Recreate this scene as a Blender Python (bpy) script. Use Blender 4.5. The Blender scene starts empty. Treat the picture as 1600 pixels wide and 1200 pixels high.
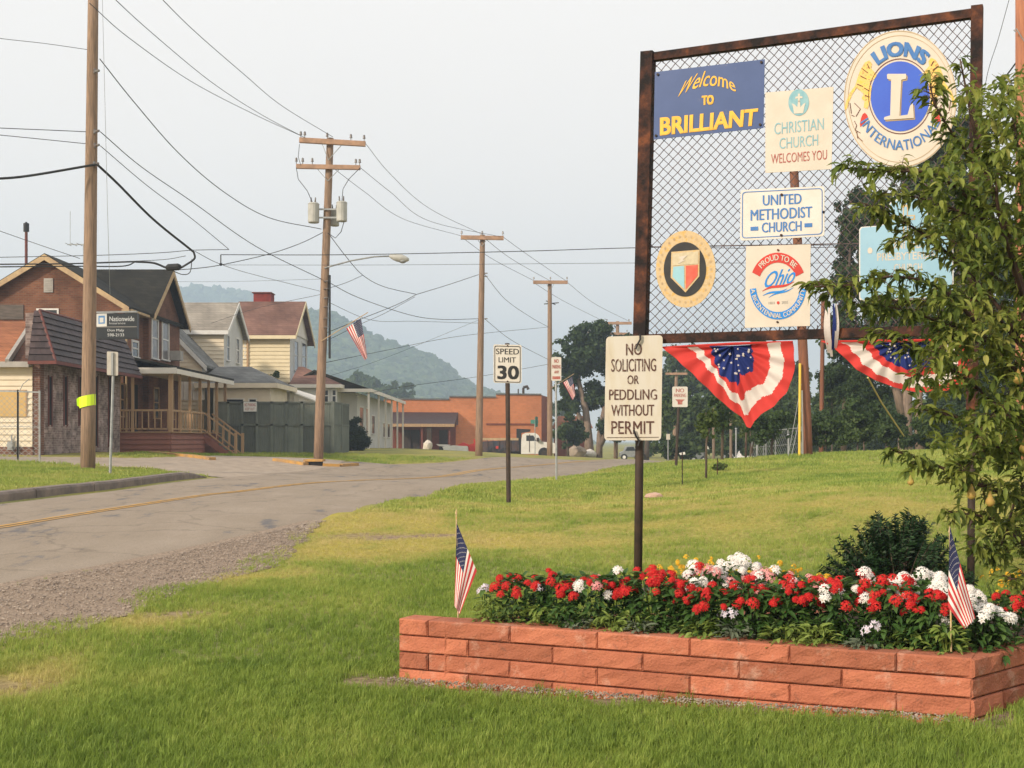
import bpy, math, random
import numpy as np
from mathutils import Vector, Matrix, Euler, noise
R = math.radians
rnd = random.Random(7)
nr = np.random.default_rng(7)
sc = bpy.context.scene
col = sc.collection
# ------------------------------------------------------------------ camera, sky, sun, exposure
F = 2000.0; HOR = 690.0; CH = 1.45
cd = bpy.data.cameras.new('camera'); cam = bpy.data.objects.new('camera', cd); col.objects.link(cam)
cam.location = (0, 0, CH); cam.rotation_euler = (R(90), 0, 0)
cd.sensor_width = 36; cd.lens = F / 1600 * 36; cd.shift_y = (HOR - 600) / 1600
cd.clip_start = 0.1; cd.clip_end = 9000
sc.camera = cam
SUN_DIR = Vector((-0.80, -0.72, 0.50)).normalized()      # towards the sun
wd = bpy.data.worlds.new('World'); sc.world = wd; wd.use_nodes = True
nt = wd.node_tree; nt.nodes.clear()
sky = nt.nodes.new('ShaderNodeTexSky'); sky.sky_type = 'NISHITA'; sky.sun_disc = False
sky.sun_elevation = math.asin(SUN_DIR.z); sky.sun_rotation = math.atan2(SUN_DIR.x, SUN_DIR.y)
sky.dust_density = 4; sky.air_density = 1.0
bg1 = nt.nodes.new('ShaderNodeBackground'); bg1.inputs[1].default_value = 0.06
bg2 = nt.nodes.new('ShaderNodeBackground'); bg2.inputs[1].default_value = 1.0
tc = nt.nodes.new('ShaderNodeTexCoord'); sp = nt.nodes.new('ShaderNodeSeparateXYZ')
rp = nt.nodes.new('ShaderNodeValToRGB')
rp.color_ramp.elements[0].position = 0.0; rp.color_ramp.elements[0].color = (1.08, 0.97, 0.83, 1)
rp.color_ramp.elements[1].position = 0.55; rp.color_ramp.elements[1].color = (0.93, 0.905, 0.875, 1)
e = rp.color_ramp.elements.new(0.16); e.color = (1.0, 0.925, 0.845, 1)
nz = nt.nodes.new('ShaderNodeTexNoise'); nz.inputs['Scale'].default_value = 1.6; nz.inputs['Detail'].default_value = 3
mrn = nt.nodes.new('ShaderNodeMapRange'); mrn.inputs[3].default_value = 1.02; mrn.inputs[4].default_value = 1.14
mxs = nt.nodes.new('ShaderNodeMixShader'); mxs.inputs[0].default_value = 0.93
outw = nt.nodes.new('ShaderNodeOutputWorld')
nt.links.new(tc.outputs['Generated'], sp.inputs[0]); nt.links.new(sp.outputs[2], rp.inputs[0])
nt.links.new(tc.outputs['Generated'], nz.inputs['Vector']); nt.links.new(nz.outputs[0], mrn.inputs[0])
nt.links.new(rp.outputs[0], bg2.inputs[0]); nt.links.new(mrn.outputs[0], bg2.inputs[1])
nt.links.new(sky.outputs[0], bg1.inputs[0])
nt.links.new(bg1.outputs[0], mxs.inputs[1]); nt.links.new(bg2.outputs[0], mxs.inputs[2])
nt.links.new(mxs.outputs[0], outw.inputs[0])
sd = bpy.data.lights.new('sun', 'SUN'); sd.energy = 3.6; sd.angle = R(5); sd.color = (1.0, 0.87, 0.71)
so = bpy.data.objects.new('sun', sd); col.objects.link(so)
so.rotation_euler = SUN_DIR.to_track_quat('Z', 'Y').to_euler(); so.location = (-20, -20, 30)
sc.view_settings.view_transform = 'Standard'; sc.view_settings.look = 'None'
sc.view_settings.exposure = 0.19; sc.view_settings.gamma = 1.0; sc.view_settings.use_curve_mapping = False
sc.render.engine = 'CYCLES'
sc.cycles.max_bounces = 6; sc.cycles.volume_bounces = 1; sc.cycles.transparent_max_bounces = 6

# ------------------------------------------------------------------ helpers
def W(px, py, D):
    return Vector(((px - 800) / F * D, D, CH + (HOR - py) / F * D))
def XP(px, D): return (px - 800) / F * D
def ZP(py, D): return CH + (HOR - py) / F * D
ORG = {}
class MB:
    def __init__(s): s.v = []; s.f = []; s.m = []
    def add(s, vs, fs, mi=0):
        o = len(s.v); s.v += [tuple(v) for v in vs]
        for f in fs: s.f.append([o + i for i in f]); s.m.append(mi)
    def box(s, x0, x1, y0, y1, z0, z1, mi=0):
        s.add([(x0,y0,z0),(x1,y0,z0),(x1,y1,z0),(x0,y1,z0),(x0,y0,z1),(x1,y0,z1),(x1,y1,z1),(x0,y1,z1)],
              [(0,3,2,1),(4,5,6,7),(0,1,5,4),(1,2,6,5),(2,3,7,6),(3,0,4,7)], mi)
    def obox(s, c, ax, ay, az, mi=0):          # centre and three half axes
        c = Vector(c); ax = Vector(ax); ay = Vector(ay); az = Vector(az)
        P = [c + ax*i + ay*j + az*k for k in (-1,1) for i, j in ((-1,-1),(1,-1),(1,1),(-1,1))]
        s.add(P, [(0,3,2,1),(4,5,6,7),(0,1,5,4),(1,2,6,5),(2,3,7,6),(3,0,4,7)], mi)
    def bar(s, p0, p1, w, h, mi=0, up=(0,0,1)):
        p0 = Vector(p0); p1 = Vector(p1); d = (p1 - p0); L = d.length
        if L < 1e-6: return
        d.normalize(); u = Vector(up)
        if abs(d.dot(u)) > 0.95: u = Vector((0,1,0))
        a = d.cross(u).normalized(); b = a.cross(d)
        s.obox((p0+p1)/2, d*L/2, a*w/2, b*h/2, mi)
    def cyl(s, p0, p1, r0, r1=None, n=12, cap=True, mi=0):
        s.tube([p0, p1], [r0, r0 if r1 is None else r1], n, cap, mi)
    def tube(s, pts, r, n=8, cap=True, mi=0):
        pts = [Vector(p) for p in pts]
        if not isinstance(r, (list, tuple)): r = [r]*len(pts)
        vs = []; prev = None
        for i, p in enumerate(pts):
            d = (pts[min(i+1, len(pts)-1)] - pts[max(i-1, 0)])
            if d.length < 1e-9: d = Vector((0,0,1))
            d.normalize()
            if prev is None:
                a = d.cross(Vector((0,0,1)) if abs(d.z) < .9 else Vector((1,0,0))).normalized()
            else:
                a = (prev - d*prev.dot(d)).normalized()
            prev = a; b = d.cross(a)
            for k in range(n):
                t = 2*math.pi*k/n; vs.append(p + (a*math.cos(t) + b*math.sin(t))*r[i])
        fs = []
        for i in range(len(pts)-1):
            for k in range(n):
                k2 = (k+1) % n
                fs.append((i*n+k, i*n+k2, (i+1)*n+k2, (i+1)*n+k))
        if cap: fs.append(tuple(range(n-1, -1, -1))); fs.append(tuple((len(pts)-1)*n + k for k in range(n)))
        s.add(vs, fs, mi)
    def ext(s, pts, vec, mi=0):                # prism
        n = len(pts); vec = Vector(vec); A = [Vector(p) for p in pts]
        s.add(A + [p + vec for p in A], [tuple(range(n-1,-1,-1)), tuple(range(n, 2*n))] +
              [(i, (i+1) % n, n + (i+1) % n, n + i) for i in range(n)], mi)
    def poly(s, pts, mi=0): s.add(pts, [tuple(range(len(pts)))], mi)
    def ico(s, c, r, mi=0, sq=(1,1,1), jit=0.0, sub=1):
        import bmesh
        key = sub
        if key not in ICO:
            bm = bmesh.new(); bmesh.ops.create_icosphere(bm, subdivisions=sub, radius=1)
            ICO[key] = ([v.co.copy() for v in bm.verts], [[v.index for v in f.verts] for f in bm.faces]); bm.free()
        vs, fs = ICO[key]; c = Vector(c)
        s.add([c + Vector((v.x*sq[0], v.y*sq[1], v.z*sq[2]))*r*(1+rnd.uniform(-jit, jit)) for v in vs], fs, mi)
ICO = {}
def mkmesh(name, mb, mats, org=(0,0,0), smooth=False):
    me = bpy.data.meshes.new(name); o = Vector(org)
    V = np.array(mb.v, dtype=np.float64).reshape(-1, 3) - np.array(o)
    me.from_pydata(V.tolist(), [], mb.f)
    if not isinstance(mats, (list, tuple)): mats = [mats]
    for m in mats: me.materials.append(m)
    if any(mb.m): me.polygons.foreach_set('material_index', mb.m)
    if smooth: me.polygons.foreach_set('use_smooth', [True]*len(me.polygons))
    me.update()
    return me
def setp(o, label=None, cat=None, group=None, kind=None):
    if label: o['label'] = label
    if cat: o['category'] = cat
    if group: o['group'] = group
    if kind: o['kind'] = kind
    return o
def thing(name, label, cat, loc, group=None):
    o = bpy.data.objects.new(name, None); o.empty_display_size = 0.2
    o.location = loc; col.objects.link(o); ORG[o.name] = Vector(loc)
    return setp(o, label, cat, group)
def part(name, mb, mats, parent, smooth=False, kind=None, label=None):
    org = ORG[parent.name]
    me = mb if isinstance(mb, bpy.types.Mesh) else mkmesh(name, mb, mats, org, smooth)
    o = bpy.data.objects.new(name, me); col.objects.link(o); o.parent = parent
    ORG[o.name] = org
    return setp(o, label, None, None, kind)
def place(name, me, parent, mw):               # shared mesh child at a world matrix (parents never rotate)
    o = bpy.data.objects.new(name, me); col.objects.link(o); o.parent = parent
    o.matrix_basis = Matrix.Translation(-ORG[parent.name]) @ mw
    return o
def solo(name, mb, mats, label=None, cat=None, group=None, smooth=False, kind=None):
    V = np.array(mb.v); c = (V.min(0) + V.max(0))/2; org = Vector((c[0], c[1], V[:,2].min()))
    if kind == 'structure': org = Vector((0,0,0))
    o = bpy.data.objects.new(name, mkmesh(name, mb, mats, org, smooth)); o.location = org; col.objects.link(o)
    ORG[o.name] = org
    return setp(o, label, cat, group, kind)

# ------------------------------------------------------------------ materials
def newmat(name):
    m = bpy.data.materials.new(name); m.use_nodes = True; t = m.node_tree
    return m, t, t.nodes['Principled BSDF']
def c4(c): return (c[0], c[1], c[2], 1)
def posn(t, stretch=(1,1,1), rot=(0,0,0)):
    g = t.nodes.new('ShaderNodeNewGeometry'); mp = t.nodes.new('ShaderNodeMapping')
    mp.inputs['Scale'].default_value = stretch; mp.inputs['Rotation'].default_value = rot
    t.links.new(g.outputs['Position'], mp.inputs[0]); return mp.outputs[0]
def nmat(name, c1, c2=None, scale=5, rough=.85, bump=0, bscale=None, metal=0, stretch=(1,1,1), detail=6, c3=None, lo=.35, hi=.65, spec=.3, dist=.01):
    m, t, b = newmat(name); L = t.links.new
    b.inputs['Roughness'].default_value = rough; b.inputs['Metallic'].default_value = metal
    b.inputs['Specular IOR Level'].default_value = spec
    v = posn(t, stretch)
    if c2 is None: c2 = tuple(x*.82 for x in c1)
    n = t.nodes.new('ShaderNodeTexNoise'); n.inputs['Scale'].default_value = scale; n.inputs['Detail'].default_value = detail
    n.inputs['Roughness'].default_value = .6
    r = t.nodes.new('ShaderNodeValToRGB'); r.color_ramp.elements[0].position = lo; r.color_ramp.elements[1].position = hi
    r.color_ramp.elements[0].color = c4(c1); r.color_ramp.elements[1].color = c4(c2)
    if c3: e = r.color_ramp.elements.new((lo+hi)/2); e.color = c4(c3)
    L(v, n.inputs['Vector']); L(n.outputs[0], r.inputs[0]); L(r.outputs[0], b.inputs['Base Color'])
    if bump:
        n2 = t.nodes.new('ShaderNodeTexNoise'); n2.inputs['Scale'].default_value = bscale or scale*4; n2.inputs['Detail'].default_value = 4
        bp = t.nodes.new('ShaderNodeBump'); bp.inputs['Strength'].default_value = bump; bp.inputs['Distance'].default_value = dist
        L(v, n2.inputs['Vector']); L(n2.outputs[0], bp.inputs['Height']); L(bp.outputs[0], b.inputs['Normal'])
    return m
def brickmat(name, c1, c2, mortar, bw=.21, bh=.075, ms=.01, rough=.9, mott=.3, msc=2.0, bump=.4):
    m, t, b = newmat(name); L = t.links.new
    b.inputs['Roughness'].default_value = rough; b.inputs['Specular IOR Level'].default_value = .2
    g = t.nodes.new('ShaderNodeNewGeometry'); s = t.nodes.new('ShaderNodeSeparateXYZ')
    a = t.nodes.new('ShaderNodeMath'); cb = t.nodes.new('ShaderNodeCombineXYZ')
    L(g.outputs['Position'], s.inputs[0]); L(s.outputs[0], a.inputs[0]); L(s.outputs[1], a.inputs[1])
    L(a.outputs[0], cb.inputs[0]); L(s.outputs[2], cb.inputs[1])
    k = t.nodes.new('ShaderNodeTexBrick'); k.inputs['Scale'].default_value = 1
    k.inputs['Brick Width'].default_value = bw; k.inputs['Row Height'].default_value = bh
    k.inputs['Mortar Size'].default_value = ms; k.inputs['Color1'].default_value = c4(c1)
    k.inputs['Color2'].default_value = c4(c2); k.inputs['Mortar'].default_value = c4(mortar)
    L(cb.outputs[0], k.inputs['Vector'])
    n = t.nodes.new('ShaderNodeTexNoise'); n.inputs['Scale'].default_value = msc; n.inputs['Detail'].default_value = 7
    L(g.outputs['Position'], n.inputs['Vector'])
    mr = t.nodes.new('ShaderNodeMapRange'); mr.inputs[1].default_value = .3; mr.inputs[2].default_value = .7
    mr.inputs[3].default_value = 1-mott; mr.inputs[4].default_value = 1+mott*.6
    mx = t.nodes.new('ShaderNodeVectorMath'); mx.operation = 'SCALE'
    L(n.outputs[0], mr.inputs[0]); L(k.outputs[0], mx.inputs[0]); L(mr.outputs[0], mx.inputs['Scale'])
    L(mx.outputs[0], b.inputs['Base Color'])
    bp = t.nodes.new('ShaderNodeBump'); bp.invert = True; bp.inputs['Strength'].default_value = bump; bp.inputs['Distance'].default_value = .02
    L(k.outputs[1], bp.inputs['Height']); L(bp.outputs[0], b.inputs['Normal'])
    return m
def leafmat(name, cols, nscale=1.0, trans=.3, rough=.6, tint=False):
    m, t, b = newmat(name); L = t.links.new; t.nodes.remove(b)
    g = t.nodes.new('ShaderNodeNewGeometry')
    n = t.nodes.new('ShaderNodeTexNoise'); n.inputs['Scale'].default_value = nscale; n.inputs['Detail'].default_value = 3
    L(g.outputs['Position'], n.inputs['Vector'])
    if tint:
        at = t.nodes.new('ShaderNodeAttribute'); at.attribute_type = 'INSTANCER'; at.attribute_name = 'tint'
        rnd_out = at.outputs['Fac']
    else: rnd_out = g.outputs['Random Per Island']
    mm = t.nodes.new('ShaderNodeMath'); mm.operation = 'MULTIPLY_ADD'; mm.inputs[1].default_value = .5 if not tint else .85
    m2 = t.nodes.new('ShaderNodeMath'); m2.operation = 'MULTIPLY_ADD'; m2.inputs[1].default_value = .9 if not tint else .5
    m2.inputs[2].default_value = -.2 if not tint else -.18
    L(n.outputs[0], m2.inputs[0]); L(rnd_out, mm.inputs[0]); L(m2.outputs[0], mm.inputs[2])
    r = t.nodes.new('ShaderNodeValToRGB'); L(mm.outputs[0], r.inputs[0])
    k = len(cols)
    while len(r.color_ramp.elements) < k: r.color_ramp.elements.new(.5)
    for i, c in enumerate(cols):
        r.color_ramp.elements[i].position = i/(k-1); r.color_ramp.elements[i].color = c4(c)
    p = t.nodes.new('ShaderNodeBsdfPrincipled'); p.inputs['Roughness'].default_value = rough; p.inputs['Specular IOR Level'].default_value = .25
    tr = t.nodes.new('ShaderNodeBsdfTranslucent'); mx = t.nodes.new('ShaderNodeMixShader'); mx.inputs[0].default_value = trans
    L(r.outputs[0], p.inputs['Base Color']); L(r.outputs[0], tr.inputs[0])
    L(p.outputs[0], mx.inputs[1]); L(tr.outputs[0], mx.inputs[2])
    L(mx.outputs[0], t.nodes['Material Output'].inputs[0])
    return m

M_wood = nmat('pole_wood', (.34,.225,.15), (.19,.13,.09), 3, bump=.5, stretch=(8,8,.6), bscale=6)
M_wood2 = nmat('pole_wood_red', (.26,.10,.05), (.15,.065,.04), 3, bump=.5, stretch=(8,8,.6), bscale=6)
M_wood3 = nmat('pole_wood_orange', (.46,.19,.10), (.30,.12,.07), 3, bump=.5, stretch=(8,8,.6), bscale=6)
M_arm = nmat('crossarm_wood', (.46,.28,.18), (.30,.19,.13), 4)
M_wire = nmat('wire_black', (.02,.02,.022), (.03,.03,.03), 3, rough=.6)
M_galv = nmat('galvanised', (.38,.39,.39), (.27,.28,.28), 6, rough=.5, metal=.5)
M_trans = nmat('transformer_grey', (.48,.47,.43), (.36,.36,.33), 4, rough=.5)
M_porc = nmat('porcelain', (.12,.08,.06), (.2,.2,.2), 9, rough=.3)
M_rust = nmat('rusty_frame', (.014,.010,.010), (.20,.065,.025), 7, rough=.85, bump=.5, bscale=60, c3=(.07,.028,.018), lo=.4, hi=.72)
M_dark = nmat('dark_post', (.035,.026,.02), (.065,.04,.028), 8, rough=.7)
M_link = nmat('chain_link_wire', (.06,.05,.055), (.10,.06,.06), 20, rough=.5, metal=.3)
M_cream = nmat('sign_cream', (.64,.57,.48), (.58,.51,.42), 5, rough=.55)
M_white = nmat('white_paint', (.72,.70,.66), (.62,.60,.56), 4, rough=.6)
M_whitesign = nmat('sign_white', (.66,.615,.56), (.60,.555,.49), 6, rough=.5)
M_oldsign = nmat('weathered_sign', (.66,.61,.52), (.36,.29,.20), 5, rough=.7, stretch=(2.2,2.2,.7), lo=.42, hi=.9, detail=9, c3=(.62,.55,.42))
M_navy = nmat('sign_navy', (.022,.060,.19), (.03,.07,.21), 5, rough=.45)
M_yel = nmat('letter_yellow', (.85,.50,.06), (.75,.42,.06), 12, rough=.6)
M_gold = nmat('emblem_gold', (.60,.36,.09), (.52,.36,.17), 30, rough=.6, c3=(.58,.44,.26))
M_blackp = nmat('black_print', (.018,.018,.02), (.03,.03,.03), 9, rough=.6)
M_brownp = nmat('faded_print', (.10,.045,.035), (.52,.46,.36), 30, rough=.7, lo=.50, hi=.66, c3=(.17,.09,.065))
M_red = nmat('red_paint', (.60,.045,.03), (.5,.04,.03), 8, rough=.6)
M_redp = nmat('faded_red_print', (.36,.07,.06), (.52,.26,.20), 22, rough=.7, lo=.4,hi=.7)
M_bluep = nmat('sign_blue_print', (.05,.16,.42), (.07,.2,.46), 12, rough=.6)
M_ltblue = nmat('teal_print', (.20,.40,.46), (.30,.48,.50), 18, rough=.7)
M_lions = nmat('emblem_blue', (.02,.08,.50), (.025,.1,.54), 6, rough=.4)
M_skyblue = nmat('sign_sky_blue', (.26,.45,.58), (.30,.49,.61), 4, rough=.5)
M_block = nmat('planter_block', (.48,.168,.09), (.37,.12,.065), 9, rough=.95, bump=.75, bscale=80, c3=(.43,.145,.08), lo=.3, hi=.75, dist=.012)
def vary(m, lo=.8, hi=1.15, stain=None):
    t = m.node_tree; L = t.links.new; b = t.nodes['Principled BSDF']; src = b.inputs['Base Color'].links[0].from_socket
    oi = t.nodes.new('ShaderNodeObjectInfo'); mr = t.nodes.new('ShaderNodeMapRange'); mr.inputs[3].default_value = lo; mr.inputs[4].default_value = hi; L(oi.outputs['Random'], mr.inputs[0])
    v = t.nodes.new('ShaderNodeVectorMath'); v.operation = 'SCALE'; L(src, v.inputs[0]); L(mr.outputs[0], v.inputs['Scale']); out = v.outputs[0]
    if stain:
        g_ = t.nodes.new('ShaderNodeNewGeometry'); n = t.nodes.new('ShaderNodeTexNoise'); n.inputs['Scale'].default_value = stain[1]; n.inputs['Detail'].default_value = 8; n.inputs['Roughness'].default_value = .7; L(g_.outputs['Position'], n.inputs['Vector'])
        r = t.nodes.new('ShaderNodeMapRange'); r.inputs[1].default_value = stain[2]; r.inputs[2].default_value = stain[3]; r.inputs[4].default_value = stain[4]; L(n.outputs[0], r.inputs[0])
        mx = t.nodes.new('ShaderNodeMix'); mx.data_type = 'RGBA'; L(r.outputs[0], mx.inputs[0]); L(out, mx.inputs[6]); mx.inputs[7].default_value = c4(stain[0]); out = mx.outputs[2]
    L(out, b.inputs['Base Color'])
vary(M_block, .78, 1.16, ((.62,.40,.30), 6, .56, .72, .55)); vary(M_block, .97, 1.03, ((.12,.07,.05), 13, .58, .70, .6))
for _m in (M_cream, M_whitesign, M_navy, M_skyblue): vary(_m, .98, 1.02, ((.38,.26,.16), 9, .60, .80, .35))
M_soil = nmat('soil', (.055,.035,.022), (.1,.06,.04), 15, rough=1, bump=1, bscale=40)
M_conc = nmat('concrete', (.40,.32,.245), (.30,.24,.185), 3, rough=.95, bump=.4, bscale=30)
M_conc2 = nmat('old_kerb', (.25,.20,.165), (.14,.115,.10), 2.5, rough=.95, bump=.6, bscale=20)
M_ypaint = nmat('worn_yellow_kerb', (.55,.30,.07), (.30,.20,.12), 3, rough=.9)
M_glass, _t, _b = newmat('window_glass')
_b.inputs['Base Color'].default_value = (.03,.035,.04,1); _b.inputs['Roughness'].default_value = .12
M_black = nmat('dark_opening', (.012,.011,.012), (.02,.018,.018), 3, rough=.9)
M_flagr = nmat('flag_red', (.55,.05,.05), (.48,.04,.045), 20, rough=.8)
M_flagw = nmat('flag_white', (.78,.73,.68), (.72,.67,.62), 20, rough=.8)
M_flagb = nmat('flag_blue', (.022,.026,.075), (.028,.034,.09), 20, rough=.8)
def clothmat(name, c, tr=.35):
    m, t, b = newmat(name); L = t.links.new
    b.inputs['Base Color'].default_value = c4(c); b.inputs['Roughness'].default_value = .85; b.inputs['Specular IOR Level'].default_value = .2
    x = t.nodes.new('ShaderNodeBsdfTranslucent'); x.inputs[0].default_value = c4(c)
    mx = t.nodes.new('ShaderNodeMixShader'); mx.inputs[0].default_value = tr
    n = t.nodes.new('ShaderNodeTexNoise'); n.inputs['Scale'].default_value = 14; bp = t.nodes.new('ShaderNodeBump')
    bp.inputs['Strength'].default_value = .5; bp.inputs['Distance'].default_value = .01
    L(n.outputs[0], bp.inputs['Height']); L(bp.outputs[0], b.inputs['Normal'])
    L(b.outputs[0], mx.inputs[1]); L(x.outputs[0], mx.inputs[2]); L(mx.outputs[0], t.nodes['Material Output'].inputs[0])
    return m
M_bred = clothmat('bunting_red', (.72,.07,.06)); M_bwhite = clothmat('bunting_white', (.82,.74,.68)); M_bblue = clothmat('bunting_blue', (.02,.035,.16), .1)

# ------------------------------------------------------------------ terrain height field
CP = []
def cp(px, py, D): p = W(px, py, D); CP.append((p.x, p.y, p.z))
def cz(x, y, z): CP.append((x, y, z))
for a in [(-3,5,.05),(0,4,.06),(4,5,.12),(-1,7.6,.03),(2.3,6.1,.10),(4.5,7,.13),(0,11,.03),(3,11,.1),(-2,12,.05),(6,12,.25),
          (0,16,.05),(3,17,.17),(-20,0,.4),(0,-8,.05),(20,-8,.3),(20,5,.5),(14,14,.6),(-13,5,.3),(-30,20,.9),(30,20,1.1),
          (-15.5,42,1.0),(-15.5,51,1.02),(-26,42,1.0),(-14,52,.9),(-12.8,59,.86),(-8.4,61,.86),(-13,68,.9),(-14,82,.95),(-30,60,1.0),
          (-12,24,.6),(-20,27,.85),(-11.6,35,.70),(-6.0,27,.37),(-5,20,.27),(-5.5,35,.42),
          (-9.4,78,1.02),(-9.4,100,.85),(-14,100,.95),(12,60,.6),(13,90,-.7),(22,92,-.8),(30,60,1.0),(40,100,-.6),(22,130,-.9),(8,150,-.6),(-6,160,0),(-40,120,.6),
          (-60,60,.9),(60,40,1.2),(60,100,.3),(0,220,0),(100,200,0),(-100,200,0),(-200,60,.3),(200,60,.3),(-200,-60,.2),(200,-60,.2),(0,-100,0),
          (300,320,0),(-300,320,0),(0,400,0)]: cz(*a)
RIGHT = [(0,921,12),(196,883,14.3),(500,815,20),(640,780,26),(700,765,30),(750,757,33.5),(825,751,38),(900,745,43),(970,730,50),(1041,723,56)]
for a in RIGHT: cp(*a)
for a in [(0,785,22),(150,768,26),(340,745,35),(500,731,44),(560,724,52),(700,721,60),(860,719,70),(980,718,82),
          (497,717,48),(748,712,64),(859,712,82),(810,712,112),(620,702,122),(840,711,125),(930,715,105),
          (795,790,27.7),(869,752,36),(1022,781,26),(1062,730,41),(1103,745,34),(1262,712,42),(1400,708,42),(1500,712,40),
          (1300,760,25),(1300,800,18),(600,700,85)]: cp(*a)
CP = np.array(CP)
def _U(r2): return np.where(r2 > 0, r2*np.log(r2 + 1e-12), 0)
_n = len(CP); _S = 30.0
_P = np.c_[np.ones(_n), CP[:, :2]/_S]
_K = _U(((CP[:, None, :2] - CP[None, :, :2])**2).sum(-1)/_S**2) + np.eye(_n)*1e-4
_A = np.block([[_K, _P], [_P.T, np.zeros((3, 3))]])
_w = np.linalg.solve(_A, np.r_[CP[:, 2], 0, 0, 0])
def G(x, y):
    x = np.asarray(x, float); y = np.asarray(y, float); sh = x.shape
    x = x.ravel(); y = y.ravel(); out = np.empty(len(x))
    for i in range(0, len(x), 20000):
        xs = x[i:i+20000]; ys = y[i:i+20000]
        d = ((xs[:, None]-CP[None, :, 0])**2 + (ys[:, None]-CP[None, :, 1])**2)/_S**2
        out[i:i+20000] = _U(d) @ _w[:_n] + _w[_n] + _w[_n+1]*xs/_S + _w[_n+2]*ys/_S
    rr = np.sqrt(x*x + y*y); k = np.clip((rr-180)/120, 0, 1); k = k*k*(3-2*k)
    return (out*(1-k)).reshape(sh)
def g(x, y): return float(G(np.array([x]), np.array([y]))[0])
def inpoly(x, y, P):
    x = np.asarray(x); y = np.asarray(y); c = np.zeros(x.shape, bool); n = len(P)
    for i in range(n):
        x1, y1 = P[i]; x2, y2 = P[(i+1) % n]
        if y1 == y2: continue
        k = ((y1 > y) != (y2 > y)) & (x < (x2-x1)*(y-y1)/(y2-y1) + x1)
        c ^= k
    return c
def resamp(P, n):
    P = np.array(P, float); d = np.r_[0, np.cumsum(np.hypot(*np.diff(P, axis=0).T))]
    t = np.linspace(0, d[-1], n)
    # Catmull-Rom through a parameter per point
    Q = np.vstack([2*P[0]-P[1], P, 2*P[-1]-P[-2]]); out = []
    for s in t:
        i = min(max(np.searchsorted(d, s) - 1, 0), len(P)-2); u = (s-d[i])/(d[i+1]-d[i])
        a, b, c, e = Q[i], Q[i+1], Q[i+2], Q[i+3]
        out.append(.5*((2*b) + (-a+c)*u + (2*a-5*b+4*c-e)*u*u + (-a+3*b-3*c+e)*u**3))
    return np.array(out)
def pairs(Lp, Rp, per=6):       # interpolate paired stations together
    L = np.array(Lp, float); Rr = np.array(Rp, float); n = len(L); o1 = []; o2 = []
    def cr(P, i, u):
        Q = [P[max(i-1, 0)], P[i], P[i+1], P[min(i+2, n-1)]]
        a, b, c, e = Q
        return .5*((2*b) + (-a+c)*u + (2*a-5*b+4*c-e)*u*u + (-a+3*b-3*c+e)*u**3)
    for i in range(n-1):
        for k in range(per):
            u = k/per; o1.append(cr(L, i, u)); o2.append(cr(Rr, i, u))
    o1.append(L[-1]); o2.append(Rr[-1])
    return np.array(o1), np.array(o2)
def sheet(name, A, B, na, zoff, mat, kind='structure', edge=.05):
    mb = MB(); n = len(A)
    T = np.linspace(0, 1, na)
    X = A[:, None, 0]*(1-T) + B[:, None, 0]*T; Y = A[:, None, 1]*(1-T) + B[:, None, 1]*T
    Z = G(X, Y) + zoff
    Z[:, 0] -= edge; Z[:, -1] -= edge
    mb.v = np.stack([X, Y, Z], -1).reshape(-1, 3).tolist()
    mb.f = [[i*na+j, i*na+j+1, (i+1)*na+j+1, (i+1)*na+j] for i in range(n-1) for j in range(na-1)]; mb.m = [0]*len(mb.f)
    return solo(name, mb, mat, kind=kind, smooth=True)
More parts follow.
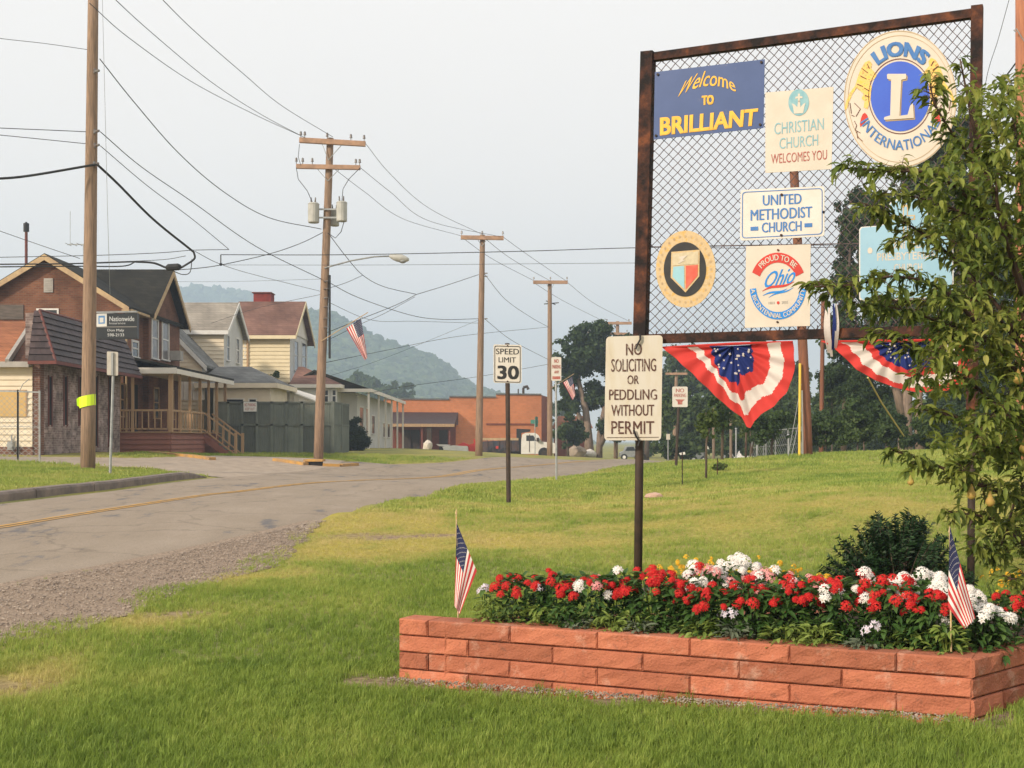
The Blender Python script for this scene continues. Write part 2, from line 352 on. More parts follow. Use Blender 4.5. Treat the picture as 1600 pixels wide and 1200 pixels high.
# ------------------------------------------------------------------ the ground
def setting_materials():
    # lawn base
    m, t, b = newmat('lawn_ground'); L = t.links.new
    b.inputs['Roughness'].default_value = .95; b.inputs['Specular IOR Level'].default_value = .1
    v = posn(t)
    n1 = t.nodes.new('ShaderNodeTexNoise'); n1.inputs['Scale'].default_value = .35; n1.inputs['Detail'].default_value = 5
    n2 = t.nodes.new('ShaderNodeTexNoise'); n2.inputs['Scale'].default_value = 14; n2.inputs['Detail'].default_value = 8; n2.inputs['Roughness'].default_value = .75
    L(v, n1.inputs['Vector']); L(v, n2.inputs['Vector'])
    r1 = t.nodes.new('ShaderNodeValToRGB'); L(n1.outputs[0], r1.inputs[0])
    r1.color_ramp.elements[0].position = .36; r1.color_ramp.elements[0].color = (.18,.205,.07,1)
    r1.color_ramp.elements[1].position = .66; r1.color_ramp.elements[1].color = (.31,.28,.105,1)
    r2 = t.nodes.new('ShaderNodeMapRange'); r2.inputs[1].default_value = .3; r2.inputs[2].default_value = .7; r2.inputs[3].default_value = .62; r2.inputs[4].default_value = 1.3
    L(n2.outputs[0], r2.inputs[0])
    at = t.nodes.new('ShaderNodeAttribute'); at.attribute_name = 'dry'
    ab = t.nodes.new('ShaderNodeAttribute'); ab.attribute_name = 'bare'
    mx = t.nodes.new('ShaderNodeMix'); mx.data_type = 'RGBA'; mx.inputs[7].default_value = (.40,.33,.07,1)
    L(at.outputs['Fac'], mx.inputs[0]); L(r1.outputs[0], mx.inputs[6])
    sc_ = t.nodes.new('ShaderNodeVectorMath'); sc_.operation = 'SCALE'; L(mx.outputs[2], sc_.inputs[0]); L(r2.outputs[0], sc_.inputs['Scale'])
    m2 = t.nodes.new('ShaderNodeMix'); m2.data_type = 'RGBA'
    rb = t.nodes.new('ShaderNodeValToRGB'); rb.color_ramp.elements[0].color = (.14,.09,.06,1); rb.color_ramp.elements[1].color = (.42,.31,.22,1)
    rb.color_ramp.elements[0].position = .35; rb.color_ramp.elements[1].position = .65
    L(n2.outputs[0], rb.inputs[0]); L(ab.outputs['Fac'], m2.inputs[0]); L(sc_.outputs[0], m2.inputs[6]); L(rb.outputs[0], m2.inputs[7])
    L(m2.outputs[2], b.inputs['Base Color'])
    bp = t.nodes.new('ShaderNodeBump'); bp.inputs['Strength'].default_value = .7; bp.inputs['Distance'].default_value = .04
    L(n2.outputs[0], bp.inputs['Height']); L(bp.outputs[0], b.inputs['Normal'])
    # asphalt
    a, t, b = newmat('worn_asphalt'); L = t.links.new
    b.inputs['Roughness'].default_value = .9; b.inputs['Specular IOR Level'].default_value = .2
    v = posn(t, (1,.30,1), (0,0,R(14))); v2 = posn(t)
    big = t.nodes.new('ShaderNodeTexNoise'); big.inputs['Scale'].default_value = 1.5; big.inputs['Detail'].default_value = 12; big.inputs['Roughness'].default_value = .68; L(v, big.inputs['Vector'])
    fine = t.nodes.new('ShaderNodeTexNoise'); fine.inputs['Scale'].default_value = 60; fine.inputs['Detail'].default_value = 5; L(v2, fine.inputs['Vector'])
    r = t.nodes.new('ShaderNodeValToRGB'); L(big.outputs[0], r.inputs[0])
    r.color_ramp.elements[0].position = .34; r.color_ramp.elements[0].color = (.15,.14,.138,1)
    r.color_ramp.elements[1].position = .70; r.color_ramp.elements[1].color = (.33,.267,.207,1)
    e = r.color_ramp.elements.new(.41); e.color = (.275,.22,.165,1)
    vo = t.nodes.new('ShaderNodeTexVoronoi'); vo.feature = 'DISTANCE_TO_EDGE'; vo.inputs['Scale'].default_value = .45
    dn = t.nodes.new('ShaderNodeTexNoise'); dn.inputs['Scale'].default_value = 1.3; dn.inputs['Detail'].default_value = 5; L(v2, dn.inputs['Vector'])
    ad = t.nodes.new('ShaderNodeVectorMath'); ad.operation = 'ADD'; L(v2, ad.inputs[0]); L(dn.outputs['Color'], ad.inputs[1]); L(ad.outputs[0], vo.inputs['Vector'])
    cr = t.nodes.new('ShaderNodeMapRange'); cr.inputs[1].default_value = .008; cr.inputs[2].default_value = .018; cr.inputs[3].default_value = .80; cr.inputs[4].default_value = 1
    L(vo.outputs[0], cr.inputs[0])
    fr = t.nodes.new('ShaderNodeMapRange'); fr.inputs[1].default_value = .25; fr.inputs[2].default_value = .75; fr.inputs[3].default_value = .72; fr.inputs[4].default_value = 1.28
    L(fine.outputs[0], fr.inputs[0])
    mu = t.nodes.new('ShaderNodeMath'); mu.operation = 'MULTIPLY'; L(cr.outputs[0], mu.inputs[0]); L(fr.outputs[0], mu.inputs[1])
    s2 = t.nodes.new('ShaderNodeVectorMath'); s2.operation = 'SCALE'; L(r.outputs[0], s2.inputs[0]); L(mu.outputs[0], s2.inputs['Scale'])
    L(s2.outputs[0], b.inputs['Base Color'])
    bp = t.nodes.new('ShaderNodeBump'); bp.inputs['Strength'].default_value = .5; bp.inputs['Distance'].default_value = .01
    L(mu.outputs[0], bp.inputs['Height']); L(bp.outputs[0], b.inputs['Normal'])
    return m, a
M_lawn, M_asph = setting_materials()
M_grav = nmat('gravel', (.15,.11,.08), (.44,.335,.25), 34, rough=.95, bump=1, bscale=90, detail=10, c3=(.29,.215,.155), dist=.012)
M_peb = nmat('pebble', (.44,.36,.29), (.15,.12,.10), 9, rough=.9, lo=.3, hi=.7)
M_line = nmat('yellow_line', (.55,.30,.07), (.30,.22,.14), 4, rough=.85, detail=9, lo=.42, hi=.7)

RS = [(-8.4,-8),(-6.6,3),(-4.82,12),(-4.32,14.3),(-3,20),(-2.08,26),(-1.5,30),(-.84,33.5),(.48,38),(2.15,43),(4.25,50),(6.75,56),(10,63),(14.5,76),(20,92),(33,125),(60,170)]
LS = [(-15,-8),(-12.4,3),(-10.6,12),(-10.1,14.5),(-8.95,21),(-8.5,26),(-8.3,30),(-8.1,34),(-7.6,39),(-6.9,43.5),(-6.3,49),(-5.2,55),(-2.5,61),(3.1,71),(8.4,83),(20,115),(45,160)]
LP, RP = pairs(LS, RS, 8)
ROAD = [tuple(p) for p in LP] + [tuple(p) for p in RP[::-1]]
SH_R = [(-8.4,-8),(-6.6,3),(-5.6,8),(-5.2,10),(-4.82,12),(-4.32,14.3),(-3.7,17),(-3.05,20)]
SH_S = [(-5,-8),(-4,3),(-3.6,8),(-3.2,10),(-3.05,12),(-2.65,14.5),(-2.8,17),(-2.95,20.2)]
SA, SB = pairs(SH_R, SH_S, 10)
SB = np.array([[p[0] + .22*noise.noise((p[1]*1.3, 3.1, 0)) + .1*noise.noise((p[1]*4.3, 3.1, 0)), p[1]] for p in SB])
SHOULDER = [tuple(p) for p in SA] + [tuple(p) for p in SB[::-1]]
APRON = [(-8.15,34.6),(-10.6,37.2),(-16,38.6),(-24,38.8),(-24,40.4),(-16,40.4),(-12.6,43),(-11.0,47.5),(-9.2,49.0),(-6.0,48.6),(-6.2,44),(-6.9,39.2),(-7.4,34.6)]
P0 = Vector((-.676, 7.636)); P1 = Vector((2.24, 6.23)); P2 = Vector((3.45, 7.36)); P3 = Vector((3.3, 8.37))
BED = [tuple(P0), tuple(P1), tuple(P2), tuple(P3)]

def field_dry(x, y):
    x = np.asarray(x, float); y = np.asarray(y, float)
    def bl(cx, cy, rx, ry): return np.exp(-(((x-cx)/rx)**2 + ((y-cy)/ry)**2))
    d = .95*bl(-1.9, 16.2, 1.0, 1.3) + .75*bl(-2.6, 13.2, .7, .9) + .7*bl(-.7, 17.5, 1.3, 1.2) + .6*bl(-2.3, 20, 1.2, 2.5) + .5*bl(-2.9,10,.5,.7) + .6*bl(-2.9,7.6,.9,.7)
    d += .45*bl(3.5, 20, 6, 3) + .35*bl(2.5, 27, 3, 4) + .3*bl(5.5, 14, 2.5, 3)
    nn = np.array([noise.noise((a*.5, b*.32, 0)) for a, b in zip(x.ravel(), y.ravel())]).reshape(x.shape)
    nn2 = np.array([noise.noise((a*1.9, b*1.2, 5)) for a, b in zip(x.ravel(), y.ravel())]).reshape(x.shape)
    far = np.clip((y - 8)/14, 0, 1)*.30
    return np.clip(d*(1 + nn2*.8) + far + nn*.42 + nn2*.22, 0, 1)
def seg_d(x, y, A, B):
    ax, ay = A; bx, by = B; dx = bx-ax; dy = by-ay
    t = np.clip(((x-ax)*dx + (y-ay)*dy)/(dx*dx+dy*dy), 0, 1)
    return np.hypot(x-(ax+t*dx), y-(ay+t*dy))
def field_bare(x, y):
    x = np.asarray(x, float); y = np.asarray(y, float)
    def bl(cx, cy, rx, ry): return np.exp(-(((x-cx)/rx)**2 + ((y-cy)/ry)**2))
    d = 1.3*bl(-2.05, 17.9, .6, .5) + 1.2*bl(-1.15, 18.2, .55, .35) + 1.2*bl(-3.15, 7.3, .62, .45) + .9*bl(-2.75, 10.4, .35, .3)
    w = seg_d(x, y, (-.85, 7.6), tuple(P1)); d += 1.5*np.exp(-(w/.23)**2) + .8*np.exp(-(seg_d(x, y, tuple(P1), tuple(P2))/.1)**2)
    d += 1.0*bl(-.07, 27.7, .4, .5)
    nn2 = np.array([noise.noise((a*5, b*5, 9)) for a, b in zip(x.ravel(), y.ravel())]).reshape(x.shape)
    return np.clip(d*(1 + nn2*.9) - .25, 0, 1)

def axis(fine, step, far, grow):
    a = [0.0]
    while a[-1] < fine: a.append(a[-1] + step)
    s = step
    while a[-1] < far: s *= grow; a.append(a[-1] + s)
    return a
def build_ground():
    ax = axis(16, .3, 4000, 1.11); xs = np.array([-v for v in ax[::-1]][:-1] + ax)
    ayp = axis(62, .3, 5000, 1.10); ayn = axis(3, .6, 1500, 1.35); ys = np.array([-v for v in ayn[::-1]][:-1] + ayp)
    X, Y = np.meshgrid(xs, ys); Z = G(X, Y)
    # sink under the paved sheets
    def shrink(poly): return poly
    inside = inpoly(X, Y, ROAD) | inpoly(X, Y, APRON)
    k = inside.copy()
    k[1:-1, 1:-1] = inside[1:-1, 1:-1] & inside[:-2, 1:-1] & inside[2:, 1:-1] & inside[1:-1, :-2] & inside[1:-1, 2:]
    Z = np.where(k, Z - .10, Z)
    bed = inpoly(X, Y, BED); Z = np.where(bed, Z - .05, Z)
    lump = np.array([noise.noise((a*1.1, b*1.1, 0)) for a, b in zip(X.ravel(), Y.ravel())]).reshape(X.shape)
    near = (np.abs(X) < 60) & (Y < 80) & ~inside & ~inpoly(X, Y, SHOULDER)
    Z = np.where(near, Z + lump*.012, Z)
    ny, nx = X.shape; me = bpy.data.meshes.new('ground')
    V = np.stack([X, Y, Z], -1).reshape(-1, 3)
    i = np.arange((ny-1)*(nx-1)); r = i//(nx-1); c = i % (nx-1); a = r*nx + c
    Fc = np.stack([a, a+1, a+nx+1, a+nx], -1)
    me.vertices.add(len(V)); me.vertices.foreach_set('co', V.astype(np.float32).ravel())
    me.loops.add(len(Fc)*4); me.loops.foreach_set('vertex_index', Fc.astype(np.int32).ravel())
    me.polygons.add(len(Fc)); me.polygons.foreach_set('loop_start', np.arange(0, len(Fc)*4, 4, dtype=np.int32))
    me.update(calc_edges=True); me.polygons.foreach_set('use_smooth', [True]*len(Fc))
    me.materials.append(M_lawn)
    A = me.attributes.new('dry', 'FLOAT', 'POINT'); A.data.foreach_set('value', field_dry(V[:,0], V[:,1]).astype(np.float32))
    A = me.attributes.new('bare', 'FLOAT', 'POINT'); A.data.foreach_set('value', field_bare(V[:,0], V[:,1]).astype(np.float32))
    o = bpy.data.objects.new('ground', me); col.objects.link(o); setp(o, kind='structure')
build_ground()
sheet('road', LP, RP, 22, .012, M_asph)
sheet('gravel_shoulder', SA - np.array([.35, 0]), SB, 12, .005, M_grav, edge=.0)
def lines():
    ts = {}
    for k, off in enumerate((-.011, .011)):
        tt = np.interp(LP[:, 1], [-8, 12, 18, 26, 30, 34, 40, 60, 80], [.40,.40,.405,.37,.45,.53,.52,.5,.5])
        A = LP*(1-(tt+off-.0065)[:, None]) + RP*(tt+off-.0065)[:, None]
        B = LP*(1-(tt+off+.0065)[:, None]) + RP*(tt+off+.0065)[:, None]
        sheet('road_line', A[:105], B[:105], 3, .019, M_line, edge=0)
lines()
def apron():
    # grid of the polygon bounds kept where inside
    mb = MB(); P = APRON; st = .25
    xs = np.arange(-24, -6, st); ys = np.arange(34.2, 49.2, st)
    X, Y = np.meshgrid(xs, ys); Z = G(X, Y) + .004
    ins = inpoly(X, Y, P); ny, nx = X.shape
    mb.v = np.stack([X, Y, Z], -1).reshape(-1, 3).tolist()
    for i in range(ny-1):
        for j in range(nx-1):
            if ins[i,j] and ins[i+1,j] and ins[i,j+1] and ins[i+1,j+1]:
                mb.f.append([i*nx+j, i*nx+j+1, (i+1)*nx+j+1, (i+1)*nx+j]); mb.m.append(0)
    solo('side_street', mb, M_conc, kind='structure', smooth=True)
apron()
def kerb():
    Lc, _ = pairs(LS[:8], RS[:8], 10)
    base = MB(); root = None
    pts = resamp([tuple(p) for p in Lc], 200)
    d = np.r_[0, np.cumsum(np.hypot(*np.diff(pts, axis=0).T))]
    def at(s): return np.array([np.interp(s, d, pts[:,0]), np.interp(s, d, pts[:,1])])
    strip = MB()
    # backing strip keeps the kerb as one structure; its stones are parts
    root = bpy.data.objects.new('kerb', None); col.objects.link(root); setp(root, kind='structure'); ORG[root.name] = Vector((0,0,0))
    s = 0; 
    while s < d[-1] - .5:
        e = min(s + rnd.uniform(2.6, 3.4), d[-1]); mb = MB(); n = 6; ring = []
        for k in range(n+1):
            q = s + .02 + (e - s - .04)*k/n; p = at(q); p2 = at(min(q+.1, d[-1])); p1 = at(max(q-.1, 0)); t = (p2-p1)/np.linalg.norm(p2-p1)
            nrm = np.array([-t[1], t[0]])    # to the left
            z = g(p[0], p[1]); hgt = .17*min(1, (d[-1]-q)/1.6 + .1) + rnd.uniform(-.006, .006)
            prof = [(0, -.15), (.0, hgt*.75), (.03, hgt), (.2, hgt+.01), (.22, -.15)]
            for (o_, h_) in prof: ring.append((p[0]+nrm[0]*o_, p[1]+nrm[1]*o_, z+h_))
        fs = []
        for k in range(n):
            for j in range(5):
                a = k*5+j; b_ = k*5+(j+1) % 5; fs.append((a, b_, b_+5, a+5))
        fs.append((0,1,2,3,4)); fs.append(tuple(n*5+j for j in (4,3,2,1,0)))
        mb.add(ring, fs); part('kerb_stone', mb, M_conc2, root, label=None)
        s = e
kerb()
# pavement strip beyond the verge
def pavement():
    A = [(-30,37.4),(-24,37.6),(-16,37.2),(-11.5,36.2)]; B = [(-30,38.7),(-24,38.9),(-16,38.6),(-10.7,37.2)]
    a, b_ = pairs(A, B, 8); sheet('pavement', a, b_, 4, .035, M_conc, edge=.04)
pavement()

# ------------------------------------------------------------------ scatter: one object that instances its own small prototypes
def scatter(name, protos, pos, rot, scl, idx, tint, mats, smooth=False):
    """protos: list of MB; each point gets one of them; prototypes live inside the same mesh (pid > 0)"""
    me = bpy.data.meshes.new(name); vs = []; fs = []; ms = []; pid = []
    for k, p in enumerate(protos):
        o = len(vs); vs += p.v; fs += [[o+i for i in f] for f in p.f]; ms += p.m; pid += [k+1]*len(p.v)
    n0 = len(vs); N = len(pos)
    me.from_pydata([tuple(v) for v in vs] + pos.tolist(), [], fs)
    for m in mats: me.materials.append(m)
    me.polygons.foreach_set('material_index', ms)
    def attr(nm, ty, arr, key='value'):
        a = me.attributes.new(nm, ty, 'POINT'); a.data.foreach_set(key, arr.ravel())
    attr('pid', 'INT', np.r_[np.array(pid), np.zeros(N)].astype(np.int32))
    attr('pidx', 'INT', np.r_[np.zeros(n0), idx+1].astype(np.int32))
    attr('prot', 'FLOAT_VECTOR', np.vstack([np.zeros((n0,3)), rot]).astype(np.float32), 'vector')
    attr('pscl', 'FLOAT', np.r_[np.ones(n0), scl].astype(np.float32))
    attr('tint', 'FLOAT', np.r_[np.zeros(n0), tint].astype(np.float32))
    o = bpy.data.objects.new(name, me); col.objects.link(o)
    ng = bpy.data.node_groups.new(name, 'GeometryNodeTree'); md = o.modifiers.new('scatter', 'NODES'); md.node_group = ng
    ng.interface.new_socket('Geometry', in_out='INPUT', socket_type='NodeSocketGeometry')
    ng.interface.new_socket('Geometry', in_out='OUTPUT', socket_type='NodeSocketGeometry')
    N_ = ng.nodes.new; L = ng.links.new; gi = N_('NodeGroupInput'); go = N_('NodeGroupOutput'); jn = N_('GeometryNodeJoinGeometry')
    def na(nm, ty):
        a = N_('GeometryNodeInputNamedAttribute'); a.data_type = ty; a.inputs['Name'].default_value = nm; return a.outputs['Attribute']
    def eq(nm, k):
        c = N_('FunctionNodeCompare'); c.data_type = 'INT'; c.operation = 'EQUAL'; L(na(nm, 'INT'), c.inputs[2]); c.inputs[3].default_value = k; return c.outputs[0]
    for k in range(len(protos)):
        s1 = N_('GeometryNodeSeparateGeometry'); s1.domain = 'POINT'; L(gi.outputs[0], s1.inputs[0]); L(eq('pid', k+1), s1.inputs[1])
        s2 = N_('GeometryNodeSeparateGeometry'); s2.domain = 'POINT'; L(gi.outputs[0], s2.inputs[0]); L(eq('pidx', k+1), s2.inputs[1])
        ip = N_('GeometryNodeInstanceOnPoints'); L(s2.outputs[0], ip.inputs['Points']); L(s1.outputs[0], ip.inputs['Instance'])
        L(na('prot', 'FLOAT_VECTOR'), ip.inputs['Rotation']); L(na('pscl', 'FLOAT'), ip.inputs['Scale'])
        L(ip.outputs[0], jn.inputs[0])
    L(jn.outputs[0], go.inputs[0])
    return o
def tuft(n, h, w, spread, lean):
    mb = MB()
    for _ in range(n):
        a = rnd.uniform(0, 6.283); r = spread*math.sqrt(rnd.random()); x = r*math.cos(a); y = r*math.sin(a)
        b_ = rnd.uniform(0, 6.283); l = lean*rnd.uniform(.3, 1.2); hh = h*rnd.uniform(.55, 1.1); dx = math.cos(b_)*l*hh; dy = math.sin(b_)*l*hh
        px = -math.sin(b_+rnd.uniform(-.8,.8))*w/2; py = math.cos(b_+rnd.uniform(-.8,.8))*w/2
        mb.add([(x-px,y-py,-.01),(x+px,y+py,-.01),(x+dx*.4+px*.8,y+dy*.4+py*.8,hh*.6),(x+dx*.4-px*.8,y+dy*.4-py*.8,hh*.6),(x+dx,y+dy,hh*.97)],
               [(0,1,2,3),(3,2,4)])
    return mb
M_grass = leafmat('grass_blades', [(.10,.165,.026),(.23,.315,.05),(.36,.40,.09),(.47,.42,.14),(.58,.47,.21)], .9, .35, .6, tint=True)
EXCL = [ROAD, APRON, BED]
def grass():
    out = []
    def zone(y0, y1, dens, s0, s1, x0=-99, x1=99, idx=(0,1,2)):
        area_n = int(dens*((.42*y1+2.0)*2)*(y1-y0)); hw = .42*y1 + 2.0
        X = nr.uniform(-hw, hw, area_n); Y = nr.uniform(y0, y1, area_n)
        k = (np.abs(X) < .42*Y + 1.6) & (X > x0) & (X < x1)
        X = X[k]; Y = Y[k]
        k = np.ones(len(X), bool)
        for P in EXCL: k &= ~inpoly(X, Y, P)
        k &= ~((Y > 40.5) & (X < -13.8) & (Y < 63)); k &= ~((Y > 37.0) & (Y < 39.0) & (X < -10.6))
        ke = np.ones(len(X), bool); mm_ = (X < -5) & (Y < 37)
        if mm_.any(): ke[mm_] = np.min(np.stack([seg_d(X[mm_], Y[mm_], LP[i], LP[i+1]) for i in range(0, 58)]), 0) > .3
        k &= ke; X = X[k]; Y = Y[k]
        bare = field_bare(X, Y); sh = inpoly(X, Y, SHOULDER)
        # ragged tufts invade the gravel
        e = np.array([noise.noise((a*.9, b*.9, 2)) for a, b in zip(X, Y)])
        sd = np.min(np.stack([seg_d(X, Y, SB[i], SB[i+1]) for i in range(0, len(SB)-1)]), 0)
        p = np.where(sh, np.clip(.55 - sd*1.6 + e*.9, 0, .8), 1)*np.clip(1 - bare*1.25, .03, 1)
        k = nr.random(len(X)) < p
        X = X[k]; Y = Y[k]; dry = field_dry(X, Y)
        if len(X) == 0: return
        n = len(X)
        S = nr.uniform(s0, s1, n)*np.where(dry > .45, .75, 1)
        T = np.clip(dry*.75 + nr.uniform(-.14, .14, n) + .17, 0, 1)
        out.append((X, Y, S, T, nr.choice(idx, n)))
    zone(4.2, 8.2, 1700, .6, 1.1)
    zone(8.2, 13, 620, .65, 1.1)
    zone(13, 22, 220, .8, 1.35, idx=(0,1))
    zone(22, 36, 75, 1.0, 1.5, idx=(3,))
    zone(36, 62, 22, 1.2, 2.0, idx=(3,))
    X = np.concatenate([o[0] for o in out]); Y = np.concatenate([o[1] for o in out]); S = np.concatenate([o[2] for o in out])
    T = np.concatenate([o[3] for o in out]); I = np.concatenate([o[4] for o in out]); n = len(X)
    rot = np.stack([nr.uniform(-.15,.15,n), nr.uniform(-.15,.15,n), nr.uniform(0, 6.283, n)], -1)
    protos = [tuft(12, .056, .0042, .035, .5), tuft(10, .046, .0045, .04, .8), tuft(8, .078, .0045, .02, .6), tuft(14, .062, .014, .10, .55)]
    o = scatter('lawn_grass', protos, np.stack([X, Y, G(X, Y)-.004], -1), rot, S, I, T, [M_grass])
    setp(o, 'mown green lawn grass with yellow dry patches beside the road', 'grass', kind='stuff')
grass()
def pebbles():
    n = 9000
    i = nr.integers(0, len(SA)-1, n); Y = nr.uniform(5, 20, n); 
    xa = np.interp(Y, SA[:,1], SA[:,0]); xb = np.interp(Y, SB[:,1], SB[:,0]); X = xa + (xb-xa)*nr.beta(.9, 1.0, n)
    Y2 = nr.uniform(0, 1, 1500); A = P0; B = P1
    X = np.r_[X, A.x + (B.x-A.x)*Y2 + nr.normal(0,.03,1500) - .06]; Y = np.r_[Y, A.y + (B.y-A.y)*Y2 - np.abs(nr.normal(.07,.06,1500))]
    n = len(X); mbs = []
    for k in range(2):
        m = MB(); m.ico((0,0,.2), 1, sq=(1,.8,.55), jit=.2, sub=1); mbs.append(m)
    S = nr.uniform(.005, .016, n)**1.0
    S[n-1500:] *= .6
    o = scatter('loose_gravel', mbs, np.stack([X, Y, G(X, Y)+.016], -1), nr.uniform(0, 6.28, (n,3))*[.1,.1,1], S, nr.integers(0, 2, n), nr.random(n), [M_peb])
    setp(o, 'loose grey and brown gravel stones along the road shoulder', 'gravel', kind='stuff')
pebbles()

# ------------------------------------------------------------------ hills and haze
M_hill = leafmat('hill_woods', [(.03,.055,.02),(.05,.085,.03),(.08,.12,.045)], .02, .0)
def hill(name, prof, D, depth, ybot):
    xs = np.linspace(prof[0][0], prof[-1][0], 260); mb = MB(); rows = 26
    py = np.interp(xs, [p[0] for p in prof], [p[1] for p in prof])
    V = []
    for j in range(rows):
        t = j/(rows-1)
        for i, x in enumerate(xs):
            if j < rows-6:
                k = t/((rows-7)/(rows-1)); dd = D - depth*(1-k)
                topz = ZP(py[i], D); z = -2 + (topz+2)*(k**1.15)
                X = XP(x, D)
            else:
                k = (j-(rows-7))/6; dd = D + depth*k*.8; z = ZP(py[i], D)*(1-.6*k*k); X = XP(x, D)
            nzv = noise.noise((X*.035, dd*.035, 1))*6 + noise.noise((X*.012, dd*.02, 4))*9 + noise.noise((X*.11, dd*.11, 1))*4.0
            w = min(1, t*3)
            V.append((X, dd, z + nzv*w*.62*(D/1000)))
    n = len(xs)
    mb.v = V; mb.f = [[j*n+i, j*n+i+1, (j+1)*n+i+1, (j+1)*n+i] for j in range(rows-1) for i in range(n-1)]; mb.m = [0]*len(mb.f)
    solo(name, mb, M_hill, kind='structure', smooth=False)
hill('hills', [(330,560),(400,520),(440,505),(485,492),(520,497),(545,508),(560,517),(580,530),(600,541),(625,545),(650,556),(680,563),(700,580),(710,595),(722,600),(745,611),(780,622),(830,645),(900,660)], 950, 300, 690)
hill('hills', [(-300,440),(0,452),(150,462),(268,452),(300,450),(345,455),(392,464),(410,480),(440,500),(500,560),(560,600)], 1600, 400, 690)
def hill_trees(name, prof, D, depth, n, seed):
    r = np.random.default_rng(seed); px = r.uniform(prof[0][0], prof[-1][0], n); v = r.random(n)**.8
    py = np.interp(px, [p[0] for p in prof], [p[1] for p in prof]); topz = CH + (HOR-py)/F*D; k = v
    dd = D - depth*(1-k); z = -2 + (topz+2)*k**1.15; X = (px-800)/F*D
    ms = []
    for q in range(3): m = MB(); m.ico((0,0,0), 1, sq=(1,1,.85), jit=.22, sub=2); ms.append(m)
    o = scatter(name, ms, np.stack([X, dd, z], -1), r.uniform(0, 6, (n,3)), r.uniform(2.6, 6.5, n)*(D/1000)**.7, r.integers(0,3,n), r.random(n), [leafmat('hill_tree', [(.02,.045,.015),(.05,.09,.03),(.11,.15,.055)], .02, 0, tint=True)])
    setp(o, 'blue hazy tree cover over the far hills', 'woods', kind='stuff')
hill_trees('hill_woods', [(440,505),(485,492),(520,497),(545,508),(560,517),(580,530),(600,541),(625,545),(650,556),(680,563),(700,580),(710,595),(722,600),(745,611),(780,622),(830,645)], 950, 300, 5200, 3)
hill_trees('hill_woods', [(0,452),(150,462),(268,452),(300,450),(345,455),(392,464),(410,480),(440,500),(500,560)], 1600, 400, 4200, 4)
hz, t, b = newmat('haze_air'); t.nodes.remove(b)
pv = t.nodes.new('ShaderNodeVolumePrincipled'); pv.inputs['Density'].default_value = .00085; pv.inputs['Color'].default_value = (.63,.78,1.0,1)
pv.inputs['Anisotropy'].default_value = .2
t.links.new(pv.outputs[0], t.nodes['Material Output'].inputs['Volume'])
mb = MB(); mb.box(-1500, 1500, -60, 2300, -12, 190)
hzo = solo('haze', mb, hz, kind='stuff'); setp(hzo, 'pale morning haze filling the valley air', 'haze')
# ------------------------------------------------------------------ buildings
M_brk = brickmat('red_brown_brick', (.22,.088,.046), (.15,.056,.032), (.16,.11,.08), mott=.45, msc=.9)
M_brkw = brickmat('whitewashed_brick', (.34,.26,.235), (.20,.135,.12), (.33,.27,.245), bw=.24, bh=.08, mott=.6, msc=3)
M_brkp = brickmat('pilaster_brick', (.20,.09,.06), (.14,.06,.045), (.22,.17,.14))
M_brko = brickmat('orange_brick', (.66,.235,.10), (.58,.20,.08), (.56,.26,.14), bw=.4, bh=.2, ms=.012, mott=.2, msc=.3)
M_brkd = brickmat('dark_red_and_shaded_brick', (.26,.075,.04), (.22,.06,.035), (.22,.09,.06), bw=.4, bh=.2, mott=.3, msc=.4)  # dark red brick, also the orange building's brick darkened where it lies in shade
def shingle(name, a, b): return brickmat(name, a, b, tuple(x*.5 for x in a), bw=.33, bh=.15, ms=.006, mott=.35, msc=.7, bump=.6)
M_rfdark = shingle('dark_green_shingle', (.034,.032,.025), (.021,.020,.016))
M_rfgrey = shingle('grey_shingle', (.34,.30,.25), (.28,.25,.21))
M_rfbrown = shingle('brown_shingle', (.22,.12,.09), (.17,.09,.07))
M_rfor = shingle('orange_brown_shingle', (.36,.14,.065), (.28,.105,.05))
M_rfgr2 = shingle('blue_grey_shingle', (.20,.20,.19), (.15,.15,.145))
M_cside = nmat('cream_siding', (.76,.66,.50), (.68,.58,.43), 1.5, rough=.7)
M_cside2 = nmat('yellow_cream_siding', (.74,.63,.42), (.66,.56,.37), 1.5, rough=.7)
M_wside = nmat('white_siding', (.76,.71,.63), (.68,.63,.56), 1.2, rough=.7)
M_gside = nmat('grey_siding', (.60,.59,.56), (.52,.51,.48), 1.2, rough=.7)
M_tan = nmat('tan_timber', (.48,.31,.17), (.38,.24,.14), 3, rough=.8, stretch=(4,4,.5))
M_rake = nmat('weathered_rake', (.55,.40,.22), (.40,.28,.17), 4, rough=.8)
M_dbrn = nmat('brown_mansard_tile', (.062,.040,.040), (.035,.023,.024), 4, rough=.6)
M_hip = nmat('red_hip_tile', (.17,.045,.035), (.12,.04,.03), 4, rough=.6)
M_rsid = nmat('red_brown_siding', (.30,.12,.085), (.24,.10,.075), 2, rough=.75)
M_fence = nmat('grey_green_panel', (.17,.185,.155), (.105,.12,.105), 1.2, rough=.8, detail=8, lo=.3, hi=.75)
vary(M_fence, .72, 1.3, ((.20,.13,.08), 1.5, .58, .78, .5)); vary(M_dbrn, .75, 1.3)
M_ply = nmat('plywood', (.62,.42,.17), (.55,.36,.14), 2, rough=.8)
M_gut = nmat('gutter_grey', (.42,.39,.35), (.34,.32,.29), 3)

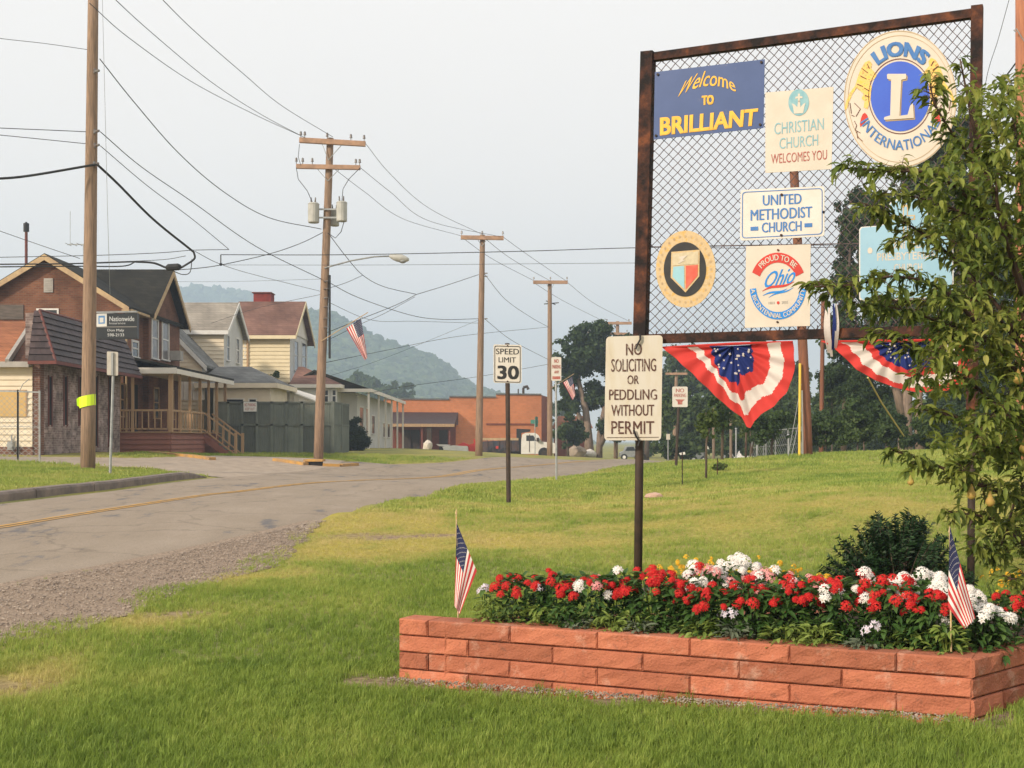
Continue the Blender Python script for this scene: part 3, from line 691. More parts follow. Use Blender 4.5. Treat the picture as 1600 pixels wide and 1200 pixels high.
def win(parent, x0, x1, z0, z1, face, pos, fr=M_white, mid=True, t=.07, proud=.04, label=None, glass=M_glass):
    """face 'A': on the plane y=pos facing -Y; 'B': plane x=pos facing +X (x0,x1 are y values)"""
    f = MB(); gl = MB()
    def bx(m, a0, a1, b0, b1, d0, d1):
        if face == 'A': m.box(a0, a1, pos-d1, pos-d0, b0, b1)
        else: m.box(pos+d0, pos+d1, a0, a1, b0, b1)
    bx(f, x0, x0+t, z0, z1, -.02, proud); bx(f, x1-t, x1, z0, z1, -.02, proud)
    bx(f, x0+t, x1-t, z1-t, z1, -.02, proud); bx(f, x0-.04, x1+.04, z0-t*.6, z0, -.02, proud+.05)
    if mid: bx(f, x0+t, x1-t, (z0+z1)/2-.03, (z0+z1)/2+.03, -.02, proud*.7)
    bx(gl, x0+t, x1-t, z0, z1-t, -.02, .008)
    w = part('window', f, fr, parent, label=label); part('pane', gl, glass, w)
    return w
def boards(parent, x0, x1, z0, z1, face, pos, h, mat, top=None, joined=False, name='siding_board'):
    """lapped boards; top(zmid)->(x0,x1) clips them under a rake"""
    z = z0; J = MB(); me = None
    while z < z1 - .02:
        zz = min(z + h, z1); a, b = (x0, x1) if top is None else top((z+zz)/2)
        if b - a > .1:
            m = J if joined else MB()
            if face == 'A': m.add([(a,pos-.055,z),(b,pos-.055,z),(b,pos-.012,zz),(a,pos-.012,zz),(a,pos,z),(b,pos,z),(b,pos,zz),(a,pos,zz)],
                                  [(0,1,2,3),(4,5,1,0),(3,2,6,7),(1,5,6,2),(4,0,3,7)])
            else: m.add([(pos+.055,a,z),(pos+.055,b,z),(pos+.012,b,zz),(pos+.012,a,zz),(pos,a,z),(pos,b,z),(pos,b,zz),(pos,a,zz)],
                        [(0,1,2,3),(4,5,1,0),(3,2,6,7),(1,5,6,2),(4,0,3,7)])
            if not joined: part(name, m, mat, parent)
        z = zz
    if joined: part(name, J, mat, parent, kind='stuff')
def slab(mb, pts, th):   # roof slab from its top surface
    mb.ext([Vector(p) for p in pts][::-1], (0,0,-th))

# --- cream sided building at the far left
def cream_building():
    D = 42.0; x0 = -22.5; x1 = XP(51, D); zb = 1.0; ze = ZP(567, D)
    t = thing('cream_building', 'cream sided low building with orange brown shingle roof and boarded window', 'building', (x1, D, zb))
    w = MB(); w.box(x0, x1, D+.0, D+7, zb-.4, ze); part('wall', w, M_cside, t)
    boards(t, x0, x1, zb+.28, ze-.12, 'A', D, .2, M_cside)
    f = MB(); f.box(x0, x1+.02, D-.05, D+.0, zb-.3, zb+.27); part('foundation', f, M_brkp, t)
    gtr = MB(); gtr.box(x0-.3, XP(52, D), D-.42, D-.28, ze-.16, ze+.02); gtr.box(x0-.3, XP(52,D), D-.28, D+.0, ze-.1, ze-.06); part('gutter', gtr, M_gut, t)
    zr = ZP(502, 46.5)
    ex = XP(10, D-.35); r = MB()
    slab(r, [(x0-.3, D-.4, ze+.02), (ex, D-.4, ze+.02), (XP(52.5, 46.5), 46.5, zr), (x0-.3, 46.5, zr)], .12)
    slab(r, [(x0-.3, 46.5, zr), (XP(52.5, 46.5), 46.5, zr), (XP(52.5, 46.5), 51, ze+.1), (x0-.3, 51, ze+.1)], .12)
    part('roof', r, M_rfor, t)
    rk = MB(); rk.bar((ex+.05, D-.42, ze+.0), (XP(52.5,46.3)+.02, 46.3, zr+.02), .12, .2); part('rake_board', rk, M_gut, t)
    b = MB(); b.ext([(ex, D-.3, ze), (x1+.9, D-.3, ze), (x1+.9, D-.3, ZP(500, D))], (0, .2, 0)); 
    b2 = MB(); b2.add([(ex+.1,D-.1,ze),(x1+.05,D-.1,ze),(x1+.05,D+3.9,zr-.15),(XP(52.5,46.3),46.2,zr-.12)],[(0,1,2,3)]); part('gable_brick', b2, M_brk, t)
    pz0 = ZP(651, D); pz1 = ZP(612, D); p = MB()
    p.box(XP(-30, D), XP(41, D), D-.07, D-.035, pz0, pz1); part('boarded_window', p, M_ply, t)
    tr = MB(); tr.box(XP(-31,D), XP(42,D), D-.075, D-.035, pz1, pz1+.06); tr.box(XP(41,D), XP(43,D), D-.075, D-.03, pz0, pz1); part('window_trim', tr, M_tan, t)
    gm = MB(); gm.box(XP(16,D), XP(24,D), D-.25, D-.03, ZP(703,D), ZP(690,D)); gm.cyl((XP(20,D), D-.27, ZP(696,D)), (XP(20,D), D-.15, ZP(696,D)), .1); gm.cyl((XP(20,D),D-.1,ZP(690,D)),(XP(20,D),D-.1,ZP(680,D)),.025)
    part('gas_meter', gm, M_galv, t)
cream_building()

# --- storefront with brown mansard
def storefront():
    X = -15.5; y0 = 42.0; y1 = 50.6; zb = 1.0
    t = thing('storefront', 'whitewashed brick shop with dark brown metal mansard and slit windows', 'building', (X, y0, zb))
    zs = 4.1; zt = 5.75
    w = MB(); w.box(X-.2, X, y0+.35, y1, zb-.4, zs+.1); w.box(X-6, X-.2, y0+7.2, y1, zb-.4, zs+.1); w.box(X-.6, X-.25, y0+.35, y1, zs+.1, zt-.05); w.box(X-6, X-.6, y0+4.8, y1, zs+.1, 5.3); part('wall', w, M_brkw, t)
    p = MB(); p.box(XP(52,y0)-.4, X+.015, y0, y0+.35, zb-.4, zs); part('pilaster', p, M_brkp, t)
    # slit windows
    for px in (78, 102, 125, 150, 171):
        D = -X*2000/(800-px); wz0 = ZP(664, D) if px < 140 else ZP(697, D); wz1 = ZP(589, D)
        m = MB(); 
        m.box(X-.02, X+.008, D-.13, D+.13, wz0, wz1); wn = part('window', m, M_black, t)
        f = MB(); f.box(X, X+.03, D-.19, D-.13, wz0-.05, wz1+.05); f.box(X, X+.03, D+.13, D+.19, wz0-.05, wz1+.05); part('frame', f, M_hip, wn)
    ov = .72; oy = .55
    core = MB()
    A0 = (X, y0-.0, zt); A1 = (X, y1+.2, zt); B0 = (X+ov, y0-oy, zs-.05); B1 = (X+ov, y1+.45, zs-.05); C0 = (X-.17, y0, zt); D0 = (X-.17, y0-oy, zs-.05)
    core.add([A0, A1, B1, B0, C0, D0, (X, y1+.2, zs-.05), (X, y0, zs-.05), (X-.17, y0, zs-.05)],
             [(0,3,2,1), (0,4,5,3), (3,7,6,2), (3,5,8,7), (1,2,6)])
    part('mansard', core, M_dbrn, t)
    # tiles, street side and end
    rows = 8
    def tiles(a_top, a_bot, b_top, b_bot, n, nrm):
        a_top = Vector(a_top); a_bot = Vector(a_bot); b_top = Vector(b_top); b_bot = Vector(b_bot); nrm = Vector(nrm).normalized()
        for r_ in range(rows):
            u0 = r_/rows; u1 = (r_+1)/rows; off = (r_ % 2)*.5
            for c in range(n+1):
                s0 = max(0, (c-off)/n); s1 = min(1, (c+1-off)/n)
                if s1 - s0 < .02: continue
                def P(s, u, k): return a_top.lerp(a_bot, u).lerp(b_top.lerp(b_bot, u), s) + nrm*k
                g_ = .012/n*2
                a, b, c_, d = P(s0+g_*.3, u0, .012), P(s1-g_*.3, u0, .012), P(s1-g_*.3, u1-.004, .055), P(s0+g_*.3, u1-.004, .055)
                e, f = P(s1-g_*.3, u1-.004, 0), P(s0+g_*.3, u1-.004, 0)
                e2, f2 = P(s1-g_*.3, u0, 0), P(s0+g_*.3, u0, 0)
                m = MB(); m.add([a,b,c_,d,e,f,e2,f2], [(0,1,2,3),(3,2,4,5),(1,6,4,2),(7,0,3,5)]); part('mansard_tile', m, M_dbrn, t)
    tiles(A0, B0, A1, B1, 11, (zt-zs, 0, ov))
    tiles(C0, D0, A0, B0, 2, (0, -1, .4))
    h = MB(); h.tube([A0, B0], .05, 6); h.tube([(A0[0],A0[1],A0[2]+.02), (A1[0],A1[1],A1[2]+.02)], .04, 5); part('hip_trim', h, M_hip, t)
    f = MB(); f.box(X+ov-.02, X+ov+.04, y0-oy, y1+.45, zs-.14, zs-.03); f.box(X-.17, X+ov+.04, y0-oy-.05, y0-oy, zs-.14, zs-.03); part('fascia', f, M_hip, t)
storefront()

# --- brick house with porch
def brick_house():
    y0 = 54.0; y1 = 63.0; X = -16.4; xr = -19.6; xl = -22.9; zb = .75; ze = 7.25; zr = 9.25
    t = thing('brick_house', 'two storey red brown brick house with dark shingle roof and side porch', 'house', (X, y0, zb))
    w = MB(); w.ext([(xl,y0,zb-.3),(X,y0,zb-.3),(X,y0,ze),(xr,y0,zr-.1),(xl,y0,ze)], (0, y1-y0, 0)); part('wall', w, M_brk, t)
    # cross gable towards the street
    ca, cb, cm = 56.9, 62.2, 59.6
    w = MB(); w.ext([(X+.25,ca,zb),(X+.25,cb,zb),(X+.25,cb,ze),(X+.25,cm,zr),(X+.25,ca,ze)], (-3, 0, 0)); part('gable_wall', w, M_brk, t)
    r = MB(); o = .35; k = (zr-ze)/(X-xr)
    r.ext([(xr, y0-o, zr+.1), (X+o, y0-o, ze+.1-k*o), (X+o, y0-o, ze-.05-k*o), (xr, y0-o, zr-.05)], (0, y1-y0+2*o, 0))
    r.ext([(xr, y0-o, zr-.05), (xl-o, y0-o, ze-.05-k*o), (xl-o, y0-o, ze+.1-k*o), (xr, y0-o, zr+.1)], (0, y1-y0+2*o, 0))
    part('roof', r, M_rfdark, t)
    r = MB(); xo = X+.25+.4; zr2 = zr+.12; k2 = (zr-ze)/(cm-ca)
    r.ext([(xo, cm, zr2+.1), (xo, cm, zr2-.05), (xo, ca-.5, ze-.05-k2*.5+.12), (xo, ca-.5, ze+.1-k2*.5+.12)], (-(xo-xr), 0, 0))
    r.ext([(xo, cm, zr2+.1), (xo, cb+.5, ze+.1-k2*.5+.12), (xo, cb+.5, ze-.05-k2*.5+.12), (xo, cm, zr2-.05)], (-(xo-xr), 0, 0))
    part('gable_roof', r, M_rfdark, t)
    # rake boards, tan
    rk = MB(); yy = y0-o-.03
    for xa, za, xb, zb_ in ((xr, zr, X+o, ze-k*o), (xr, zr, xl-o, ze-k*o)):
        rk.add([(xa,yy,za+.06),(xb,yy,zb_+.06),(xb,yy,zb_-.17),(xa,yy,za-.19),(xa,yy+.06,za+.06),(xb,yy+.06,zb_+.06),(xb,yy+.06,zb_-.17),(xa,yy+.06,za-.19)],
               [(0,1,2,3),(7,6,5,4),(0,4,5,1),(3,2,6,7),(1,5,6,2)])
    part('rake_board', rk, M_rake, t)
    rk = MB(); xx = xo+.03
    for ya, yb in ((cm, ca-.5), (cm, cb+.5)):
        za = zr2; zb_ = ze-k2*.5+.12
        rk.add([(xx,ya,za+.06),(xx,yb,zb_+.06),(xx,yb,zb_-.2),(xx,ya,za-.22),(xx-.06,ya,za+.06),(xx-.06,yb,zb_+.06),(xx-.06,yb,zb_-.2),(xx-.06,ya,za-.22)],
               [(0,1,2,3),(7,6,5,4),(0,4,5,1),(3,2,6,7),(1,5,6,2)])
    part('gable_rake', rk, M_rake, t)
    gt = MB(); gt.box(X+.02, X+o+.1, y0-.3, ca-.3, ze-k*o-.12, ze-k*o-.02); gt.cyl((X+.1, y0+.1, zb), (X+.1, y0+.1, ze-.2), .045); part('gutter', gt, M_rake, t)
    v = MB(); vx0, vx1 = XP(69,y0), XP(83,y0); vz0, vz1 = ZP(457,y0), ZP(435,y0)
    v.box(vx0, vx1, y0-.05, y0, vz0, vz1)
    for i in range(5): v.box(vx0+.06, vx1-.06, y0-.07, y0-.05, vz0+.08+i*.1, vz0+.12+i*.1)
    part('attic_vent', v, M_gut, t)
    b = MB(); b.box(XP(-20,y0), XP(37,y0), y0-.04, y0, ZP(499,y0), ZP(476,y0)); part('boarded_opening', b, nmat('bare_boards', (.16,.13,.11), (.09,.075,.065), 3, stretch=(.6,1,5)), t)
    win(t, XP(57,y0), XP(92,y0), ZP(530,y0), ZP(482,y0), 'A', y0)
    for pa, pb, q0, q1 in ((236,247,560,497),(252.5,263.5,562,500)):
        xx = X+.25; Da = -xx*2000/(800-pa); Db = -xx*2000/(800-pb)
        win(t, Da, Db, ZP(q0,(Da+Db)/2), ZP(q1,(Da+Db)/2), 'B', xx, t=.1, glass=nmat('curtained_glass', (.12,.12,.13), (.22,.21,.2), 3, rough=.2))
    Da = -X*2000/(800-205); Db = -X*2000/(800-216); win(t, Da, Db, ZP(556,Da), ZP(530,Da), 'B', X, t=.1)
    ac = MB(); ac.box(X+.25, X+.75, 60.4, 60.95, ZP(562,60), ZP(547,60)); part('air_conditioner', ac, M_gut, t)
    # porch
    px0, px1 = X, -13.94; py0, py1 = 52.2, 62.4; zf = 1.82; zc = 4.35
    d = MB(); d.box(px0, px1, py0+.05, py1, zf-.1, zf); d.box(px0, px1-.03, py0+.09, py1, zb-.3, zf-.1)
    pr = part('porch', d, M_rsid, t)
    boards(t, px0, px1-.02, zb, zf-.1, 'A', py0+.08, .2, M_rsid); boards(t, py0+.1, 58.0, zb, zf-.1, 'B', px1-.02, .2, M_rsid)
    dr = MB(); dr.box(px0-.2, px1+.1, py0, py1, zf, zf+.04); part('porch_deck', dr, M_tan, t)
    for (xx, yy, s) in ((px1, py0+.1, .17),(px0+.35, py0+.1, .12),(px0+.9,py0+.1,.11),(px1,53.7,.1),(px1,55.4,.1),(px1,57.2,.12),(px1,58.8,.1),(px1,60.4,.12),(px1,62.2,.12)):
        m = MB(); m.box(xx-s/2, xx+s/2, yy-s/2, yy+s/2, zf, zc); part('porch_post', m, M_tan, t)
    rl = MB(); zt = zf+.92
    rl.box(px0, px1, py0+.07, py0+.13, zt-.05, zt+.03); rl.box(px0, px1, py0+.08, py0+.12, zf+.12, zf+.18)
    rl.box(px1-.03, px1+.03, py0, 58.0, zt-.05, zt+.03); rl.box(px1-.02, px1+.02, py0, 58.0, zf+.12, zf+.18); part('railing', rl, M_tan, t)
    for i in range(9): m = MB(); x_ = px0+.25+i*.26; m.box(x_-.02, x_+.02, py0+.08, py0+.12, zf+.12, zt); part('baluster', m, M_tan, t)
    for i in range(12): m = MB(); y_ = py0+.4+i*.47; m.box(px1-.02, px1+.02, y_-.02, y_+.02, zf+.12, zt); part('baluster', m, M_tan, t)
    ro = MB(); e = .35
    slab(ro, [(px1+e, py0-.3, zc+.16), (px1+e, py1+.2, zc+.16), (px0, py1+.2, zc+.75), (px0, py0-.3, zc+.75)], .1); part('porch_roof', ro, M_rfdark, t)
    ro = MB(); ro.box(px1+e-.04, px1+e, py0-.3, py1+.2, zc-.14, zc+.06); ro.box(px0, px1+e, py0-.33, py0-.29, zc-.14, zc+.1); ro.add([(px0,py0-.3,zc+.02),(px1+e,py0-.3,zc+.02),(px1+e,py1,zc+.02),(px0,py1,zc+.02)],[(0,1,2,3)])
    part('porch_fascia', ro, M_wside, t)
    dk = MB(); dk.box(X+.005, X+.03, 55.0, 56.0, zf, zf+2.1); part('door', dk, M_black, t)
    for ya in (53.2, 57.6, 60.2): win(t, ya, ya+.9, zf+.7, zf+2.1, 'B', X+(.25 if ya > 56.8 else 0), t=.08, fr=M_tan)
    # stairs run towards the street
    st = MB(); sx = px1; sw0, sw1 = 58.0, 59.5
    for i in range(5):
        a = sx + i*.27; zz = zf - (i+1)*.19; st.box(a, a+.29, sw0, sw1, zz-.05, zz)
        m = MB()
    st.ext([(sx, sw0-.04, zf-.02), (sx+1.35, sw0-.04, zb+.02), (sx+1.05, sw0-.04, zb-.05), (sx, sw0-.04, zf-.4)], (0,.05,0)); part('stairs', st, M_rsid, t)
    sr = MB()
    for yy in (sw0, sw1):
        sr.bar((sx, yy, zt), (sx+1.4, yy, zb+.95), .06, .07); sr.bar((sx, yy, zf+.15), (sx+1.4, yy, zb+.12), .05, .06)
        sr.box(sx+1.36, sx+1.48, yy-.06, yy+.06, zb-.2, zb+1.1)
        for i in range(4): xq = sx+.27+i*.28; zq = zt - (xq-sx)*(zt-zb-.95)/1.4; sr.box(xq-.02, xq+.02, yy-.02, yy+.02, zq-.8, zq)
    part('stair_railing', sr, M_tan, t)
brick_house()

def gable_roof_x(t, x0, x1, y0, ym, y1, ze, zr, mat, rakemat, o=.3, th=.12, name='roof'):
    """ridge along X, slopes face -Y/+Y"""
    k = (zr-ze)/(ym-y0); r = MB()
    r.ext([(x1+o, ym, zr+th), (x1+o, ym, zr), (x1+o, y0-o, ze-k*o), (x1+o, y0-o, ze-k*o+th)], (-(x1-x0+2*o), 0, 0))
    k3 = (zr-ze)/(y1-ym)
    r.ext([(x1+o, ym, zr+th), (x1+o, y1+o, ze-k3*o+th), (x1+o, y1+o, ze-k3*o), (x1+o, ym, zr)], (-(x1-x0+2*o), 0, 0))
    part(name, r, mat, t)
    rk = MB(); xx = x1+o+.03
    for yb, kk in ((y0-o, k), (y1+o, k3)):
        zb_ = ze-kk*o
        rk.add([(xx,ym,zr+th),(xx,yb,zb_+th),(xx,yb,zb_-.14),(xx,ym,zr-.16),(xx-.06,ym,zr+th),(xx-.06,yb,zb_+th),(xx-.06,yb,zb_-.14),(xx-.06,ym,zr-.16)],
               [(0,1,2,3),(7,6,5,4),(0,4,5,1),(3,2,6,7),(1,5,6,2)])
    rk.box(x0-o, x1+o, y0-o-.05, y0-o, ze-k*o-.12, ze-k*o+th*.8)
    part('rake_board', rk, rakemat, t)

# --- white house with grey roof
def white_house():
    zb = .7
    t = thing('white_house', 'cream white house with grey shingle roof behind the porch', 'house', (-15.9, 66, zb))
    D = 66.0; xr = XP(240, D); x1 = XP(316, D); ze = ZP(566, D); zr = ZP(487, D); xl = 2*xr - x1
    w = MB(); w.ext([(xl,D,zb-.3),(x1,D,zb-.3),(x1,D,ze),(xr,D,zr-.05),(xl,D,ze)], (0, 9, 0)); part('wall', w, M_wside, t)
    k = (zr-ze)/(x1-xr)
    boards(t, xl, x1, zb, zr-.1, 'A', D, .22, M_cside, top=lambda z: (xl, x1) if z < ze else (xl+(z-ze)/k, x1-(z-ze)/k), joined=True)
    r = MB(); o = .3
    r.ext([(xr, D-o, zr+.14), (x1+o, D-o, ze+.14-k*o), (x1+o, D-o, ze-k*o), (xr, D-o, zr)], (0, 11.6, 0))
    r.ext([(xr, D-o, zr), (xl-o, D-o, ze-k*o), (xl-o, D-o, ze+.14-k*o), (xr, D-o, zr+.14)], (0, 11.6, 0)); part('roof', r, M_rfgr2, t)
    rk = MB(); yy = D-o-.03
    for xb in (x1+o, xl-o):
        z_ = ze-k*o; rk.add([(xr,yy,zr+.1),(xb,yy,z_+.1),(xb,yy,z_-.18),(xr,yy,zr-.2),(xr,yy+.05,zr+.1),(xb,yy+.05,z_+.1),(xb,yy+.05,z_-.18),(xr,yy+.05,zr-.2)],[(0,1,2,3),(7,6,5,4),(0,4,5,1),(3,2,6,7),(1,5,6,2)])
    part('rake_board', rk, M_white, t)
    # upper cross wing
    y0, ym, y1 = 69.0, 71.4, 73.8; xa = XP(262, y0); xb = XP(350, y0); ze2 = ZP(514, y0); zr2 = ZP(476, ym)
    w = MB(); w.ext([(xb,y0,zb),(xb,y1,zb),(xb,y1,ze2),(xb,ym,zr2-.05),(xb,y0,ze2)], (xa-xb, 0, 0)); part('upper_wall', w, M_gside, t)
    boards(t, xa, xb, ze-.5, ze2-.05, 'A', y0, .22, M_cside, joined=True)
    gable_roof_x(t, xa, xb, y0, ym, y1, ze2, zr2, M_rfgrey, M_white)
    for a, b_ in ((69.5, 70.3), (71.9, 72.8)): win(t, a, b_, ZP(563,70), ZP(522,70), 'B', xb, t=.1)
    # low rear wing roof
    # porch wing
    y2 = 64.6; xc0 = XP(322, y2); xc1 = XP(432, y2); zc = ZP(601, y2)
    w = MB(); w.box(xc0+.3, xc1-.35, y2+.3, y2+5, zb-.3, zc); part('wing_wall', w, M_cside, t)
    r = MB(); hz_ = ZP(573, 67.5)
    E = [(xc0-.6, y2, zc+.1), (xc1, y2, zc+.1), (xc1, y2+6, zc+.1), (xc0-.6, y2+6, zc+.1)]; H = [(XP(340,67.5), 67.5, hz_), (XP(392,67.5), 67.5, hz_)]
    r.add(E+H+[(p[0],p[1],p[2]-.1) for p in E], [(0,1,5,4),(1,2,5),(2,3,4,5),(3,0,4),(0,6,7,1),(1,7,8,2),(6,9,8,7)]); part('wing_roof', r, M_rfgr2, t)
    f = MB(); f.box(xc0-.6, xc1+.03, y2-.04, y2, zc-.16, zc+.08); f.box(xc1, xc1+.04, y2, y2+6, zc-.16, zc+.08); part('wing_fascia', f, M_cside, t)
    for a, b_ in ((349, 380), (386, 400)):
        win(t, XP(a,y2), XP(b_,y2), ZP(650,y2), ZP(622,y2), 'A', y2+.3, fr=M_wside, t=.06)
    m = MB(); m.box(XP(272,65), XP(320,65), 64.9, 65.0, ZP(625,65), ZP(590,65))
    for i in range(7): q = XP(272,65)+.1+i*.22; m.box(q, q+.03, 64.86, 64.9, ZP(625,65), ZP(590,65))
    part('shutter_panel', m, M_wside, t)
white_house()

# --- yellow house with brown roof
def yellow_house():
    y0, ym, y1 = 80.0, 83.4, 86.8; x1 = XP(453, y0); x0 = XP(366, y0); zb = .9; ze = ZP(520, y0); zr = ZP(474, ym)
    t = thing('yellow_house', 'pale yellow two storey house with brown shingle roof and red chimney', 'house', (x1, y0, zb))
    w = MB(); w.ext([(x1,y0,zb-.3),(x1,y1,zb-.3),(x1,y1,ze),(x1,ym,zr-.05),(x1,y0,ze)], (x0-x1, 0, 0)); part('wall', w, M_gside, t)
    boards(t, x0, x1, zb+.2, ze-.1, 'A', y0, .24, M_cside2, joined=True)
    gable_roof_x(t, x0, x1, y0, ym, y1, ze, zr, M_rfbrown, M_cside2, o=.45)
    gp = MB(); gp.ext([(x1+.06,y0,ze+.05),(x1+.06,y1,ze+.05),(x1+.06,ym,zr-.1)], (-.05,0,0)); part('gable_panel', gp, M_wside, t)
    for pa, pb, q0, q1 in ((459,465.5,578,530),(471,478,578,533)):
        Da = -x1*2000/(800-pa); Db = -x1*2000/(800-pb); win(t, Da, Db, ZP(q0,Da), ZP(q1,Da), 'B', x1, t=.1, fr=M_gside)
    ch = MB(); ch.box(XP(398,84), XP(425,84), 83.6, 84.8, zr-.6, ZP(459,84)); c = part('chimney', ch, brickmat('chimney_brick', (.28,.04,.03), (.22,.03,.025), (.2,.06,.05)), t)
    cc = MB(); cc.box(XP(397,84)-.05, XP(425,84)+.05, 83.5, 84.9, ZP(459,84), ZP(457.5,84)); part('chimney_cap', cc, M_hip, c)
    dp = MB(); dp.box(XP(386,y0), XP(388.5,y0), y0-.12, y0-.04, zb, ze-.3); part('downpipe', dp, M_tan, t)
    win(t, XP(370,y0), XP(384,y0), ZP(560,y0), ZP(528,y0), 'A', y0, t=.08)
    # brown hip porch
    y2 = 76.0; a, b_ = XP(452, y2), XP(533, y2); zc = ZP(600, y2); r = MB(); o = (XP(466,79), 79, ZP(573,79)); o2 = (XP(474,79), 79, ZP(573,79))
    E = [(a,y2,zc),(b_,y2,zc),(b_,y2+5,zc),(a,y2+5,zc)]
    r.add(E+[o,o2], [(0,1,5,4),(1,2,5),(2,3,4,5),(3,0,4)]); part('porch_roof', r, M_rfbrown, t)
    f = MB(); f.box(a, b_, y2-.05, y2+5, zc-.22, zc-.01); part('porch_fascia', f, M_wside, t)
    w = MB(); w.box(a+.3, b_-.4, y2+.3, y2+4.6, zb-.2, zc-.22); part('porch_wall', w, M_gside, t)
    for q in (505, 517): win(t, XP(q,y2), XP(q+8,y2), ZP(628,y2), ZP(608,y2), 'A', y2+.3, t=.06)
yellow_house()

# --- white ribbed canopy beside it
def canopy():
    t = thing('ribbed_canopy', 'white ribbed metal canopy roof behind the grey green fence', 'canopy', (XP(460,70), 70, 1))
    a = [(XP(425,70),70,ZP(600,70)), (XP(500,70),70,ZP(628,70)), (XP(500,73),73,ZP(620,73)), (XP(425,73),73,ZP(597,73))]
    r = MB(); slab(r, a, .06); part('canopy_roof', r, M_wside, t)
    s = MB(); x0, x1 = XP(428,70.2), XP(492,70.2)
    s.ext([(x0,70.2,1),(x1,70.2,1),(x1,70.2,ZP(628,70.2)),(x0,70.2,ZP(604,70.2))], (0,.06,0)); part('side_sheet', s, M_wside, t)
    for i in range(9):
        m = MB(); q = x0 + (x1-x0)*(i+.5)/9; zt = ZP(604,70.2)+(ZP(628,70.2)-ZP(604,70.2))*(i+.5)/9; m.box(q-.03,q+.03,70.15,70.2,1,zt-.05); part('rib', m, M_white, t)
    for q in (428, 492): m = MB(); m.box(XP(q,70), XP(q,70)+.1, 70.0, 70.1, .8, ZP(605 if q<450 else 630,70)); part('post', m, M_white, t)
canopy()

# --- grey green panel fence
def panel_fence():
    D = 61.0; zb = .8; zt = ZP(629, D)
    t = thing('panel_fence', 'tall grey green panel fence beside the utility pole', 'fence', (XP(440,D), D, zb))
    xs = [XP(p, D) for p in (338, 357, 379, 402, 425, 448, 472, 496, 520)]
    def run(pts):
        for (ax, ay), (bx, by) in zip(pts[:-1], pts[1:]):
            a = Vector((ax, ay, 0)); b = Vector((bx, by, 0)); d = (b-a).normalized(); nn = Vector((d.y, -d.x, 0))
            for z0, z1 in ((zb-.15, ZP(664,D)), (ZP(664,D)+.02, zt)):
                m = MB(); L_ = (b-a).length; nq = 6
                m.bar(a+Vector((0,0,(z0+z1)/2)), b+Vector((0,0,(z0+z1)/2)), .04, z1-z0)
                for q in range(nq): c = a.lerp(b, (q+.5)/nq) + nn*.025; m.obox(c+Vector((0,0,(z0+z1)/2)), d*.03, nn*.012, (0,0,(z1-z0)/2-.03))
                part('fence_panel', m, M_fence, t)
            m = MB(); m.box(a.x-.06, a.x+.06, a.y-.09, a.y+.06, zb-.2, zt+.06); part('fence_post', m, M_fence, t)
        r = MB()
        for (ax, ay), (bx, by) in zip(pts[:-1], pts[1:]):
            for z in (ZP(664,D)+.01, zt): r.bar((ax, ay-.05, z), (bx, by-.05, z), .08, .09)
        part('fence_rail', r, M_fence, t)
    run([(x, D) for x in xs]); run([(xs[-1], D), (xs[-1]+.12, D+2.2), (xs[-1]+.2, D+4.4)])
    m = MB(); m.box(xs[-1]-.06, xs[-1]+.08, D-.1, D+.07, zb-.2, zt+.06); part('fence_post', m, M_fence, t)
panel_fence()
# small notice on it
def text_mesh_data(s, bold=0.0, shear=0.0, space=1.0):
    cu = bpy.data.curves.new('t', 'FONT'); cu.body = s; cu.offset = bold; cu.shear = shear; cu.space_character = space; cu.resolution_u = 3; cu.size = 1
    ob = bpy.data.objects.new('t', cu); me = bpy.data.meshes.new_from_object(ob)
    V = np.array([tuple(v.co)[:2] for v in me.vertices]); Fc = [list(p.vertices) for p in me.polygons]
    bpy.data.objects.remove(ob); bpy.data.curves.remove(cu); bpy.data.meshes.remove(me)
    mn = V.min(0); mx = V.max(0); return (V-mn)/(mx-mn), Fc
TC = {}
def text(mb, s, fn, mi=0, bold=0.0, shear=0.0, space=1.0):
    key = (s, 0.0, shear, space)
    if key not in TC: TC[key] = text_mesh_data(*key)
    UV, Fc = TC[key]; du = bold*1.1/(.62*len(s)); dv = bold*.9
    offs = [(0, 0)] if bold <= 0 else ([(-du, 0), (du, 0)] if bold < .025 else [(-du, -dv), (du, -dv), (-du, dv), (du, dv), (0, 0)])
    for k, (a, b) in enumerate(offs):      # heavier strokes: the same letters again, a hair further forward
        mb.add([fn(u*(1-2*du)+du+a, v*(1-2*dv*(len(offs) > 2))+dv*(len(offs) > 2)+b) + Vector((0, -.0006*k, 0)) for u, v in UV], Fc, mi)
class Pl:          # a vertical plane through two picture columns at given depths
    def __init__(s, pa, Da, pb, Db):
        s.a = Vector((XP(pa,Da), Da, 0)); s.b = Vector((XP(pb,Db), Db, 0)); s.d = (s.b-s.a).normalized(); s.n = Vector((s.d.y, -s.d.x, 0))
        if s.n.y > 0: s.n = -s.n
    def pt(s, px, py, off=0):
        a = s.a; k = (px-800)/F
        # ray (k*D, D): (P-a).n = 0
        D = a.dot(s.n)/(k*s.n.x + s.n.y); p = W(px, py, D); return p + s.n*off
    def quad(s, q, off):   # q: TL,TR,BR,BL picture corners -> function of u,v
        TL, TR, BR, BL = q
        def fn(u, v):
            x = (BL[0]*(1-u)+BR[0]*u)*(1-v) + (TL[0]*(1-u)+TR[0]*u)*v; y = (BL[1]*(1-u)+BR[1]*u)*(1-v) + (TL[1]*(1-u)+TR[1]*u)*v
            return s.pt(x, y, off)
        return fn
def rect(l, r, tl, tr, h): return [(l,tl),(r,tr),(r,tr+h),(l,tl+h)]
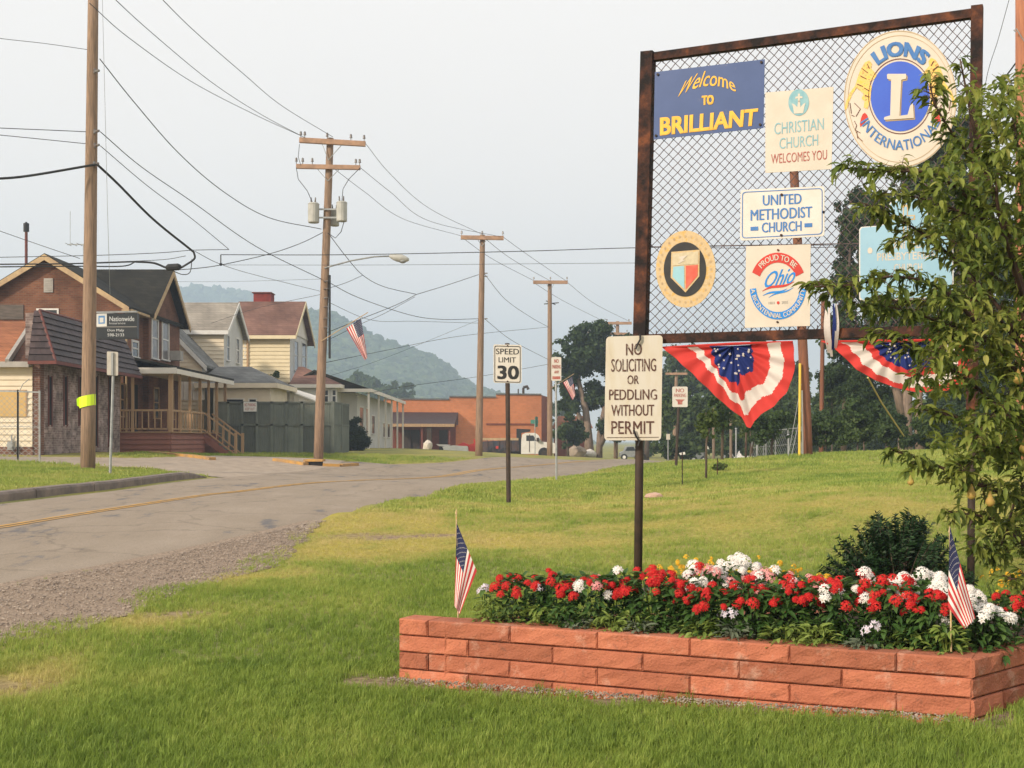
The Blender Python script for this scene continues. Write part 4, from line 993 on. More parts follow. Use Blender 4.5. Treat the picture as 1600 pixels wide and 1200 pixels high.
def outline(q, rad=0.0, n=5):
    if rad <= 0: return list(q)
    out = []; c = [Vector(p) for p in q]
    for i in range(4):
        p = c[i]; a = (c[i-1]-p).normalized(); b = (c[(i+1)%4]-p).normalized()
        for k in range(n):
            t = k/(n-1); u = p + a*rad*(1-t)**2 + b*rad*t**2; out.append(tuple(u))
    return out
def plate(pl, pts, off, th, mb=None, mi=0):
    mb = mb or MB(); A = [pl.pt(x, y, off) for x, y in pts]; mb.ext(A, pl.n*(-th), mi); return mb
def sheetpoly(pl, pts, off, mb, mi=0): mb.poly([pl.pt(x, y, off) for x, y in pts], mi)
def ring(pl, cx, cy, ro, ri, off, mb, mi=0, a0=0, a1=360, n=48, ex=1.0, ey=1.0):
    A = [(cx+math.sin(R(a0+(a1-a0)*i/n))*ro*ex, cy-math.cos(R(a0+(a1-a0)*i/n))*ro*ey) for i in range(n+1)]
    B = [(cx+math.sin(R(a0+(a1-a0)*i/n))*ri*ex, cy-math.cos(R(a0+(a1-a0)*i/n))*ri*ey) for i in range(n+1)]
    for i in range(n): mb.poly([pl.pt(*A[i], off), pl.pt(*A[i+1], off), pl.pt(*B[i+1], off), pl.pt(*B[i], off)], mi)
def ell(cx, cy, rx, ry, n=48): return [(cx+math.sin(2*math.pi*i/n)*rx, cy-math.cos(2*math.pi*i/n)*ry) for i in range(n)]

pf = Pl(380, 60.8, 401, 60.8)
nt_ = thing('notice_sign', 'small white notice with red letters on the grey green fence', 'sign', tuple(pf.pt(390, 643)))
part('board', plate(pf, rect(380.5,401,628,628,15), 0, .03), M_white, nt_)
def lines_of(t, pl, items, mat):
    for s_, q_, b_ in items: m_ = MB(); text(m_, s_, pl.quad(q_, .004), bold=b_); part('lettering', m_, mat, t)
lines_of(nt_, pf, [('NO PARKING', rect(382,399.5,630,630,5), .02), ('KEEP OUT', rect(383,398,637,637,4), 0)], M_redp)

# --- long low white building
def low_building():
    X = -9.55; y0 = 79.0; y1 = 101.0; zb = .9; ze = 4.45
    t = thing('low_white_building', 'long low white building with wide dark sloping roof', 'building', (X, y0, zb))
    w = MB(); w.box(X-4, X, y0, y1, zb-.5, ze); part('wall', w, M_gside, t)
    r = MB(); slab(r, [(X+1.0, y0-1.6, ze+.18), (X+1.0, y1+1.5, ze+.18), (X-2.4, y1+1.5, ze+1.35), (X-2.4, y0-1.6, ze+1.35)], .12)
    slab(r, [(X-2.4, y0-1.6, ze+1.35), (X-2.4, y1+1.5, ze+1.35), (X-4.6, y1+1.5, ze+.2), (X-4.6, y0-1.6, ze+.2)], .12); part('roof', r, M_rfdark, t)
    ge = MB(); ge.ext([(X+.9,y0-1.5,ze+.1),(X-2.4,y0-1.5,ze+1.2),(X-4.4,y0-1.5,ze+.1)],(0,.1,0)); part('gable', ge, M_rfdark, t)
    f = MB(); f.box(X+1.0, X+1.05, y0-1.6, y1+1.5, ze-.02, ze+.2); f.box(X-4.6, X+1.05, y0-1.66, y0-1.6, ze+.0, ze+.2); part('fascia', f, M_wside, t)
    for y_ in (y0-1.4, 83.5, 88.0, 92.5, 97, 102): m = MB(); m.box(X+.8, X+.92, y_-.06, y_+.06, zb-.4, ze+.03); part('post', m, M_wside, t)
    for a, b_, z0, z1 in ((80,82.2,2.0,3.7),(83.6,85.6,2.0,3.7),(87,89,2.0,3.3),(91,92.5,1.9,3.0),(94.6,96.6,1.8,2.9),(98,100,1.8,2.9)):
        win(t, a, b_, z0, z1, 'B', X, t=.1, mid=False)
    win(t, X-2.2, X-1.2, 2.2, 3.8, 'A', y0, t=.1)
low_building()

# --- orange brick building
def orange_building():
    zb = .2; A = Vector((XP(846,125), 125, 0)); B = Vector((XP(600,121), 121, 0)); C_ = Vector((XP(859,133), 133, 0)); E = Vector((B.x, 135, 0))
    t = thing('orange_building', 'long orange brick building with stepped parapet and brown awning', 'building', (A.x, A.y, zb))
    d = (A-B).normalized()
    def at(px): k = (px-800)/F; s = (k*B.y - B.x)/(d.x - k*d.y); return B + d*s
    segs = [(600, 702, 624.5), (702, 775, 621), (775, 846, 617)]
    for a, b_, y in segs:
        p, q = at(a), at(b_); z = ZP(y, (p.y+q.y)/2); m = MB(); m.ext([(p.x,p.y,zb-1),(q.x,q.y,zb-1),(q.x,q.y,z),(p.x,p.y,z)], (0, 8, 0)); part('wall', m, M_brko, t)
        c = MB(); c.ext([(p.x,p.y-.12,z),(q.x,q.y-.12,z),(q.x,q.y-.12,z+.14),(p.x,p.y-.12,z+.14)], (0, 8.1, 0)); part('coping', c, M_rfgr2, t)
    m = MB(); zt = ZP(617,125); m.ext([(A.x,A.y+.01,zb-1),(C_.x,C_.y,zb-1),(C_.x,C_.y,zt),(A.x,A.y+.01,zt)], (-.5,0,0)); part('side_wall', m, M_brkd, t)  # side turned from the sun, its shade painted in as darker brick
    # lower wall band in brick red, with the awning's shade darkened into it
    p, q = at(604), at(712); m = MB(); z1 = ZP(663,119); m.ext([(p.x,p.y-.25,zb-1),(q.x,q.y-.25,zb-1),(q.x,q.y-.25,z1),(p.x,p.y-.25,z1)], (0,.22,0)); part('lower_wall', m, M_brkd, t)
    # awning
    a0, a1 = at(607), at(716); zt, zl = ZP(643,119), ZP(662,115); dn = Vector((0,-3.6,0)); m = MB()
    T0 = Vector((a0.x,a0.y-.05,zt)); T1 = Vector((a1.x,a1.y-.05,zt)); L0 = Vector((a0.x-.5,a0.y-3.6,zl)); L1 = Vector((a1.x-.2,a1.y-3.6,zl))
    m.add([T0,T1,L1,L0,(T0.x,T0.y,zl),(T1.x,T1.y,zl)], [(0,3,2,1),(1,2,5),(0,4,3),(3,4,5,2)]); part('awning', m, M_dbrn, t)
    m = MB(); m.bar(L0+Vector((0,-.05,-.1)), L1+Vector((0,-.05,-.1)), .1, .28); part('awning_fascia', m, M_tan, t)
    for px, w_, mm in ((620,.14,M_hip),(663,.18,M_hip),(674,.45,M_dark),(705,.14,M_hip)):
        p = at(px)+Vector((0,-3.2,0)); m = MB(); m.box(p.x-w_/2,p.x+w_/2,p.y-w_/2,p.y+w_/2,zb-.5,zl-.2); part('awning_post', m, mm, t)
    for px in (632, 646, 690): p = at(px)+Vector((0,-.28,0)); m = MB(); m.box(p.x-.6,p.x+.6,p.y-.03,p.y,zb,ZP(672,121)); part('door', m, M_dark, t)
    v = at(818)+Vector((0,2,0)); m = MB(); m.cyl((v.x,v.y,ZP(617,127)),(v.x,v.y,ZP(606,127)),.12,n=8); m.tube([(v.x,v.y,ZP(606,127)),(v.x+.35,v.y,ZP(604,127)),(v.x+.5,v.y,ZP(609,127))],.15,8); m.cyl((v.x-.5,v.y,ZP(617,127)),(v.x-.5,v.y,ZP(608,127)),.07,n=6); part('roof_vent', m, M_dark, t)
    m = MB(); p = at(760); q = at(835); z_ = ZP(664,124); m.ext([(p.x,p.y-.08,z_),(q.x,q.y-.08,z_),(q.x,q.y-.08,z_+.15),(p.x,p.y-.08,z_+.15)],(0,.05,0)); part('wall_band', m, M_brkd, t)
orange_building()
# flue behind the cream building
m = MB(); D = 60; m.cyl((XP(41,D),D,5.5),(XP(41,D),D,ZP(362,D)),.07,n=8); m.cyl((XP(41,D),D,ZP(362,D)),(XP(41,D),D,ZP(349,D)),.13,n=10,mi=1); m.cyl((XP(41,D),D,ZP(349,D)),(XP(41,D),D,ZP(347,D)),.05,n=8,mi=1)
solo('flue_pipe', m, [M_hip, M_blackp], 'thin rusty flue pipe with black cap rising behind the brick gable', 'pipe')
m = MB(); D = 58; x = XP(131,D); m.cyl((x,D,8),(x,D,ZP(382,D)),.04,n=6); m.bar((x-.75,D,ZP(382,D)),(x+.1,D,ZP(382,D)),.04,.04)
for q in (-.7,-.45,-.2): m.bar((x+q,D-.4,ZP(382,D)),(x+q,D+.4,ZP(382,D)),.02,.02)
m.cyl((x-.62,D,ZP(384,D)),(x-.62,D,ZP(330,D)),.012,n=5)
solo('roof_aerial', m, M_galv, 'thin television aerial on the brick house roof beside the big pole', 'aerial')
# ------------------------------------------------------------------ trees and shrubs far and middle
def lin(*c): return c
LM_dark = leafmat('dark_foliage', [(.014,.030,.010),(.035,.065,.018),(.085,.125,.035)], .35, .3)
LM_mid = leafmat('mid_foliage', [(.022,.045,.012),(.055,.095,.022),(.12,.16,.045)], .35, .3)
LM_light = leafmat('light_foliage', [(.035,.055,.012),(.08,.12,.026),(.16,.18,.045)], .6, .35)
LM_hedge = leafmat('hedge_foliage', [(.006,.014,.006),(.014,.028,.010),(.03,.05,.018)], 2, .2)
M_bark = nmat('tree_bark', (.16,.115,.085), (.075,.055,.042), 6, bump=.8, stretch=(3,3,.6), bscale=14)
M_barkl = nmat('pale_bark', (.30,.22,.165), (.17,.125,.095), 5, bump=.7, stretch=(3,3,.5), bscale=12)
def leafcloud(name, blobs, n, size, mat, parent, seed=1, flat=.0, kind='stuff', gap=.35):
    """leaf quads through the volume of ellipsoid blobs: (centre, radii)"""
    r = np.random.default_rng(seed); vol = np.array([b[1][0]*b[1][1]*b[1][2] for b in blobs])**.75; pr = vol/vol.sum()
    k = r.choice(len(blobs), n, p=pr); d = r.normal(size=(n,3)); d /= np.linalg.norm(d, axis=1)[:, None]
    rad = r.random(n)**.38*(1 + r.normal(0, .13, n)); n = len(rad)
    C = np.array([b[0] for b in blobs])[k]; S = np.array([b[1] for b in blobs])[k]
    P = C + d*S*rad[:, None]
    sc_ = size*3.2
    keep = np.array([noise.noise((p[0]/sc_, p[1]/sc_, p[2]/sc_)) > -gap*.55 for p in P]); P = P[keep]; d = d[keep]; n = len(P)
    nrm = d*.8 + r.normal(size=(n,3))*.7; nrm[:,2] += .35; nrm /= np.linalg.norm(nrm, axis=1)[:, None]
    t = np.cross(nrm, r.normal(size=(n,3))); t /= np.linalg.norm(t, axis=1)[:, None]; b = np.cross(nrm, t)
    s = size*r.uniform(.5, 1.15, n)[:, None]
    V = np.stack([P - t*s*.5, P + b*s*.32 + nrm*s*.08, P + t*s*.5, P - b*s*.32 + nrm*s*.08], 1).reshape(-1, 3) - np.array(ORG[parent.name])
    me = bpy.data.meshes.new(name); me.vertices.add(n*4); me.vertices.foreach_set('co', V.astype(np.float32).ravel())
    me.loops.add(n*4); me.loops.foreach_set('vertex_index', np.arange(n*4, dtype=np.int32)); me.polygons.add(n)
    me.polygons.foreach_set('loop_start', np.arange(0, n*4, 4, dtype=np.int32)); me.update(calc_edges=True); me.materials.append(mat)
    return part(name, me, mat, parent, kind=kind)
def crown_blobs(c, rx, rz, n, seed, ry=None):
    r = random.Random(seed); ry = ry or rx; out = [(Vector(c), (rx*.62, ry*.62, rz*.62))]
    for i in range(n):
        a = r.uniform(0, 6.283); u = r.uniform(-1, 1); q = math.sqrt(1-u*u); k = r.uniform(.55, 1.0)
        s = r.uniform(.16, .38); out.append((Vector(c) + Vector((math.cos(a)*q*rx*k, math.sin(a)*q*ry*k, u*rz*k)), (rx*s, ry*s, rz*s*.85)))
    return out
def tree(label, px, pyb, D, r_t, trunks, blobs, n, size, mat, bark=None, seed=1, group=None, cat='tree', name='tree', gap=.35):
    """trunks: polylines in picture coordinates; blobs: (px, py, rx_px, rz_px)"""
    base = W(px, pyb, D); t = thing(name, label, cat, base, group); k = D/F
    for j, tr in enumerate(trunks):
        mb = MB(); pts = [W(x, y, D) for x, y in tr]; pts[0] = pts[0]-Vector((0,0,.3)); m_ = len(pts); rr = r_t*(1 if j == 0 else .7)
        mb.tube(pts, [rr*(1-.7*i/max(1, m_-1)) for i in range(m_)], 8); part('trunk' if j < 2 else 'limb', mb, bark or M_bark, t, smooth=True)
    r = random.Random(seed); B = []
    for (x, y, a, b_) in blobs:
        c = W(x, y, D + r.uniform(-.3, .3)*a*k); B += crown_blobs(c, a*k, b_*k, 14, r.random())
    leafcloud('crown', B, n, size, mat, t, seed, gap=gap)
    return t
TG = 'background trees'
tree('large dark maple with twin pale trunks beside the road bend', 930, 716, 105, .42,
     [[(922,716),(919,680),(915,640),(905,600),(900,560)], [(936,716),(937,680),(944,640),(950,610),(955,560)], [(919,680),(905,650),(895,630)], [(937,690),(960,650),(975,620)]],
     [(905,560,42,42),(950,560,45,44),(925,525,48,30),(880,585,22,35),(975,600,32,50),(930,620,40,25),(985,560,28,32),(965,655,34,34),(893,630,26,26),(1000,640,26,40)], 42000, .38, LM_dark, seed=3, bark=M_barkl)
tree('low round dark tree at the foot of the orange building', 885, 712, 100, .12, [[(888,712),(886,690),(884,670)]], [(884,672,26,26),(905,680,16,20)], 3500, .4, LM_dark, seed=5, name='small_tree')
for i, (px, D, bl, n, s, mm, lb, tr) in enumerate([
    (1010, 128, [(1010,640,38,70),(995,600,24,40),(1035,610,30,50)], 16000, .55, LM_dark, 'dark tree beyond the road behind the soliciting sign', [[(1010,716),(1012,640)]]),
    (1080, 135, [(1080,620,45,65),(1060,580,35,45),(1095,570,35,40)], 18000, .55, LM_mid, 'broad green tree beyond the road behind the small red sign', [[(1082,716),(1080,630)]]),
    (1160, 140, [(1150,620,55,70),(1175,575,45,50),(1130,580,35,45)], 20000, .55, LM_mid, 'broad tree in the far row behind the left bunting', [[(1160,716),(1158,630)]]),
    (1235, 120, [(1232,630,38,62),(1222,580,34,40),(1250,600,22,50)], 16000, .5, LM_light, 'lighter green tree left of the brown pole', [[(1235,716),(1233,640)]]),
    ]):
    tree(lb, px, 717, D, .3, tr, bl, n, s, mm, seed=20+i, group=TG)
tree('lone tall tree with thin trunk between the brown poles', 1320, 712, 62, .16, [[(1318,712),(1320,640),(1322,560),(1326,450),(1330,330)]],
     [(1326,520,36,60),(1318,590,42,40),(1330,430,34,70),(1328,350,28,60)], 22000, .26, LM_dark, seed=41, group=TG)
tree('tall dark evergreen behind the pear tree and sign frame', 1440, 712, 55, .35, [[(1415,712),(1414,660),(1418,600),(1425,480),(1440,300)], [(1437,712),(1436,660),(1436,600),(1450,480)], [(1412,640),(1398,600),(1390,570)]],
     [(1430,520,70,80),(1460,400,80,100),(1420,330,70,70),(1500,260,70,70),(1480,210,40,30),(1540,450,70,120),(1395,430,50,60),(1360,350,50,60),(1345,420,40,50),(1400,500,60,60),(1500,560,60,80),(1480,330,80,90)], 70000, .28, LM_dark, M_barkl, seed=42, gap=.22)
tree('green tree at the right edge beyond the lawn', 1570, 712, 58, .3, [[(1570,712),(1572,600),(1570,450)]], [(1570,560,75,110),(1600,420,70,100),(1540,640,60,60)], 30000, .28, LM_mid, seed=43, group=TG)
# shrub mass along the lawn's crest
for i, (px, py, a, b_, D, mm) in enumerate([(1290,668,32,42,52,LM_mid),(1340,665,42,46,50,LM_mid),(1385,662,36,46,49,LM_dark),(1450,675,30,36,51,LM_mid),(1500,668,40,44,50,LM_dark),(1560,665,50,48,49,LM_mid),(1350,610,60,45,60,LM_dark),(1300,610,34,36,66,LM_mid)]):
    base = W(px, 716, D); t = thing('shrub', ['rounded shrub just right of the brown pole','wide green shrub below the right bunting','dark shrub left of the twin trunks','shrub between the twin trunks and the pear tree','dark shrub behind the lower pear branches','shrub at the right edge of the lawn crest','tall dark thicket behind the wide green shrub','leafy thicket behind the thin trunked tree'][i], 'shrub', base, 'shrubs along the lawn crest')
    k = D/F; leafcloud('crown', crown_blobs(W(px, py, D), a*k, b_*k, 9, i+60), 12000, .16, mm, t, 60+i, gap=.3)
    m = MB(); m.tube([base-Vector((0,0,.3)), W(px, py, D)], [.05,.02], 6); part('stem', m, M_bark, t)
# far wood masses closing the horizon
def wood(pts, D, n, size, seed, mat, pyb=720):
    root_b = []; k = D/F; r = random.Random(seed)
    for (x, y, a, b_) in pts: root_b += crown_blobs(W(x, y, D+r.uniform(-6, 6)), a*k, b_*k, 8, r.random(), ry=a*k*.6)
    c = Vector((0,0,0)); ORG['__w'] = c
    class P_: name = '__w'
    me_parent = None
    r2 = np.random.default_rng(seed)
    t = bpy.data.objects.new('far_woods', None)
    ORG['far_woods_tmp'] = c
    class Q: pass
    q = Q(); q.name = 'far_woods_tmp'
    return root_b
def woods_obj(name, blobs, n, size, mat, seed):
    e = bpy.data.objects.new('tmp_parent', None); col.objects.link(e); ORG[e.name] = Vector((0,0,0))
    o = leafcloud(name, blobs, n, size, mat, e, seed); o.parent = None; bpy.data.objects.remove(e)
    setp(o, kind='stuff'); return o
B = wood([(540+i*22, 614+((i*37) % 9), 22, 20) for i in range(5)] + [(560,600,30,18),(590,604,30,16),(620,612,26,14),(575,625,60,14)], 330, 9000, 2.4, 5, LM_mid)
o = woods_obj('far_woods', B, 9000, 2.0, LM_mid, 5); setp(o, 'hazy green woods at the foot of the hill', 'woods')
B = wood([(-100+i*60, 668, 44, 26) for i in range(9)] + [(640+i*40, 640+(i % 3)*7, 32, 14) for i in range(7)], 240, 8000, 1.6, 7, LM_dark)
o = woods_obj('far_woods', B, 9000, 1.6, LM_dark, 8); setp(o, 'dark woods behind the houses and the orange building', 'woods')
B = wood([(1000+i*36, 650+(i*29 % 13), 36, 44) for i in range(22)] + [(1000+i*30, 695, 30, 24) for i in range(26)], 170, 16000, 1.3, 9, LM_mid)
o = woods_obj('far_woods', B, 90000, .8, LM_mid, 10); setp(o, 'green woods closing the view beyond the lawn', 'woods')
B = wood([(1040+i*38, 652-(i*17 % 12), 34, 46) for i in range(16)] + [(1030+i*32, 694, 32, 24) for i in range(19)], 88, 1, 1, 14, LM_mid)
o = woods_obj('far_woods', B, 80000, .42, LM_mid, 15); setp(o, 'continuous green brush line behind the lawn crest', 'woods')
def hedge(px, py, a, b_, D, mm, label, cat='shrub', n=3500, s=.16, seed=1, name='hedge'):
    t = thing(name, label, cat, W(px, py+b_, D)); k = D/F
    leafcloud('crown', crown_blobs(W(px, py, D), a*k, b_*k, 12, seed), n, s, mm, t, seed, gap=.6)
    m = MB(); m.tube([W(px, py+b_, D)-Vector((0,0,.3)), W(px, py, D)], [.05,.02], 6); part('stem', m, M_bark, t)
hedge(550, 680, 36, 29, 72, LM_hedge, 'clipped dark round hedge at the end of the low white building', seed=71, n=26000, s=.11)
hedge(1125, 729, 12, 9, 36, LM_light, 'tiny shrub planted on the lawn beside the road', seed=72, n=900, s=.07, name='small_shrub')
hedge(430, 585, 8, 6, 76, LM_mid, 'bit of leafy shrub beside the yellow house wall', seed=73, n=500, s=.18, name='small_shrub')
for i, (px, D, py, a, b_, mm, lb) in enumerate([(1103,33,655,22,36,LM_light,'slim young tree with thin sparse leaves on the lawn'),(1128,44,640,26,40,LM_mid,'young tree behind the tip of the left bunting'),
      (1205,50,665,40,34,LM_mid,'round leafy young tree under the left bunting'),(1165,56,650,26,34,LM_light,'pale young tree in the row by the far fence'),(1172,60,680,14,16,LM_mid,'lowest small tree in the row by the far fence')]):
    pyb = 745 if i == 0 else 724; tree(lb, px, pyb, D, .035 if i < 1 else .06, [[(px,pyb),(px+1,py+20),(px,py-10)],[(px+1,py+20),(px+9,py-5)]], [(px,py,a,b_)], [900,2600,3600,2200,900][i], .16 if i else .13, mm, seed=80+i, group='young trees on the far lawn', name='young_tree', gap=.1 if i == 0 else .3)

# ------------------------------------------------------------------ utility poles and lamps
def pole(label, base, top, r0, r1, mat, extra=None, group='utility poles'):
    (bx, by, D), (tx, ty) = base, top
    b = W(bx, by, D); tp = W(tx, ty, D); t = thing('utility_pole', label, 'utility pole', b, group)
    mb = MB(); n = 9; mb.tube([b.lerp(tp, i/n) if i else b-Vector((0,0,.5)) for i in range(n+1)], [r0+(r1-r0)*i/n for i in range(n+1)], 14); part('shaft', mb, mat, t, smooth=True)
    return t
def crossarm(t, D, l, r, drop=0, ins=(), th=.12, brace=None, mat=None):
    a = W(l[0], l[1], D-.22); b = W(r[0], r[1], D-.22); mb = MB(); mb.bar(a, b, th, th*1.15); c = part('crossarm', mb, mat or M_arm, t)
    for s in ins:
        p = a.lerp(b, s) + Vector((0,0,th*.6)); m = MB(); m.cyl(p, p+Vector((0,0,.12)), .015, n=6); m.cyl(p+Vector((0,0,.1)), p+Vector((0,0,.2)), .055, .035, n=8); m.cyl(p+Vector((0,0,.2)), p+Vector((0,0,.24)), .05, .02, n=8)
        part('insulator', m, M_porc, c)
    if brace:
        m = MB(); o, q = brace; cx = W(o[0], o[1], D-.2); m.bar(cx, a.lerp(b, .5-q), .03, .02); m.bar(cx, a.lerp(b, .5+q), .03, .02); part('brace', m, M_galv, t)
    return c
# pole 1 (near left)
D1 = 35
t = pole('tall bare wooden utility pole with yellow green ribbon at far left', (137,733,D1), (146,-40), .20, .135, M_wood)
m = MB(); c = W(137,627,D1); n = 14
for i in range(n):
    a0 = 6.283*i/n; a1 = 6.283*(i+1)/n; r_ = .215; z0 = -.12; sl = .05
    f = lambda a, z: c + Vector((math.cos(a)*r_, math.sin(a)*r_, z + sl*math.cos(a)))
    m.add([f(a0,-.15), f(a1,-.15), f(a1,.15), f(a0,.15)], [(0,1,2,3)])
p = c + Vector((-.21,-.05,0)); m.add([p+Vector((0,0,.12)), p+Vector((-.06,-.06,.06)), p+Vector((-.05,-.05,-.12)), p+Vector((.02,0,-.17))], [(0,1,2,3)])
M_rib, _t, _b = newmat('fluorescent_ribbon'); _b.inputs['Base Color'].default_value = (.72,.95,.02,1); _b.inputs['Roughness'].default_value = .6
part('ribbon', m, M_rib, t)
for (x, y) in ((153,112),(153,206),(153,228),(152,257)):
    m = MB(); q = W(x-4, y, D1-.12); m.cyl(q, q+Vector((.12,-.05,.02)), .035, n=7); m.cyl(q+Vector((-.02,0,-.05)), q+Vector((-.02,0,.08)), .03, n=6); part('wire_clamp', m, M_porc, t)
m = MB(); m.tube([W(160,0,D1),W(164,160,D1),W(168,330,D1),W(172,460,D1+.5)], .006, 4)
part('ground_wire', m, M_galv, t)
# pole 2 (transformers)
D2 = 48
t = P2o = pole('wooden utility pole with two crossarms and three grey transformers', (497,717,D2), (516,216), .185, .13, M_wood)
crossarm(t, D2, (468,219), (571,225), ins=(.02,.08,.42,.78,.98), brace=((513,250),.17), th=.16)
crossarm(t, D2, (463,260), (563,262), ins=(.0,.1,.25,.93,.99), brace=((512,283),.2), th=.14)
for (x, y0_, y1_, rr) in ((490,347,319,.21),(534,345,317,.20),(523,352,330,.17)):
    dd = D2-.25 if x != 523 else D2+.3; a = W(x, y0_, dd); b_ = W(x, y1_, dd); m = MB(); m.cyl(a, b_, rr, n=14); m.cyl(b_, b_+Vector((0,0,.05)), rr*1.06, rr*.8, n=14); m.cyl(a-Vector((0,0,.03)), a, rr*.9, rr, n=14)
    q = part('transformer', m, M_trans, t, smooth=False); m = MB()
    for dx in (-.08, .06): m.cyl(b_+Vector((dx,0,.03)), b_+Vector((dx*1.2,0,.25)), .035, .02, n=7)
    part('bushing', m, M_porc, q)
m = MB(); 
for y in (327, 340): m.bar(W(492,y,D2-.2), W(532,y,D2-.2), .05, .06)
part('transformer_bracket', m, M_galv, t)
m = MB(); m.tube([W(463,262,D2-.3),W(466,280,D2-.3),W(480,298,D2-.3),W(489,318,D2-.3)], .012, 4); m.tube([W(563,262,D2-.3),W(545,280,D2-.3),W(536,295,D2-.3),W(534,316,D2-.3)], .012, 4); m.tube([W(468,225,D2-.3),W(466,245,D2-.3),W(470,258,D2-.3)], .01, 4); m.tube([W(538,345,D2-.3),W(533,362,D2-.3),W(524,372,D2-.3),W(512,364,D2-.2)], .014, 4)
part('jumper_wire', m, M_wire, t)
m = MB(); m.box(*sum([[W(508,430,D2).x-.22+.36, W(508,430,D2).x+.2, ] ,[D2-.1,D2+.1],[ZP(560,D2),ZP(430,D2)]], [])); part('conduit', m, M_blackp, t)
for y in (440,452,466,480,498,512): m = MB(); q = W(506,y,D2-.18); m.cyl(q, q+Vector((.16,-.02,.03)), .025, n=6); part('wire_clamp', m, M_porc, t)
def lamp(t, D, pts, head, s=1):
    m = MB(); m.tube([W(x,y,D-.15) for x, y in pts], .03*s, 7); a = part('lamp_arm', m, M_galv, t, smooth=True)
    h0 = W(head[0], head[1], D-.15); h1 = W(head[2], head[3], D-.15); d = (h1-h0); m = MB(); n = 8; P_ = [h0.lerp(h1, i/n) for i in range(n+1)]
    prof = [.3,.6,.85,1,1.05,1,.9,.7,.3]; m.tube(P_, [.15*s*p for p in prof], 10); q = part('lamp_head', m, M_trans, t, smooth=True)
    m = MB(); c_ = h0.lerp(h1, .68)-Vector((0,0,.09*s)); m.ico(c_, .13*s, sq=(1.1,1,.7), sub=2); part('lamp_lens', m, M_galv, q, smooth=True)
lamp(t, D2, [(507,419),(520,415),(550,407),(585,401),(612,400)], (608,400,639,406))
# flag on pole 2
def flag(name_parent, A, B, C, Dd, D, amp=.08, waves=3, nu=40, stars='quad', thick=0, nrows=13, off=0):
    """A hoist-top, B hoist-bottom, C fly-top, Dd fly-bottom in picture coordinates"""
    t = name_parent; mb = MB(); nv = nrows*2; P_ = {}
    def pos(u, v, o=0):
        x = (A[0]*(1-v)+B[0]*v)*(1-u) + (C[0]*(1-v)+Dd[0]*v)*u; y = (A[1]*(1-v)+B[1]*v)*(1-u) + (C[1]*(1-v)+Dd[1]*v)*u
        dep = amp*math.sin(waves*math.pi*(v + .25*u))*(.35+.65*u) + amp*.4*math.sin(9*u+v*2)
        x += (amp*18/D*8)*math.sin(waves*2*math.pi*v+u*2)*.35
        return W(x, y, D + off + dep + o)
    vs = [pos(i/nu, j/nv) for j in range(nv+1) for i in range(nu+1)]; fs = []
    for j in range(nv):
        for i in range(nu):
            f = (j*(nu+1)+i, j*(nu+1)+i+1, (j+1)*(nu+1)+i+1, (j+1)*(nu+1)+i); fs.append(f)
            mi = 2 if (i < nu*.4 and j < 14) else (0 if (j//2) % 2 == 0 else 1); mb.f.append(list(f)); mb.m.append(mi)
    mb.v = [tuple(v) for v in vs]; part('cloth', mb, [M_flagr, M_flagw, M_flagb], t, smooth=True)
    sm = MB()
    for r_ in range(9):
        for c_ in range(6 if r_ % 2 == 0 else 5):
            u = .4*(c_*2+1+(r_ % 2))/12; v = (14/26)*(r_+1)/10
            for o in (-.004, .004):
                if stars == 'quad': sm.poly([pos(u-.012, v, o), pos(u, v-.016, o), pos(u+.012, v, o), pos(u, v+.016, o)])
                else: sm.poly([pos(u+.0095*(1 if k % 2 == 0 else .42)*math.sin(k*math.pi/5), v-.014*(1 if k % 2 == 0 else .42)*math.cos(k*math.pi/5), o) for k in range(10)])
    part('stars', sm, M_flagw, t, kind='stuff')
def pole_flag(label, D, st0, st1, A, B, C, Dd):
    base = W(st0[0], st0[1], D-.2); t = thing('flag', label, 'flag', base, 'flags')
    m = MB(); m.cyl(base, W(st1[0], st1[1], D-.5), .016, n=6); part('staff', m, M_rake, t); flag(t, A, B, C, Dd, D-.45, amp=.09, waves=3, nu=30)
pole_flag('red white and blue striped flag on a staff on the transformer pole', D2, (502,533), (575,488), (564,497), (541,513), (574,559), (570,563))
# pole 3
D3 = 64
t = pole('plain wooden utility pole with one crossarm behind the speed limit sign', (748,712,D3), (754,367), .19, .13, M_wood)
crossarm(t, D3, (720,371), (787,372), ins=(.02,.5,.98), brace=((753,385),.13), th=.17)
for y in (427, 432, 498): m = MB(); q = W(757,y,D3-.18); m.cyl(q, q+Vector((.15,-.02,.0)), .03, n=6); part('wire_clamp', m, M_porc, t)
# pole 4
D4 = 82
t = pole('wooden utility pole with crossarm behind the small red lettered sign', (859,712,D4), (859,439), .19, .13, M_wood)
crossarm(t, D4, (833,441), (887,441), ins=(.02,.5,.98), brace=((859,455),.13), th=.18)
m = MB(); m.bar(W(850,475,D4), W(873,473,D4), .12, .05); m.bar(W(853,470,D4), W(868,476,D4), .05, .05); part('cutout_bracket', m, M_blackp, t)
pole_flag('small hanging flag on the pole behind the red lettered sign', D4, (862,606), (897,584), (894,588), (880,598), (899,617), (895,625))
